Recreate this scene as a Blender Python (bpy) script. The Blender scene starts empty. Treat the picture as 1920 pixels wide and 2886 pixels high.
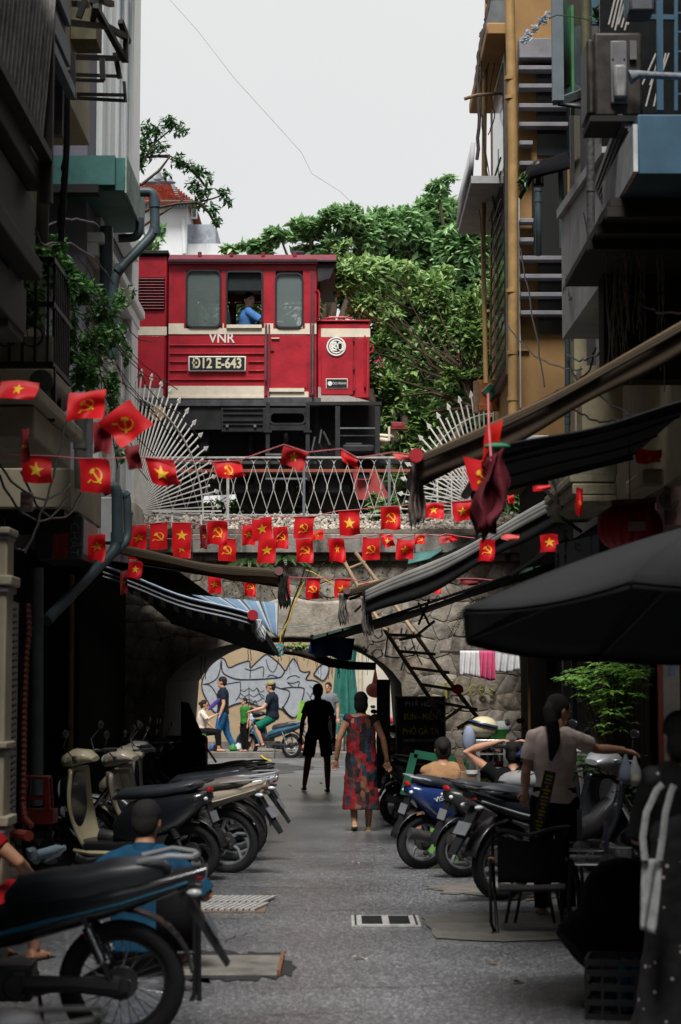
import bpy,bmesh,math,random
from math import sin,cos,pi,radians,sqrt,atan2,hypot
from mathutils import Vector,Matrix,noise as mnoise
R=random.Random(7)
sc=bpy.context.scene
# -------- camera, sky, sun, exposure
F_PX,PP_Y,HOR_Y,CAM_Z=5635.0,1443.0,1940.0,1.6
PITCH=math.atan((HOR_Y-PP_Y)/F_PX)
cam_d=bpy.data.cameras.new("camera")
cam=bpy.data.objects.new("camera",cam_d)
sc.collection.objects.link(cam)
cam.location=(0,0,CAM_Z)
cam.rotation_euler=(pi/2+PITCH,0,0)
cam_d.sensor_fit='VERTICAL'
cam_d.sensor_height=36
cam_d.sensor_width=24
cam_d.lens=36*F_PX/2886
cam_d.clip_start=0.3
cam_d.clip_end=600
cam_d.dof.use_dof=True
cam_d.dof.focus_distance=25.0
cam_d.dof.aperture_fstop=3.6
sc.camera=cam
w=bpy.data.worlds.new("World"); sc.world=w; w.use_nodes=True
wn=w.node_tree
bg=wn.nodes["Background"]
sky=wn.nodes.new('ShaderNodeTexSky'); sky.sky_type='NISHITA'; sky.sun_disc=False
SUN_EL,SUN_AZ=radians(60),radians(186)
sky.sun_elevation=SUN_EL; sky.sun_rotation=SUN_AZ
mx=wn.nodes.new('ShaderNodeMix'); mx.data_type='RGBA'
mx.inputs['Factor'].default_value=0.92
wn.links.new(sky.outputs[0],mx.inputs['A'])
tcw=wn.nodes.new('ShaderNodeTexCoord'); nzw=wn.nodes.new('ShaderNodeTexNoise'); nzw.inputs['Scale'].default_value=1.6
nzw.inputs['Detail'].default_value=3
wn.links.new(tcw.outputs['Generated'],nzw.inputs['Vector'])
crw=wn.nodes.new('ShaderNodeValToRGB')
crw.color_ramp.elements[0].position=.3; crw.color_ramp.elements[0].color=(.66,.655,.65,1)
crw.color_ramp.elements[1].position=.75; crw.color_ramp.elements[1].color=(.73,.725,.715,1)
scw=wn.nodes.new('ShaderNodeVectorMath'); scw.operation='SCALE'; scw.inputs['Scale'].default_value=10
wn.links.new(nzw.outputs['Fac'],crw.inputs[0]); wn.links.new(crw.outputs[0],scw.inputs[0])
wn.links.new(scw.outputs[0],mx.inputs['B'])
wn.links.new(mx.outputs['Result'],bg.inputs['Color'])
bg.inputs['Strength'].default_value=0.1
sun_d=bpy.data.lights.new("sun",'SUN'); sun=bpy.data.objects.new("sun",sun_d); sc.collection.objects.link(sun)
sun_d.energy=4.6; sun_d.angle=radians(20); sun_d.color=(1.0,.96,.9)
sdir=Vector((sin(SUN_AZ)*cos(SUN_EL),cos(SUN_AZ)*cos(SUN_EL),sin(SUN_EL)))
sun.rotation_euler=sdir.to_track_quat('Z','Y').to_euler()
sc.view_settings.view_transform='Standard'
try:sc.view_settings.look='None'
except Exception:pass
sc.view_settings.exposure=0.25
sc.view_settings.gamma=1
sc.view_settings.use_curve_mapping=False
sc.render.engine='CYCLES'
sc.cycles.use_denoising=True
try:sc.cycles.denoiser='OPENIMAGEDENOISE'
except Exception:pass
sc.cycles.max_bounces=6; sc.cycles.diffuse_bounces=2; sc.cycles.glossy_bounces=3
sc.cycles.transmission_bounces=5; sc.cycles.transparent_max_bounces=6
sc.cycles.caustics_reflective=False; sc.cycles.caustics_refractive=False
sc.cycles.sample_clamp_indirect=6
# -------- pixel (of the 1920x2886 photo) -> world helpers
def ray(px,py):
 v=-(py-PP_Y)/F_PX; u=(px-960)/F_PX
 return Vector((u,cos(PITCH)-sin(PITCH)*v,sin(PITCH)+cos(PITCH)*v))
def at(px,py,Y):
 d=ray(px,py); t=Y/d.y
 return Vector((d.x*t,Y,CAM_Z+d.z*t))
def gnd(px,py,z=0.0):
 d=ray(px,py); t=(z-CAM_Z)/d.z
 return Vector((d.x*t,d.y*t,z))
def S(Y):return F_PX/Y
# -------- materials
MATS={}
def M(name,rgb=(.5,.5,.5),rough=.6,metal=0.0,var=.18,scale=6.0,bump=0.0,bscale=None,spec=.32,coat=0.0,alpha=None,trans=0.0,stain=None,island=0.0,streak=0.0,sss=0.0):
 if name in MATS:return MATS[name]
 m=bpy.data.materials.new(name); m.use_nodes=True
 nt=m.node_tree; b=nt.nodes['Principled BSDF']; L=nt.links.new; N=nt.nodes.new
 tc=N('ShaderNodeTexCoord')
 geo=N('ShaderNodeNewGeometry')
 nz=N('ShaderNodeTexNoise'); nz.inputs['Scale'].default_value=scale; nz.inputs['Detail'].default_value=8
 nz.inputs['Roughness'].default_value=.65
 L(geo.outputs['Position'],nz.inputs['Vector'])
 cr=N('ShaderNodeValToRGB')
 c0=tuple(max(0,c*(1-var*1.6))for c in rgb)+(1,)
 c1=tuple(min(1,c*(1+var))for c in rgb)+(1,)
 cr.color_ramp.elements[0].position=.3; cr.color_ramp.elements[0].color=c0
 cr.color_ramp.elements[1].position=.68; cr.color_ramp.elements[1].color=c1
 L(nz.outputs['Fac'],cr.inputs[0])
 col=cr.outputs[0]
 if stain:
  n2=N('ShaderNodeTexNoise'); n2.inputs['Scale'].default_value=stain[3]; n2.inputs['Detail'].default_value=10
  n2.inputs['Roughness'].default_value=.7
  if streak:
   mp=N('ShaderNodeMapping'); mp.inputs['Scale'].default_value=(1,1,streak)
   L(geo.outputs['Position'],mp.inputs[0]); L(mp.outputs[0],n2.inputs['Vector'])
  else:L(geo.outputs['Position'],n2.inputs['Vector'])
  r2=N('ShaderNodeValToRGB'); r2.color_ramp.elements[0].position=stain[4]; r2.color_ramp.elements[1].position=min(1,stain[4]+.16)
  r2.color_ramp.elements[0].color=(0,0,0,1); r2.color_ramp.elements[1].color=(1,1,1,1)
  L(n2.outputs['Fac'],r2.inputs[0])
  mi=N('ShaderNodeMix'); mi.data_type='RGBA'; L(r2.outputs[0],mi.inputs['Factor']); L(col,mi.inputs['A'])
  mi.inputs['B'].default_value=tuple(stain[:3])+(1,); col=mi.outputs['Result']
 if island:
  hs=N('ShaderNodeHueSaturation')
  ma=N('ShaderNodeMapRange'); ma.inputs['To Min'].default_value=1-island; ma.inputs['To Max'].default_value=1+island
  L(geo.outputs['Random Per Island'],ma.inputs['Value']); L(ma.outputs[0],hs.inputs['Value']); L(col,hs.inputs['Color'])
  col=hs.outputs[0]
 L(col,b.inputs['Base Color'])
 rr=N('ShaderNodeMapRange'); rr.inputs['To Min'].default_value=max(.02,rough-.1); rr.inputs['To Max'].default_value=min(1,rough+.12)
 L(nz.outputs['Fac'],rr.inputs['Value']); L(rr.outputs[0],b.inputs['Roughness'])
 b.inputs['Metallic'].default_value=metal
 b.inputs['Specular IOR Level'].default_value=spec
 if coat:b.inputs['Coat Weight'].default_value=coat; b.inputs['Coat Roughness'].default_value=.08
 if trans:b.inputs['Transmission Weight'].default_value=trans
 if alpha is not None:b.inputs['Alpha'].default_value=alpha
 if sss:b.inputs['Subsurface Weight'].default_value=sss; b.inputs['Subsurface Radius'].default_value=(.01,.004,.002)
 if bump:
  nb=N('ShaderNodeTexNoise'); nb.inputs['Scale'].default_value=bscale or scale*4; nb.inputs['Detail'].default_value=6
  L(geo.outputs['Position'],nb.inputs['Vector'])
  bp=N('ShaderNodeBump'); bp.inputs['Strength'].default_value=min(1,bump); bp.inputs['Distance'].default_value=.02
  L(nb.outputs['Fac'],bp.inputs['Height']); L(bp.outputs[0],b.inputs['Normal'])
 MATS[name]=m
 return m
def M_leaf(name,c0,c1,rough=.45,trans=.25):
 if name in MATS:return MATS[name]
 m=bpy.data.materials.new(name); m.use_nodes=True; nt=m.node_tree; N=nt.nodes.new; L=nt.links.new
 b=nt.nodes['Principled BSDF']; geo=N('ShaderNodeNewGeometry'); cr=N('ShaderNodeValToRGB')
 cr.color_ramp.elements[0].color=(*c0,1); cr.color_ramp.elements[1].color=(*c1,1)
 L(geo.outputs['Random Per Island'],cr.inputs[0]); L(cr.outputs[0],b.inputs['Base Color'])
 b.inputs['Roughness'].default_value=rough
 tr=N('ShaderNodeBsdfTranslucent'); L(cr.outputs[0],tr.inputs[0])
 ms=N('ShaderNodeMixShader'); ms.inputs[0].default_value=trans
 out=nt.nodes['Material Output']
 L(b.outputs[0],ms.inputs[1]); L(tr.outputs[0],ms.inputs[2]); L(ms.outputs[0],out.inputs[0])
 MATS[name]=m; return m
def M_cloth_stripes(name,cols,pitch,axis='X',rough=.75,trans=.2):
 """striped awning cloth: bands of several colours repeating along one object axis"""
 if name in MATS:return MATS[name]
 m=bpy.data.materials.new(name); m.use_nodes=True; nt=m.node_tree; N=nt.nodes.new; L=nt.links.new
 b=nt.nodes['Principled BSDF']; tc=N('ShaderNodeUVMap')
 sx=N('ShaderNodeSeparateXYZ'); L(tc.outputs[0],sx.inputs[0])
 d=N('ShaderNodeMath'); d.operation='DIVIDE'; L(sx.outputs[axis],d.inputs[0]); d.inputs[1].default_value=pitch
 fr=N('ShaderNodeMath'); fr.operation='FRACT'; L(d.outputs[0],fr.inputs[0])
 cr=N('ShaderNodeValToRGB'); cr.color_ramp.interpolation='CONSTANT'
 E=cr.color_ramp.elements; E.remove(E[1]); E[0].position=0; E[0].color=(*cols[0][1],1)
 for p,c in cols[1:]:e=E.new(p); e.color=(*c,1)
 L(fr.outputs[0],cr.inputs[0])
 nz=N('ShaderNodeTexNoise'); nz.inputs['Scale'].default_value=5; nz.inputs['Detail'].default_value=8
 geo=N('ShaderNodeNewGeometry'); L(geo.outputs['Position'],nz.inputs['Vector'])
 mr=N('ShaderNodeMapRange'); mr.inputs['To Min'].default_value=.45; mr.inputs['To Max'].default_value=1.3
 L(nz.outputs['Fac'],mr.inputs[0])
 vm=N('ShaderNodeVectorMath'); vm.operation='SCALE'; L(cr.outputs[0],vm.inputs[0]); L(mr.outputs[0],vm.inputs['Scale'])
 L(vm.outputs[0],b.inputs['Base Color']); b.inputs['Roughness'].default_value=rough
 tr=N('ShaderNodeBsdfTranslucent'); L(vm.outputs[0],tr.inputs[0])
 ms=N('ShaderNodeMixShader'); ms.inputs[0].default_value=trans
 L(b.outputs[0],ms.inputs[1]); L(tr.outputs[0],ms.inputs[2]); L(ms.outputs[0],nt.nodes['Material Output'].inputs[0])
 MATS[name]=m; return m
def M_cloth(name,rgb,trans=.3,rough=.7,var=.15,scale=5):
 if name in MATS:return MATS[name]
 m=M(name,rgb,rough,var=var,scale=scale); nt=m.node_tree
 b=nt.nodes['Principled BSDF']; src=b.inputs['Base Color'].links[0].from_socket
 tr=nt.nodes.new('ShaderNodeBsdfTranslucent'); nt.links.new(src,tr.inputs[0])
 ms=nt.nodes.new('ShaderNodeMixShader'); ms.inputs[0].default_value=trans
 nt.links.new(b.outputs[0],ms.inputs[1]); nt.links.new(tr.outputs[0],ms.inputs[2])
 nt.links.new(ms.outputs[0],nt.nodes['Material Output'].inputs[0]); return m
# -------- mesh builder
class MB:
 def __init__(s):s.v=[]; s.f=[]; s.uv=None
 def add(s,vs,fs):
  n=len(s.v); s.v+=[tuple(v)for v in vs]; s.f+=[tuple(i+n for i in f)for f in fs]; return s
 def box(s,c,d,rz=0,rx=0,ry=0,taper=1.0):
  hx,hy,hz=d[0]/2,d[1]/2,d[2]/2
  m=Matrix.Rotation(rz,3,'Z')@Matrix.Rotation(ry,3,'Y')@Matrix.Rotation(rx,3,'X')
  vs=[]
  for z in(-1,1):
   k=taper if z>0 else 1
   for x,y in((-1,-1),(1,-1),(1,1),(-1,1)):
    vs.append(Vector(c)+m@Vector((x*hx*k,y*hy*k,z*hz)))
  return s.add(vs,[(3,2,1,0),(4,5,6,7),(0,1,5,4),(1,2,6,5),(2,3,7,6),(3,0,4,7)])
 def b2(s,x0,x1,y0,y1,z0,z1):
  return s.box(((x0+x1)/2,(y0+y1)/2,(z0+z1)/2),(abs(x1-x0),abs(y1-y0),abs(z1-z0)))
 def beam(s,p,q,w,h=None,up=(0,0,1)):
  h=h or w; p=Vector(p); q=Vector(q); d=(q-p).normalized(); u=Vector(up)
  if abs(d.dot(u))>.98:u=Vector((0,1,0))
  a=d.cross(u).normalized(); b=a.cross(d).normalized(); vs=[]
  for c in(p,q):
   for i,j in((-1,-1),(1,-1),(1,1),(-1,1)):vs.append(c+a*(w/2*i)+b*(h/2*j))
  return s.add(vs,[(3,2,1,0),(4,5,6,7),(0,1,5,4),(1,2,6,5),(2,3,7,6),(3,0,4,7)])
 def tube(s,pts,r,n=8,cap=True,flat=1.0):
  pts=[Vector(p)for p in pts]; rs=r if isinstance(r,(list,tuple))else[r]*len(pts)
  vs=[]; up=None
  for i,p in enumerate(pts):
   d=(pts[min(i+1,len(pts)-1)]-pts[max(i-1,0)])
   d=d.normalized()if d.length>1e-9 else Vector((0,0,1))
   if up is None:
    up=Vector((0,0,1))if abs(d.z)<.9 else Vector((0,1,0))
   a=d.cross(up); a=a.normalized()if a.length>1e-6 else Vector((1,0,0))
   b=a.cross(d).normalized(); up=b
   for k in range(n):
    t=2*pi*k/n; vs.append(p+a*(rs[i]*cos(t))+b*(rs[i]*sin(t)*flat))
  fs=[]
  for i in range(len(pts)-1):
   for k in range(n):
    fs.append((i*n+k,i*n+(k+1)%n,(i+1)*n+(k+1)%n,(i+1)*n+k))
  if cap:fs+=[tuple(range(n))[::-1],tuple((len(pts)-1)*n+k for k in range(n))]
  return s.add(vs,fs)
 def cyl(s,p,q,r,r2=None,n=16):return s.tube([p,q],[r,r if r2 is None else r2],n)
 def ring(s,c,axis,R0,r,n=32,k=8,a0=0,a1=2*pi,flat=1.0):
  """torus (or arc of it) round an axis"""
  c=Vector(c); ax=Vector(axis).normalized(); u=ax.orthogonal().normalized()
  if abs(ax.y)>.9:u=Vector((1,0,0))
  v=ax.cross(u); full=abs(a1-a0-2*pi)<1e-6; vs=[]; m=n if full else n+1
  for i in range(m):
   t=a0+(a1-a0)*i/n; d=u*cos(t)+v*sin(t)
   for j in range(k):
    q=2*pi*j/k; vs.append(c+d*(R0+r*cos(q))+ax*(r*sin(q)*flat))
  fs=[]
  for i in range(n):
   i2=(i+1)%m
   for j in range(k):fs.append((i*k+j,i2*k+j,i2*k+(j+1)%k,i*k+(j+1)%k))
  if not full:fs+=[tuple(range(k)),tuple((m-1)*k+j for j in range(k))[::-1]]
  return s.add(vs,fs)
 def ell(s,c,r,n=16,m=10,rot=None):
  c=Vector(c); vs=[c+(rot@Vector((0,0,-r[2]))if rot else Vector((0,0,-r[2])))]
  for i in range(1,m):
   t=-pi/2+pi*i/m
   for j in range(n):
    p=2*pi*j/n; q=Vector((r[0]*cos(t)*cos(p),r[1]*cos(t)*sin(p),r[2]*sin(t)))
    vs.append(c+(rot@q if rot else q))
  q=Vector((0,0,r[2])); vs.append(c+(rot@q if rot else q)); fs=[]
  for j in range(n):fs.append((0,1+(j+1)%n,1+j))
  for i in range(m-2):
   for j in range(n):
    a=1+i*n; fs.append((a+j,a+(j+1)%n,a+n+(j+1)%n,a+n+j))
  a=1+(m-2)*n
  for j in range(n):fs.append((a+j,a+(j+1)%n,len(vs)-1))
  return s.add(vs,fs)
 def lathe(s,prof,c=(0,0,0),n=20,sx=1,sy=1):
  """prof: (r, z) bottom to top about the z axis"""
  vs=[(c[0]+r*cos(2*pi*k/n)*sx,c[1]+r*sin(2*pi*k/n)*sy,c[2]+z)for r,z in prof for k in range(n)]
  fs=[(i*n+k,i*n+(k+1)%n,(i+1)*n+(k+1)%n,(i+1)*n+k)for i in range(len(prof)-1)for k in range(n)]
  fs+=[tuple(range(n))[::-1],tuple((len(prof)-1)*n+k for k in range(n))]
  return s.add(vs,fs)
 def loft(s,secs,n=14,p=2.6):
  """secs: (x, zc, hz, hy[, yc]) superellipse sections along x"""
  vs=[]
  for sec in secs:
   x,zc,hz,hy=sec[:4]; yc=sec[4]if len(sec)>4 else 0
   for k in range(n):
    t=2*pi*k/n; c_,s_=cos(t),sin(t)
    vs.append((x,yc+hy*math.copysign(abs(c_)**(2/p),c_),zc+hz*math.copysign(abs(s_)**(2/p),s_)))
  fs=[(i*n+k,i*n+(k+1)%n,(i+1)*n+(k+1)%n,(i+1)*n+k)for i in range(len(secs)-1)for k in range(n)]
  fs+=[tuple(range(n))[::-1],tuple((len(secs)-1)*n+k for k in range(n))]
  return s.add(vs,fs)
 def extr(s,pts,y0,y1,bev=0):
  """2D outline (x,z) extruded along y"""
  n=len(pts); vs=[(x,y0,z)for x,z in pts]+[(x,y1,z)for x,z in pts]
  fs=[tuple(range(n)),tuple(range(2*n-1,n-1,-1))]+[(i,n+i,n+(i+1)%n,(i+1)%n)for i in range(n)]
  return s.add(vs,fs)
 def grid(s,fn,nu,nv,uvs=None,two=0):
  vs=[fn(i/nu,j/nv)for j in range(nv+1)for i in range(nu+1)]
  fs=[(j*(nu+1)+i,j*(nu+1)+i+1,(j+1)*(nu+1)+i+1,(j+1)*(nu+1)+i)for j in range(nv)for i in range(nu)]
  s.add(vs,fs)
  if uvs:s.uv=(s.uv or[])+[(i/nu*uvs[0],j/nv*uvs[1])for j in range(nv+1)for i in range(nu+1)]
  return s
 def quad(s,a,b,c,d):return s.add([a,b,c,d],[(0,1,2,3)])
 def mesh(s,name,smooth=35):
  me=bpy.data.meshes.new(name); me.from_pydata(s.v,[],s.f); me.validate()
  if s.uv and len(s.uv)==len(s.v):
   ul=me.uv_layers.new(name='UVMap')
   for l in me.loops:ul.data[l.index].uv=s.uv[l.vertex_index]
  bm=bmesh.new(); bm.from_mesh(me); bmesh.ops.recalc_face_normals(bm,faces=bm.faces); bm.to_mesh(me); bm.free()
  if smooth:
   me.polygons.foreach_set('use_smooth',[True]*len(me.polygons))
   me.set_sharp_from_angle(angle=radians(smooth))
  return me
 def build(s,name,mat,parent=None,smooth=35,bevel=0,solid=0):
  o=bpy.data.objects.new(name,s.mesh(name,smooth)); sc.collection.objects.link(o)
  if mat:o.data.materials.append(mat)
  if parent:o.parent=parent
  if solid:
   md=o.modifiers.new('solid','SOLIDIFY'); md.thickness=solid; md.offset=0
  if bevel:
   md=o.modifiers.new('bevel','BEVEL'); md.width=bevel; md.segments=2; md.limit_method='ANGLE'
  return o
def tag(o,label=None,cat=None,group=None,kind=None):
 if label:o['label']=label
 if cat:o['category']=cat
 if group:o['group']=group
 if kind:o['kind']=kind
 return o
def thing(name,label,cat,loc=(0,0,0),rz=0,group=None):
 o=bpy.data.objects.new(name,None); sc.collection.objects.link(o); o.empty_display_size=.1
 o.location=loc; o.rotation_euler=(0,0,rz); return tag(o,label,cat,group)
def child(name,me,parent,mat=None,mtx=None):
 """linked copy of a shared mesh as a part"""
 o=bpy.data.objects.new(name,me); sc.collection.objects.link(o); o.parent=parent
 if mat and not me.materials:me.materials.append(mat)
 if mtx is not None:o.matrix_local=mtx
 return o
def rel(o,mb):
 """shift a builder's world coordinates into the frame of an unrotated thing"""
 L=o.location; mb.v=[(a-L.x,b-L.y,c-L.z)for a,b,c in mb.v]; return mb
def text(body,size,mat,parent,mtx,name='lettering',depth=.004,width=1.0,bold=0.0,align='CENTER'):
 cu=bpy.data.curves.new(name,'FONT'); cu.body=body; cu.size=size; cu.extrude=depth; cu.align_x=align; cu.align_y='CENTER'
 cu.offset=bold; cu.resolution_u=3
 to=bpy.data.objects.new(name,cu); sc.collection.objects.link(to)
 dg=bpy.context.evaluated_depsgraph_get(); dg.update()
 me=bpy.data.meshes.new_from_object(to.evaluated_get(dg)); bpy.data.objects.remove(to)
 for v in me.vertices:v.co.x*=width
 me.materials.clear(); me.materials.append(mat)
 o=bpy.data.objects.new(name,me); sc.collection.objects.link(o); o.parent=parent; o.matrix_local=mtx
 return o
FACE_CAM=Matrix.Rotation(pi/2,4,'X')
def T(x,y,z):return Matrix.Translation((x,y,z))
def lerp(a,b,t):return a+(b-a)*t
def cat_line(p,q,sag,n=14,wob=0):
 p=Vector(p); q=Vector(q); out=[]
 for i in range(n+1):
  t=i/n; v=p.lerp(q,t); v.z-=sag*4*t*(1-t)
  if wob and 0<i<n:v+=Vector((R.uniform(-wob,wob),R.uniform(-wob,wob),R.uniform(-wob,wob)))
  out.append(v)
 return out
# -------- common materials
ASPH=None
def make_asphalt():
 m=bpy.data.materials.new('asphalt'); m.use_nodes=True; nt=m.node_tree; N=nt.nodes.new; L=nt.links.new
 b=nt.nodes['Principled BSDF']; geo=N('ShaderNodeNewGeometry'); b.inputs['Specular IOR Level'].default_value=1.0
 v=N('ShaderNodeTexVoronoi'); v.inputs['Scale'].default_value=95; L(geo.outputs['Position'],v.inputs['Vector'])
 n1=N('ShaderNodeTexNoise'); n1.inputs['Scale'].default_value=.9; n1.inputs['Detail'].default_value=9; L(geo.outputs['Position'],n1.inputs['Vector'])
 n2=N('ShaderNodeTexNoise'); n2.inputs['Scale'].default_value=40; n2.inputs['Detail'].default_value=4; L(geo.outputs['Position'],n2.inputs['Vector'])
 sp=N('ShaderNodeSeparateColor'); L(v.outputs['Color'],sp.inputs[0])
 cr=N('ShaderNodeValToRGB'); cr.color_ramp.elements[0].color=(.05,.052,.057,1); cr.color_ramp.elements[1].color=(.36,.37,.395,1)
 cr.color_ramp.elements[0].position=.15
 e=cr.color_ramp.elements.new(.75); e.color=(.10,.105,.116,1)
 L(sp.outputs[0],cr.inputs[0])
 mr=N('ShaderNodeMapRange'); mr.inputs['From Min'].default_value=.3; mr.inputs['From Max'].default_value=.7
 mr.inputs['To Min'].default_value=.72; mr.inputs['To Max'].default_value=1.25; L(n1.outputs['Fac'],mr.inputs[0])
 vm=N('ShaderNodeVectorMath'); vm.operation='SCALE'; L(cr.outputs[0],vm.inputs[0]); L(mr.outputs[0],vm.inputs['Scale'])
 L(vm.outputs[0],b.inputs['Base Color'])
 r=N('ShaderNodeMapRange'); r.inputs['From Min'].default_value=.3; r.inputs['From Max'].default_value=.7
 r.inputs['To Min'].default_value=.28; r.inputs['To Max'].default_value=.38
 L(n1.outputs['Fac'],r.inputs[0]); L(r.outputs[0],b.inputs['Roughness'])
 bp=N('ShaderNodeBump'); bp.inputs['Strength'].default_value=.35; bp.inputs['Distance'].default_value=.004
 ad=N('ShaderNodeMath'); ad.operation='ADD'; L(v.outputs['Distance'],ad.inputs[0]); L(n2.outputs['Fac'],ad.inputs[1])
 L(ad.outputs[0],bp.inputs['Height']); L(bp.outputs[0],b.inputs['Normal'])
 return m
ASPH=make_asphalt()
CONC=M('old_concrete',(.17,.16,.145),.8,var=.3,scale=3,bump=.4,bscale=60,stain=(.05,.048,.045,5,.56))
PAVE=M('pavement_tile',(.13,.10,.085),.6,var=.3,scale=4,bump=.2)
CREAM=M('cream_plaster',(.42,.38,.28),.75,var=.15,scale=2,bump=.15,stain=(.16,.14,.11,3,.6),streak=.3)
OCHRE=M('ochre_plaster',(.33,.195,.08),.8,var=.14,scale=1.6,bump=.2,stain=(.22,.12,.05,4,.6),streak=.35)
WHITE=M('white_paint',(.62,.66,.68),.55,var=.06,scale=2,stain=(.35,.37,.38,3,.66),streak=.3)
GREYW=M('grey_white_plaster',(.36,.37,.39),.75,var=.16,scale=3,bump=.15,stain=(.17,.17,.17,4,.58),streak=.25)
PURP=M('slate_plaster',(.2,.19,.25),.8,var=.1,scale=2)
TEAL=M('teal_paint',(.055,.17,.165),.6,var=.2,scale=3,stain=(.02,.05,.05,3,.62),streak=.4)
BLUEP=M('blue_paint',(.04,.10,.16),.6,var=.15,scale=3,stain=(.03,.07,.11,4,.6))
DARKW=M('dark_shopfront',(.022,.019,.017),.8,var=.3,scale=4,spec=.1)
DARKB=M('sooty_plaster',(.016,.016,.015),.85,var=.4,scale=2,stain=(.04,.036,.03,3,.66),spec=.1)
IRON=M('black_iron',(.015,.017,.017),.45,metal=.3,var=.2)
GALV=M('galvanised',(.2,.22,.24),.5,metal=.5,var=.2)
PVC=M('grey_pvc_pipe',(.055,.085,.1),.45,var=.15,stain=(.12,.12,.12,6,.66))
PVCL=M('pale_pvc_pipe',(.2,.22,.2),.5,var=.2)
BAMB=M('ochre_pipe',(.38,.24,.10),.55,var=.16,scale=5,stain=(.2,.13,.06,9,.62))
WIRE=M('black_cable',(.012,.012,.013),.5,var=.1)
WHITEM=M('white_iron',(.66,.65,.62),.55,var=.08,scale=12,stain=(.32,.2,.12,14,.63))
WOOD=M('weathered_wood',(.18,.12,.075),.8,var=.3,scale=10,bump=.3)
GLASSD=M('dark_window_glass',(.02,.03,.035),.08,var=.05,spec=.8)
GLASSG=M('green_window_glass',(.008,.04,.028),.06,var=.05,spec=.5)
ALU=M('aluminium',(.5,.52,.54),.35,metal=.8,var=.1)
# -------- ground
g=MB(); g.quad((-120,-40,0),(120,-40,0),(120,300,0),(-120,300,0))
tag(g.build('ground',CONC,smooth=0),kind='structure')
g=MB()
g.grid(lambda u,v:(lerp(-2.75,2.75,u),lerp(-60,37,v),.004+.004*sin(u*pi)),8,30)
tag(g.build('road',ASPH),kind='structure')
g=MB(); g.quad((-40,37,.006),(40,37,.006),(40,46.4,.006),(-40,46.4,.006))
tag(g.build('cross_street',M('worn_asphalt',(.12,.12,.125),.6,var=.3,scale=1.2,bump=.3,bscale=60)),kind='structure')
g=MB(); g.box((-1.9,40.7,.012),(7,.08,.004)); g.box((3,44.6,.012),(9,.08,.004))
tag(g.build('road_marking',M('worn_road_paint',(.3,.3,.29),.7,var=.3,scale=20)),kind='structure')
for(x0,x1,y0,y1)in((-3.4,-2.75,-60,26.6),(2.75,3.4,-60,26.6)):
 pv=tag(MB().b2(x0,x1,y0,y1,0,.12).build('pavement',CONC,bevel=.01),kind='structure')
 slab=MB().box((0,0,0),(.6,.585,.03)).mesh('paving_slab',0); slab.materials.append(PAVE)
 for k in range(28):
  o=child('paving_slab',slab,pv,mtx=T((x0+x1)/2,8+k*.6,.135+R.uniform(-.003,.003)))
for(x0,x1)in((-40,40),):
 tag(MB().b2(x0,x1,46.4,52,0,.13).build('far_pavement',CONC,bevel=.01),kind='structure')
def patch(pts,z,mat,name,wob=.012):
 """irregular flat repair sheet"""
 m=MB(); P=[gnd(*p)for p in pts]; out=[]
 for i,p in enumerate(P):
  q=P[(i+1)%len(P)]; n=8
  for k in range(n):
   t=k/n; v=p.lerp(q,t); v.x+=R.uniform(-wob,wob); v.y+=R.uniform(-wob,wob)*2; v.z=z
   out.append(v)
 m.add(out,[tuple(range(len(out)))]); return tag(m.build(name,mat,smooth=0),kind='structure')
patch([(1190,2590),(1300,2578),(1620,2575),(1700,2650),(1420,2660),(1230,2650)],.016,M('patch_concrete',(.125,.12,.11),.8,var=.25,scale=4,bump=.2,bscale=90),'concrete_patch')
patch([(1180,2500),(1400,2488),(1700,2500),(1500,2545),(1250,2520)],.015,M('pale_dust',(.12,.11,.1),.85,var=.3,scale=6),'dusty_patch',.05)
patch([(480,2686),(640,2688),(806,2692),(826,2758),(640,2770),(500,2770)],.013,M('dark_tar',(.02,.02,.022),.6,var=.3),'tar_patch',.05)
patch([(520,2158),(760,2150),(900,2165),(760,2185),(560,2190)],.014,M('dark_tar2',(.05,.052,.056),.6,var=.3),'tar_patch',.25)
CRK=M('crack_dark',(.02,.02,.021),.8)
for(px,py,L_,a0)in((900,2560,1.6,.1),(760,2500,1.1,-.2),(1040,2780,1.4,.15),(700,2640,.8,1.2),(930,2400,1.8,.05),(1000,2320,1.2,-.1),(850,2860,.9,.3),(640,2590,.7,0)):
 p=gnd(px,py,.0125); m=MB(); n=26; y=0; vs=[]
 for i in range(n+1):y+=R.uniform(-.022,.022); x=(i/n-.5)*L_; w_=.006*sin(pi*i/n)*R.uniform(.4,1.2); vs+=[(x,y-w_,0),(x,y+w_,0)]
 m.add(vs,[(2*i,2*i+2,2*i+3,2*i+1)for i in range(n)]); o=m.build('road_crack',CRK,smooth=0); o.location=p; o.rotation_euler.z=a0; tag(o,kind='structure')
STEELG=M('worn_steel',(.5,.5,.49),.5,metal=.4,var=.25,scale=20)
a,b_,c_,d_=gnd(990,2588),gnd(1178,2588),gnd(1184,2617),gnd(992,2617)
cx,cy=(a.x+b_.x)/2,(a.y+c_.y)/2; wx,wy=(b_.x-a.x),a.y-c_.y
t=thing('drain_cover','pale steel drain cover with rows of slots in the middle of the lane','drain cover',(cx,cy,.012))
MB().box((0,0,.004),(wx,wy,.012)).build('frame',STEELG,t,smooth=0)
for sx in(-1,1):
 for k in range(9):MB().box((sx*wx*.2,(k-4)*wy*.09,.012),(wx*.3,wy*.035,.006)).build('slot_bar',IRON,t,smooth=0)
 MB().box((sx*wx*.44,0,.013),(.014,wy*.96,.006)).build('edge_bar',IRON,t,smooth=0)
a,b_,c_=gnd(560,2533),gnd(762,2537),gnd(745,2577)
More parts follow.
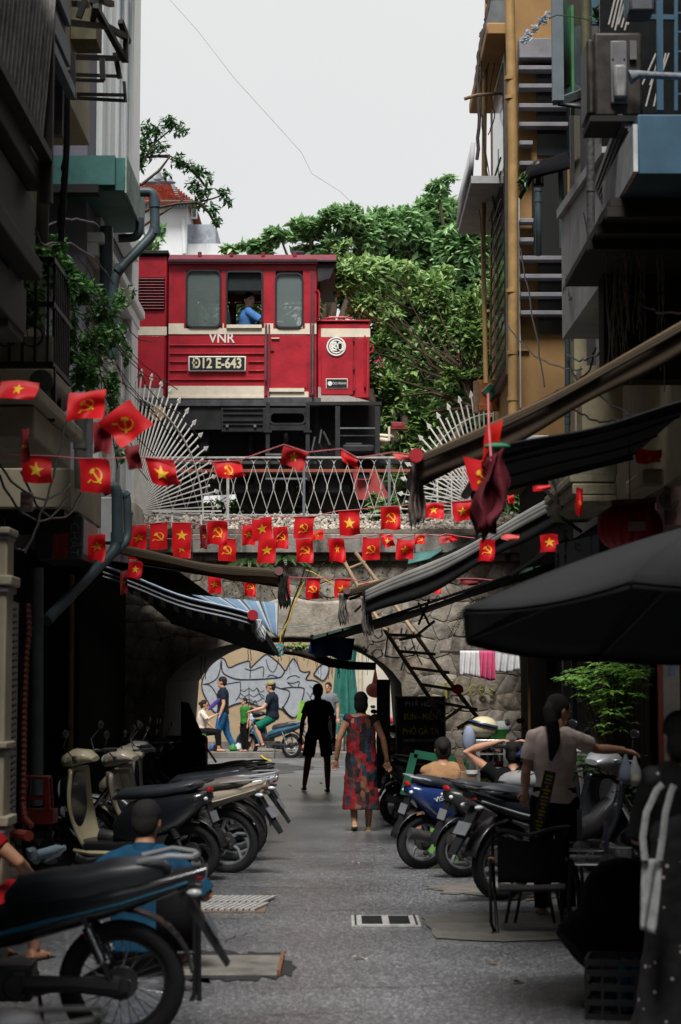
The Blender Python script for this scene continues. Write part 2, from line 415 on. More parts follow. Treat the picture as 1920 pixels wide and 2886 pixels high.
cx,cy=(a.x+b_.x)/2,(a.y+c_.y)/2; wx,wy=(b_.x-a.x)*.98,a.y-c_.y
t=thing('drain_grille','worn drain grille of pale steel bars beside the blue shirted man','drain grille',(cx,cy,.012))
MB().box((0,0,0),(wx,wy,.01)).build('tray',M('rust_mud',(.16,.11,.08),.8,var=.3,scale=30),t,smooth=0)
for k in range(12):
 for j in range(2):
  MB().box(((k-5.5)*wx/12.2+(.02 if j else-.02),(j-.5)*wy*.48,.014),(wx/17,wy*.42,.014),rz=-.2).build('grille_bar',STEELG,t,smooth=0)
a,b_,c_=gnd(500,2700),gnd(792,2702),gnd(800,2755)
cx,cy=(a.x+b_.x)/2,(a.y+c_.y)/2; wx,wy=(b_.x-a.x),a.y-c_.y
t=thing('concrete_lid','cracked concrete inspection lid sunk in the asphalt behind the foreground motorbike','manhole cover',(cx,cy,.014))
for j,(h0,h1)in enumerate(((-.5,-.08),(-.06,.5))):
 MB().b2(-wx/2,wx/2,h0*wy,h1*wy,-.01,.004).build('concrete_slab',CONC,t,bevel=.006)
MB().beam((wx/2+.012,-wy/2,.01),(wx/2+.012,wy/2,.01),.02,.03).build('rusty_angle',M('rust',(.18,.08,.04),.8,var=.3,scale=30),t)
LEAFD=M('dry_leaf',(.2,.13,.06),.8,var=.3)
spots=[(1390,2716,'curled brown leaf lying in front of the camp chair'),(1457,2770,'long dry leaf on asphalt near the crouching person'),(1015,2702,'pale dry leaf alone in the middle of the lane'),(1080,2393,'brown leaf in front of the right hand parked row'),(752,2520,'dark crumpled leaf just above the drain grille'),(905,2208,'orange leaf beside the walking man'),(1003,2432,'white scrap of paper between the parked rows'),(622,2275,'red and white wrapper on the asphalt below the covered scooter'),(770,2205,'greenish leaf left of the walking man'),(818,2215,'tiny pale leaf close to the walking man')]
for px,py,lab in spots:
 p=gnd(px,py,.012); L_=.055 if py>2500 else.045
 m=MB(); n=7
 vs=[]
 for i in range(n):
  t_=i/(n-1); wd=.02*sin(pi*t_)+.002
  vs+=[((t_-.5)*L_*1.6,-wd,.008+.012*sin(t_*5)),((t_-.5)*L_*1.6,wd,.008+.01*sin(t_*5+1))]
 m.add(vs,[(2*i,2*i+2,2*i+3,2*i+1)for i in range(n-1)])
 white='white' in lab or 'pale' in lab
 o=m.build('litter' if white and 'leaf' not in lab else 'fallen_leaf',M('paper',(.5,.48,.44),.8)if white else LEAFD,solid=.002)
 o.location=p; o.rotation_euler=(0,0,R.uniform(-.5,.5)); tag(o,lab,'litter' if 'scrap' in lab or 'wrapper' in lab else 'leaf')
# -------- railway viaduct
YW,YB=27.0,33.2
via=thing('railway_viaduct','old stone railway viaduct with a low arch over the lane','viaduct',(0,0,0))
ZT=at(900,1507,YW).z
XC,HW=-.76,1.70
def arch_z(x,zc,zs=1.25):
 u=(x-XC)/HW
 return zs+(zc-zs)*sqrt(max(0,1-abs(u)**2.7))if abs(u)<1 else 0
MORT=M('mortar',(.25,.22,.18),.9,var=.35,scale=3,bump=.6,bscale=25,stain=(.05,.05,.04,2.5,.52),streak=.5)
XL,XR=-14,14
def prof(zc,n=28):
 pts=[(XC-HW,0.0)]
 for i in range(n+1):
  x=XC-HW+2*HW*i/n; pts.append((x,arch_z(x,zc)))
 pts.append((XC+HW,0.0)); return pts
near,far=prof(2.24),prof(2.36)
for nm,pr,y,ny in(('near_face',near,YW,-1),('far_face',far,YB,1)):
 m=MB(); top=ZT-.28
 outer=[(XL,0)]+pr+[(XR,0),(XR,top),(XL,top)]
 xs=[XL]+[p[0]for p in pr[1:-1]]+[XR]
 m.quad((XL,y,0),(pr[0][0],y,0),(pr[0][0],y,top),(XL,y,top))
 for i in range(1,len(pr)-2):
  (x0,z0),(x1,z1)=pr[i],pr[i+1]
  m.quad((x0,y,z0),(x1,y,z1),(x1,y,top),(x0,y,top))
 m.quad((pr[-1][0],y,0),(XR,y,0),(XR,y,top),(pr[-1][0],y,top))
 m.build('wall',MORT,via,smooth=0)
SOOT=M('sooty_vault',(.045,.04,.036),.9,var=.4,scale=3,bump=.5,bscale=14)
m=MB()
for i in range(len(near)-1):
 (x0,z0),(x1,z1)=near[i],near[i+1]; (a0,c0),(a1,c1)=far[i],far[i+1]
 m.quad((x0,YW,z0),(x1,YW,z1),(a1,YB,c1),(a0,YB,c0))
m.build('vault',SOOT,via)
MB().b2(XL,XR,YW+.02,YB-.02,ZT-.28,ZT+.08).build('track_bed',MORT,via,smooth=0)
COPE=M('coping_concrete',(.27,.26,.24),.85,var=.25,scale=3,bump=.4,bscale=30,stain=(.06,.055,.045,4,.5),streak=.25)
for k in range(18):
 x0=-9+k*1.0
 MB().b2(x0+.004,x0+.996,YW-.16,YW+.35,ZT-.26,ZT).build('coping_block',COPE,via,bevel=.015)
MB().b2(-9,9,YW-.07,YW-.001,ZT-.36,ZT-.262).build('string_course',COPE,via,bevel=.01)
STN=M('face_stone',(.32,.29,.25),.9,var=.3,scale=4,bump=1,bscale=12,stain=(.06,.055,.048,1.7,.48),streak=.45,island=.25)
STN2=M('face_stone_warm',(.34,.285,.225),.9,var=.3,scale=4,bump=1,bscale=12,stain=(.06,.055,.048,1.7,.48),streak=.45)
STN3=M('render_patch',(.36,.325,.275),.9,var=.3,scale=3,bump=.6,bscale=20,stain=(.07,.065,.05,2,.5),streak=.35)
cols,rows=27,13
X0,X1=-3.0,3.0; Z1=ZT-.4
dx=(X1-X0)/cols
verts={}
dz=Z1/rows
for j in range(rows+1):
 for i in range(-1,cols+2):
  verts[(i,j)]=(X0+(i+(.5 if j%2 else 0))*dx+R.uniform(-.28,.28)*dx,j*dz+(R.uniform(-.25,.25)*dz if 0<j<rows else 0))
nst=0
for j in range(rows):
 for i in range(cols):
  q=[verts[(i,j)],verts[(i+1,j)],verts[(i+1-(0 if j%2==0 else-0),j+1)],verts[(i,j+1)]]
  cxq=sum(p[0]for p in q)/4; czq=sum(p[1]for p in q)/4
  if min(p[1]for p in q)<0:pass
  q=[(cxq+(x-cxq)*.985,czq+(z-czq)*.98)for x,z in q]
  az=max(arch_z(x,2.24)for x,z in q)
  inside=any(abs(x-XC)<HW and z<arch_z(x,2.24)+.03 for x,z in q)
  if inside:continue
  pts=[]
  for k in range(4):
   a_,b__=Vector((q[k][0],q[k][1])),Vector((q[(k+1)%4][0],q[(k+1)%4][1]))
   pts.append(a_.lerp(b__,R.uniform(.1,.2))); pts.append(a_.lerp(b__,R.uniform(.42,.58))+Vector((R.uniform(-.01,.01),R.uniform(-.012,.012)))); pts.append(a_.lerp(b__,R.uniform(.8,.9)))
  d=R.uniform(.004,.015); n=len(pts); c2=Vector((cxq,czq))
  vs=[(p.x,YW-.001,p.y)for p in pts]+[((c2+(p-c2)*.93).x,YW-d,(c2+(p-c2)*.93).y)for p in pts]+[(cxq,YW-d-.012,czq)]
  fs=[(k,(k+1)%n,n+(k+1)%n,n+k)for k in range(n)]+[(n+k,n+(k+1)%n,2*n)for k in range(n)]
  MB().add(vs,fs).build('stone',R.choice((STN,STN,STN2,STN3,STN3)),via,smooth=35); nst+=1
for i in range(0):
 t0,t1=pi*i/24+.008,pi*(i+1)/24-.008
 def P(t,k):return(XC-(HW+k)*cos(t),1.25+(.99+k)*sin(t))
 k=.2+R.uniform(-.03,.03); q=[P(t0,.012),P(t1,.012),P(t1,k),P(t0,k)]
 MB().add([(x,YW-.0,z)for x,z in q]+[(x,YW-.018-R.uniform(0,.01),z)for x,z in q],[(4,5,6,7),(0,1,5,4),(1,2,6,5),(2,3,7,6),(3,0,4,7)]).build('arch_stone',STN3,via,smooth=0,bevel=.004)
m=MB(); NX,NZ=40,12
def fr(u,v):
 x=lerp(-1.05,.36,u); zb=max(arch_z(x,2.24),1.4)+.03
 z=lerp(zb,2.78+.1*mnoise.noise((x*2.2,3,0)),v)
 return(x,YW-.068-.006*mnoise.noise((x*4,z*4,1)),z)
m.grid(fr,NX,NZ)
m.build('plaster_patch',STN3,via,smooth=60,solid=.02)
MOSS=M_leaf('moss_green',(.02,.05,.012),(.07,.12,.03))
m=MB()
for k in range(700):
 x=R.gauss(R.choice((-1.3,-.2,.5,-1.9)),.35); z=ZT-R.uniform(.3,.9)**1.2; p=Vector((x,YW-.07,z)); s_=R.uniform(.008,.022)
 a=Vector((R.uniform(-1,1),R.uniform(-.6,0),R.uniform(-1,1))).normalized()*s_; b=Vector((R.uniform(-1,1),R.uniform(-.6,0),R.uniform(-1,1))).normalized()*s_
 m.quad(p-a,p-b,p+a,p+b)
o=m.build('moss',MOSS,via,smooth=0); o['kind']='stuff'
FERN=M_leaf('fern_green',(.03,.08,.025),(.09,.17,.05))
def fern(px,py,Y,L_,lab,n=9,droop=.6,lean=0):
 t=thing('fern',lab,'fern',at(px,py,Y),0,'ferns growing out of the viaduct wall')
 for k in range(n):
  m=MB(); a=lerp(-1.3,1.3,k/(n-1))+lean; pts=[]
  for i in range(9):
   s_=i/8; pts.append(Vector((sin(a)*L_*s_,-.12*s_-.05,L_*.45*s_*cos(a*.6)-droop*L_*s_*s_)))
  m.tube(pts,.003,4)
  for i in range(1,9):
   for sgn in(-1,1):
    p=pts[i]; d=(pts[i]-pts[i-1]).normalized(); side=d.cross(Vector((0,-1,0))).normalized()*sgn
    l_=.07*(1-i/10)*L_/.4
    for q in(0,.5):
     pp=p-d*(q*L_/8); m.quad(pp,pp+side*l_*.5+d*.008,pp+side*l_+d*.02,pp+side*l_*.5-d*.008)
  m.build('frond',FERN,t,smooth=0)
fern(705,1590,YW-.05,.42,'fern with arching fronds above the striped awning, left of its pair')
fern(800,1580,YW-.05,.42,'larger fern spreading below the coping behind the flags',lean=.4)
fern(1370,1700,YW-2.2,.5,'dark fern hanging in the shade beside the lamp post',droop=1.2)
BAL=M('ballast_stone',(.42,.38,.33),.85,var=.25,scale=14,island=.45)
m=MB()
ico=[(0,0,1),(.89,0,.45),(.28,.85,.45),(-.72,.53,.45),(-.72,-.53,.45),(.28,-.85,.45),(.72,.53,-.45),(-.28,.85,-.45),(-.89,0,-.45),(-.28,-.85,-.45),(.72,-.53,-.45),(0,0,-1)]
icf=[(0,1,2),(0,2,3),(0,3,4),(0,4,5),(0,5,1),(1,6,2),(2,7,3),(3,8,4),(4,9,5),(5,10,1),(6,7,2),(7,8,3),(8,9,4),(9,10,5),(10,6,1),(11,7,6),(11,8,7),(11,9,8),(11,10,9),(11,6,10)]
ZB=ZT+.06
for k in range(5200):
 x=R.uniform(-4.5,4.5); y=YW+.05+R.random()**1.6*2.6; r=R.uniform(.018,.042)
 z=ZB+min(.3,(y-YW)*.22)+R.uniform(-.01,.03)
 q=Matrix.Rotation(R.uniform(0,6),3,(R.random()+.1,R.random(),R.random())); sx,sy,sz=R.uniform(.7,1.3),R.uniform(.7,1.2),R.uniform(.6,1)
 m.add([Vector((x,y,z))+q@Vector((a*r*sx,b*r*sy,c*r*sz))for a,b,c in ico],icf)
tag(m.build('ballast',BAL,smooth=0),'pale track ballast heaped along the top of the viaduct','ballast',kind='stuff')
m=MB(); m.quad((-9,YW+.0,ZB-.04),(9,YW+.0,ZB-.04),(9,YW+1.5,ZB+.24),(-9,YW+1.5,ZB+.24)); m.quad((-9,YW+1.5,ZB+.24),(9,YW+1.5,ZB+.24),(9,YB,ZB+.24),(-9,YB,ZB+.24))
m.build('ballast_shoulder',M('ballast_dirt',(.12,.105,.085),.9,var=.4,scale=20,bump=.6),via,smooth=0)
YT=29.7
ZR=at(900,1447,YT).z
RUST=M('rail_rust',(.09,.045,.025),.6,var=.3,scale=20)
for yy in(YT+.85,YT+1.85):
 t=tag(MB().b2(-9,9,yy-.035,yy+.035,ZR-.03,ZR).b2(-9,9,yy-.01,yy+.01,ZR-.12,ZR-.03).b2(-9,9,yy-.06,yy+.06,ZR-.14,ZR-.12).build('rail',RUST),'rusty steel rail on the viaduct, '+('nearer one' if yy<YT+1 else 'farther one'),'rail','rails under the locomotive')
# -------- locomotive
RED=M('loco_red',(.40,.014,.028),.45,var=.2,scale=3,bump=.12,bscale=30,stain=(.16,.03,.035,3,.6),coat=.1,streak=.4)
REDR=M('roof_red',(.17,.028,.045),.55,var=.25,scale=3,stain=(.08,.03,.035,5,.55))
CRM=M('cream_stripe',(.72,.66,.54),.6,var=.08,scale=6,stain=(.3,.21,.12,7,.62),streak=2.5)
BLK=M('chassis_black',(.022,.024,.028),.6,var=.4,scale=4,stain=(.06,.055,.05,4,.62))
BLKD=M('chassis_deep',(.008,.008,.009),.8)
RUB=M('rubber_seal',(.02,.022,.024),.6)
GLS=M('cab_glass',(.22,.29,.29),.08,var=.05,spec=.9,alpha=.34)
loco=thing('locomotive','red shunting locomotive with a cream stripe standing on the viaduct','locomotive',(0,0,0))
def X(px,Y=YT):return(px-960)/F_PX*Y*1.0/(cos(PITCH)-sin(PITCH)*(-(1000-PP_Y)/F_PX))*cos(PITCH)if False else at(px,1000,Y).x
def Z(py,Y=YT):return at(960,py,Y).z
DEPTH=2.5
Y0,Y1=YT,YT+DEPTH
def plate(x0,x1,z0,z1,y0=None,t=.03):return MB().b2(x0,x1,(Y0 if y0 is None else y0)-t,(Y0 if y0 is None else y0),z0,z1)
cx0,cx1=X(475),X(892)
zt,zb=Z(735),Z(1120)
wins=[(X(524),X(622),Z(762),Z(924)),(X(637),X(740),Z(765),Z(920)),(X(776),X(854),Z(771),Z(925))]
m=MB()
zs0=min(w_[3]for w_ in wins); zs1=max(w_[2]for w_ in wins)
for yy,th in((Y0,.04),(Y1-.04,.04)):
 m.b2(cx0,cx1,yy,yy+th,zb,zs0); m.b2(cx0,cx1,yy,yy+th,zs1,zt)
 xs=[cx0]+[v for w_ in wins for v in(w_[0],w_[1])]+[cx1]
 for i in range(0,len(xs),2):m.b2(xs[i],xs[i+1],yy,yy+th,zs0,zs1)
for x in(cx0,cx1-.04):m.b2(x,x+.04,Y0+.041,Y1-.041,zb,Z(940))
for x in(cx0,cx1-.04):m.b2(x,x+.04,Y0+.041,Y1-.041,Z(770),zt)
for x in(cx0,cx1-.04):
 for yy in(Y0+.041,Y0+1.15,Y1-.241):m.b2(x,x+.04,yy,yy+.2,Z(940),Z(770))
m.build('cab_body',RED,loco,smooth=0)
MB().b2(cx0+.05,cx1-.05,Y0+.05,Y1-.05,zb,zb+.05).build('cab_floor',BLK,loco)
MB().b2(cx0+.05,cx1-.05,Y0+.05,Y1-.05,zt-.06,zt-.02).build('cab_ceiling',BLK,loco)
MB().b2(cx0+.3,cx0+.9,Y0+.35,Y0+1.0,zb+.05,Z(955)).b2(cx1-.55,cx1-.1,Y0+.4,Y1-.3,zb+.05,Z(960)).build('control_desk',M('desk',(.05,.07,.07),.6),loco,bevel=.02)
rx0,rx1,rz0,rz1=X(473),X(948),Z(740),Z(706)
m=MB()
def roof_pts(x0,x1):
 n=10; sec=[(Y0-.06+(DEPTH+.12)*i/n,rz0+.02+(rz1-rz0+.06)*sin(pi*i/n)**.45)for i in range(n+1)]
 for i in range(n):
  (a,b),(c,d)=sec[i],sec[i+1]; m.quad((x0,a,b),(x1,a,b),(x1,c,d),(x0,c,d)); m.quad((x0,a,b-.05),(x1,a,b-.05),(x1,c,d-.05),(x0,c,d-.05))
 for x in(x0,x1):
  for i in range(n):
   (a,b),(c,d)=sec[i],sec[i+1]; m.quad((x,a,b-.05),(x,c,d-.05),(x,c,d),(x,a,b))
roof_pts(rx0,rx1)
m.b2(rx0,X(895),Y0-.075,Y0-.03,rz0-.03,rz0+.04)
m.build('cab_roof',REDR,loco,smooth=50)
MB().b2(rx0,rx1,Y0-.09,Y0-.02,rz0-.005,rz0+.02).build('roof_gutter',BLK,loco)
m=MB(); m.add([(X(895),Y0-.03,Z(795)),(X(895),Y0-.03,rz0-.03),(X(946),Y0-.03,rz0-.03),(X(930),Y0-.03,Z(785)),(X(895),Y0+.02,Z(795)),(X(895),Y0+.02,rz0-.03),(X(946),Y0+.02,rz0-.03),(X(930),Y0+.02,Z(785))],[(0,1,2,3),(7,6,5,4),(0,4,5,1),(1,5,6,2),(2,6,7,3),(3,7,4,0)])
m.b2(X(900),X(944),Y0+.05,Y1,rz0-.12,rz0-.02).build('roof_visor',BLK,loco,smooth=0)
for k in range(4):MB().cyl((X(560+90*k),Y0+.12,rz1-.07),(X(560+90*k),Y0+.12,rz1+.0),.03).build('roof_bolt',REDR,loco)
MB().box((X(838),Y0+.35,rz1+.03),(.2,.12,.06)).build('roof_vent',BLK,loco,bevel=.015)
def rounded(x0,x1,z0,z1,r,n=5):
 pts=[]
 for cx_,cz_,a0 in((x1-r,z1-r,0),(x0+r,z1-r,pi/2),(x0+r,z0+r,pi),(x1-r,z0+r,1.5*pi)):
  for i in range(n+1):a=a0+pi/2*i/n; pts.append((cx_+r*cos(a),cz_+r*sin(a)))
 return pts
def frame_ring(x0,x1,z0,z1,wd,y0,y1,r=.1):
 o_,i_=rounded(x0-wd,x1+wd,z0-wd,z1+wd,r+wd),rounded(x0,x1,z0,z1,r); n=len(o_); m=MB()
 vs=[(x,y0,z)for x,z in o_]+[(x,y0,z)for x,z in i_]+[(x,y1,z)for x,z in o_]+[(x,y1,z)for x,z in i_]
 fs=[]
 for k in range(n):
  q=(k+1)%n; fs+=[(k,q,n+q,n+k),(2*n+k,3*n+k,3*n+q,2*n+q),(k,2*n+k,2*n+q,q),(n+k,n+q,3*n+q,3*n+k)]
 return m.add(vs,fs)
def glass_pane(x0,x1,z0,z1,y,r=.1):
 p=rounded(x0,x1,z0,z1,r); n=len(p)
 return MB().add([(x,y,z)for x,z in p]+[(x,y+.006,z)for x,z in p],[tuple(range(n)),tuple(range(2*n-1,n-1,-1))]+[(k,(k+1)%n,n+(k+1)%n,n+k)for k in range(n)])
for i,(x0,x1,z1,z0)in enumerate(wins):
 for side,yy in(('near',Y0-.02),('far',Y1-.03)):
  fr_=frame_ring(x0+.02,x1-.02,z0+.02,z1-.02,.028,yy-.012,yy+.045,.07 if i!=1 else.03).build('window',RUB if i!=1 else BLK,loco)
  if i!=1:glass_pane(x0+.02,x1-.02,z0+.02,z1-.02,yy+.02,.07).build('glass',GLS,fr_)
  if i==1 and side=='near':
   MB().b2(x0+.01,x1-.01,Y0-.045,Y0+.02,z0-.03,z0+.02).build('sill',CRM,fr_)
   MB().b2(x0+.02,x1-.02,Y0+.03,Y0+.06,z1-.34*(z1-z0),z1-.02).build('sliding_pane',M('dark_blind',(.012,.02,.022),.5),fr_)
zb0,zb1=Z(942),Z(912)
segs=[(cx0,X(524)-.03),(X(622)+.03,X(637)-.03),(X(740)+.03,X(776)-.03),(X(854)+.03,cx1)]
m=MB()
for a,b in segs:m.b2(a,b,Y0-.012,Y0-.001,zb0,zb1)
m.b2(X(524)-.03,X(622)+.03,Y0-.012,Y0-.001,zb0,Z(926)); m.b2(X(637)-.03,X(740)+.03,Y0-.012,Y0-.001,zb0,Z(925)); m.b2(X(776)-.03,X(854)+.03,Y0-.012,Y0-.001,zb0,Z(927))
m.build('cream_band',CRM,loco,smooth=0)
MB().b2(cx0,X(745),Y0-.014,Y0-.001,Z(1119),Z(1088)).b2(cx0,X(745),Y0-.03,Y0-.001,Z(1123),Z(1117)).build('lower_cream_band',CRM,loco,smooth=0)
MB().b2(X(756),X(870),Y0-.016,Y0-.001,Z(1120),Z(1104)).b2(X(760),X(858),Y0-.045,Y0-.012,Z(1105),Z(1095)).build('door_sill',CRM,loco,smooth=0)
for py in(973,997,1020,1045,1070):
 x1_=X(745); x0_=X(478)
 if py in(1020,1045):spans=[(x0_,X(528)),(X(700),x1_)]
 else:spans=[(x0_,x1_)]
 for a,b in spans:MB().b2(a,b,Y0-.022,Y0-.001,Z(py+2),Z(py-2)).build('pressed_rib',RED,loco,bevel=.005)
MB().b2(X(763),X(868),Y0-.008,Y0-.001,Z(1094),Z(945)).build('cab_door',RED,loco,bevel=.004)
for px in(751,759,876,884):MB().b2(X(px)-.012,X(px)+.012,Y0-.03,Y0-.001,Z(1115),Z(765 if px>800 else 915)).build('door_post',REDR,loco)
for px,a,b in((750,1080,915),(882,1120,915)):MB().tube([(X(px),Y0-.03,Z(b)),(X(px),Y0-.08,Z(b+6)),(X(px),Y0-.08,Z(a-6)),(X(px),Y0-.03,Z(a))],.014,8).build('handrail',M('handrail_grey',(.12,.1,.1),.5),loco)
MB().b2(X(765),X(788),Y0-.035,Y0-.008,Z(956),Z(953)).build('door_handle',CRM,loco,bevel=.004)
MB().b2(X(763),X(773),Y0-.03,Y0-.008,Z(990),Z(984)).build('door_hinge',REDR,loco)
hx0,hx1=-6.2,X(468)
YH=Y0+.12
MB().b2(hx0,hx1,YH,Y1-.12,Z(1118),Z(716)).build('rear_hood',RED,loco,bevel=.03)
MB().b2(hx0,hx1+.02,YH-.05,Y1-.07,Z(712),Z(702)).build('rear_hood_roof',BLK,loco,bevel=.01)
MB().b2(hx0,hx1,YH-.01,YH-.001,Z(941),Z(917)).build('cream_band',CRM,loco,smooth=0)
MB().b2(hx0,hx1-.05,YH-.01,YH-.001,Z(1117),Z(1086)).build('lower_cream_band',M('pale_grey_band',(.4,.38,.36),.7,stain=(.2,.17,.13,5,.55)),loco,smooth=0)
MB().b2(X(385),X(462),YH-.02,YH-.001,Z(1088),Z(944)).build('hood_panel',RED,loco,bevel=.006)
for k in range(11):
 z=Z(868-k*8.4)
 MB().box((X(424),YH-.012,z),(X(460)-X(388),.05,.012),rx=-.5).build('louvre',M('louvre_red',(.18,.01,.02),.5),loco)
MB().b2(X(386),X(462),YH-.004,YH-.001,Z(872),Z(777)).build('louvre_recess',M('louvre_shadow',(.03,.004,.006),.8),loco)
MB().b2(hx1-.01,cx0,Y0+.2,Y1-.2,Z(1118),Z(735)).build('hood_joint',BLKD,loco)
fx0,fx1=X(895),X(1042)
YF=Y0+.06
m=MB()
zt2=Z(908)
m.extr([(fx0,Z(1118)),(X(935),Z(1118)),(fx1,Z(1127)),(fx1,zt2-.02),(fx1-.05,zt2),(fx0,zt2)],YF,Y1-.06)
m.build('front_hood',RED,loco,bevel=.02)
MB().b2(X(905),fx1+.01,YF-.008,YF-.001,Z(948),Z(924)).build('cream_band',CRM,loco,smooth=0)
m=MB(); m.add([(X(897),YF-.012,Z(1088)),(X(920),YF-.012,Z(1096)),(X(1043),YF-.012,Z(1130)),(X(897),YF-.012,Z(1131)),(X(897),YF-.001,Z(1088)),(X(920),YF-.001,Z(1096)),(X(1043),YF-.001,Z(1130)),(X(897),YF-.001,Z(1131))],[(0,1,2,3),(4,7,6,5),(0,4,5,1),(1,5,6,2),(2,6,7,3),(3,7,4,0)])
m.build('slanted_cream_band',M('pale_grey_band',(.4,.38,.36)),loco,smooth=0)
MB().b2(X(905),X(996),YF-.02,YF-.001,Z(1112),Z(950)).build('hood_door',RED,loco,bevel=.008)
MB().b2(X(1001),X(1040),YF-.016,YF-.001,Z(1120),Z(950)).build('hood_door',RED,loco,bevel=.008)
for py in(955,1035,1095):MB().cyl((X(997),YF-.03,Z(py+6)),(X(997),YF-.03,Z(py-6)),.015).build('hinge',REDR,loco)
MB().tube([(X(1029),YF,Z(945)),(X(1029),YF-.06,Z(950)),(X(1029),YF-.06,Z(1090)),(X(1029),YF,Z(1096))],.016,8).build('handrail',RED,loco)
MB().tube([(X(918),YF+.1,zt2-.01),(X(918),YF+.1,Z(893)),(X(930),YF+.1,Z(889)),(X(980),YF+.1,Z(889)),(X(990),YF+.1,Z(893)),(X(992),YF+.1,zt2-.01)],.018,8).build('handrail',RED,loco)
MB().tube([(X(888),Y0+.02,Z(822)),(X(896),Y0-.04,Z(820)),(X(900),Y0-.04,Z(828)),(X(900),Y0-.04,Z(895)),(X(890),Y0+.02,Z(905))],.014,8).build('handrail',RED,loco)
MB().tube([(X(1042),YF+.1,Z(965)),(X(1052),YF+.1,Z(968)),(X(1052),YF+.1,Z(985)),(X(1042),YF+.1,Z(990))],.016,8).build('handrail',RED,loco)
MB().b2(fx0-.03,fx1+.015,YF-.03,Y1-.03,Z(905),Z(900)).build('hood_lid',RED,loco,bevel=.01)
WHT=M('sign_white',(.78,.77,.72),.5,var=.05); BLN=M('sign_black',(.015,.02,.024),.45)
ec=(X(948),Z(976)); r0=(X(974)-X(922))/2
e=MB().cyl((ec[0],YF-.03,ec[1]),(ec[0],YF-.021,ec[1]),r0,n=40).build('round_emblem',BLN,loco)
for rr_,tt in((r0*.97,.012),(r0*.70,.012)):MB().ring((ec[0],YF-.034,ec[1]),(0,1,0),rr_,tt,40,6,flat=.4).build('ring',WHT,e)
MB().ring((ec[0]-.01,YF-.036,ec[1]),(0,1,0),r0*.42,.014,20,6,radians(40),radians(320),flat=.4).build('letter_c',WHT,e)
text('K',.2,WHT,e,T(ec[0]-.015,YF-.037,ec[1]-.005)@FACE_CAM,bold=.004)
text('D',.2,WHT,e,T(ec[0]+.07,YF-.037,ec[1]-.005)@FACE_CAM,bold=.004)
MB().add([(ec[0]-.04,YF-.03,ec[1]+r0+.035),(ec[0],YF-.03,ec[1]+r0+.005),(ec[0]+.04,YF-.03,ec[1]+r0+.035),(ec[0],YF-.03,ec[1]+r0+.02)],[(0,1,2,3)]).build('caron',WHT,e,smooth=0,solid=.006)
nx0,nx1,nz0,nz1=X(532),X(694),Z(1048),Z(1005)
pl=MB().b2(nx0,nx1,Y0-.05,Y0-.022,nz0,nz1).build('number_plate',WHT,loco,bevel=.012)
MB().b2(nx0+.02,nx1-.02,Y0-.055,Y0-.0502,nz0+.02,nz1-.02).build('plate_face',BLN,pl,smooth=0)
NM=M('plate_cream',(.72,.67,.5),.5,var=.05)
text('Đ12 E-643',.215,NM,pl,T((nx0+nx1)/2,Y0-.056,(nz0+nz1)/2)@FACE_CAM,bold=.006,width=.80)
text('VNR',.21,WHT,loco,T(X(625),Y0-.006,Z(954))@FACE_CAM,bold=.003,width=.92)
sx0,sx1,sz0,sz1=X(919),X(980),Z(1094),Z(1066)
pl=MB().b2(sx0,sx1,YF-.03,YF-.0215,sz0,sz1).build('maker_plate',WHT,loco,bevel=.006)
MB().b2(sx0+.01,sx1-.01,YF-.033,YF-.0302,sz0+.01,sz1-.01).build('plate_face',BLN,pl,smooth=0)
MB().cyl((sx0+.06,YF-.036,(sz0+sz1)/2),(sx0+.06,YF-.033,(sz0+sz1)/2),.035).build('dot',WHT,pl)
text('ČKD PRAHA',.05,WHT,pl,T(sx0+.2,YF-.034,(sz0+sz1)/2)@FACE_CAM,width=.75)
sk0,sk1,sk2=Z(1131),Z(1212),Z(1448)
m=MB()
MB().b2(hx0,X(905),Y0-.02,Y0+.01,Z(1145),Z(1121)).build('frame_edge',M('edge_grey',(.07,.075,.085),.55,var=.3),loco,bevel=.006)
MB().b2(hx0,X(752),Y0+.02,Y0+.06,Z(1210),Z(1145)).build('side_skirt',BLK,loco)
MB().b2(X(625),X(752),Y0-.02,Y0+.019,Z(1218),Z(1150)).build('tool_box',BLK,loco,bevel=.01)
for py in(1152,1166,1185,1196):MB().b2(X(630),X(742),Y0-.045,Y0-.021,Z(py+3),Z(py-1)).build('box_rib',BLK,loco)
for px in(642,720):MB().b2(X(px)-.02,X(px)+.02,Y0-.05,Y0-.02,Z(1205),Z(1198)).build('latch',GALV,loco)
MB().b2(X(760),X(866),Y0-.01,Y0+.02,Z(1213),Z(1197)).b2(X(760),X(866),Y0-.01,Y0+.02,Z(1165),Z(1150)).build('side_skirt',BLK,loco)
frame_ring(X(764),X(858),Z(1192),Z(1165),.03,Y0-.015,Y0+.03,.06).build('step_opening',BLK,loco)
for px in(756,868):
 MB().b2(X(px)-.03,X(px)+.03,Y0-.04,Y0+.03,Z(1355),Z(1135)).build('ladder_post',BLK,loco)
 MB().b2(X(px)-.06,X(px)+.06,Y0-.06,Y0-.041,Z(1220),Z(1214)).build('bracket',BLK,loco)
for py in(1282,1350):MB().b2(X(750),X(866),Y0-.08,Y0+.02,Z(py+3),Z(py-2)).build('step',GALV,loco)
for px in(952,1064):MB().b2(X(px)-.035,X(px)+.035,Y0-.02,Y0+.04,Z(1295),Z(1140)).build('cage_post',BLK,loco)
MB().b2(X(868),X(1075),Y0-.03,Y0+.05,Z(1142),Z(1133)).build('cage_top',BLK,loco)
for py in(1205,1226,1290):MB().b2(X(957),X(1060),Y0-.02,Y0+.01,Z(py+4),Z(py)).build('cage_rail',GALV if py<1220 else BLK,loco)
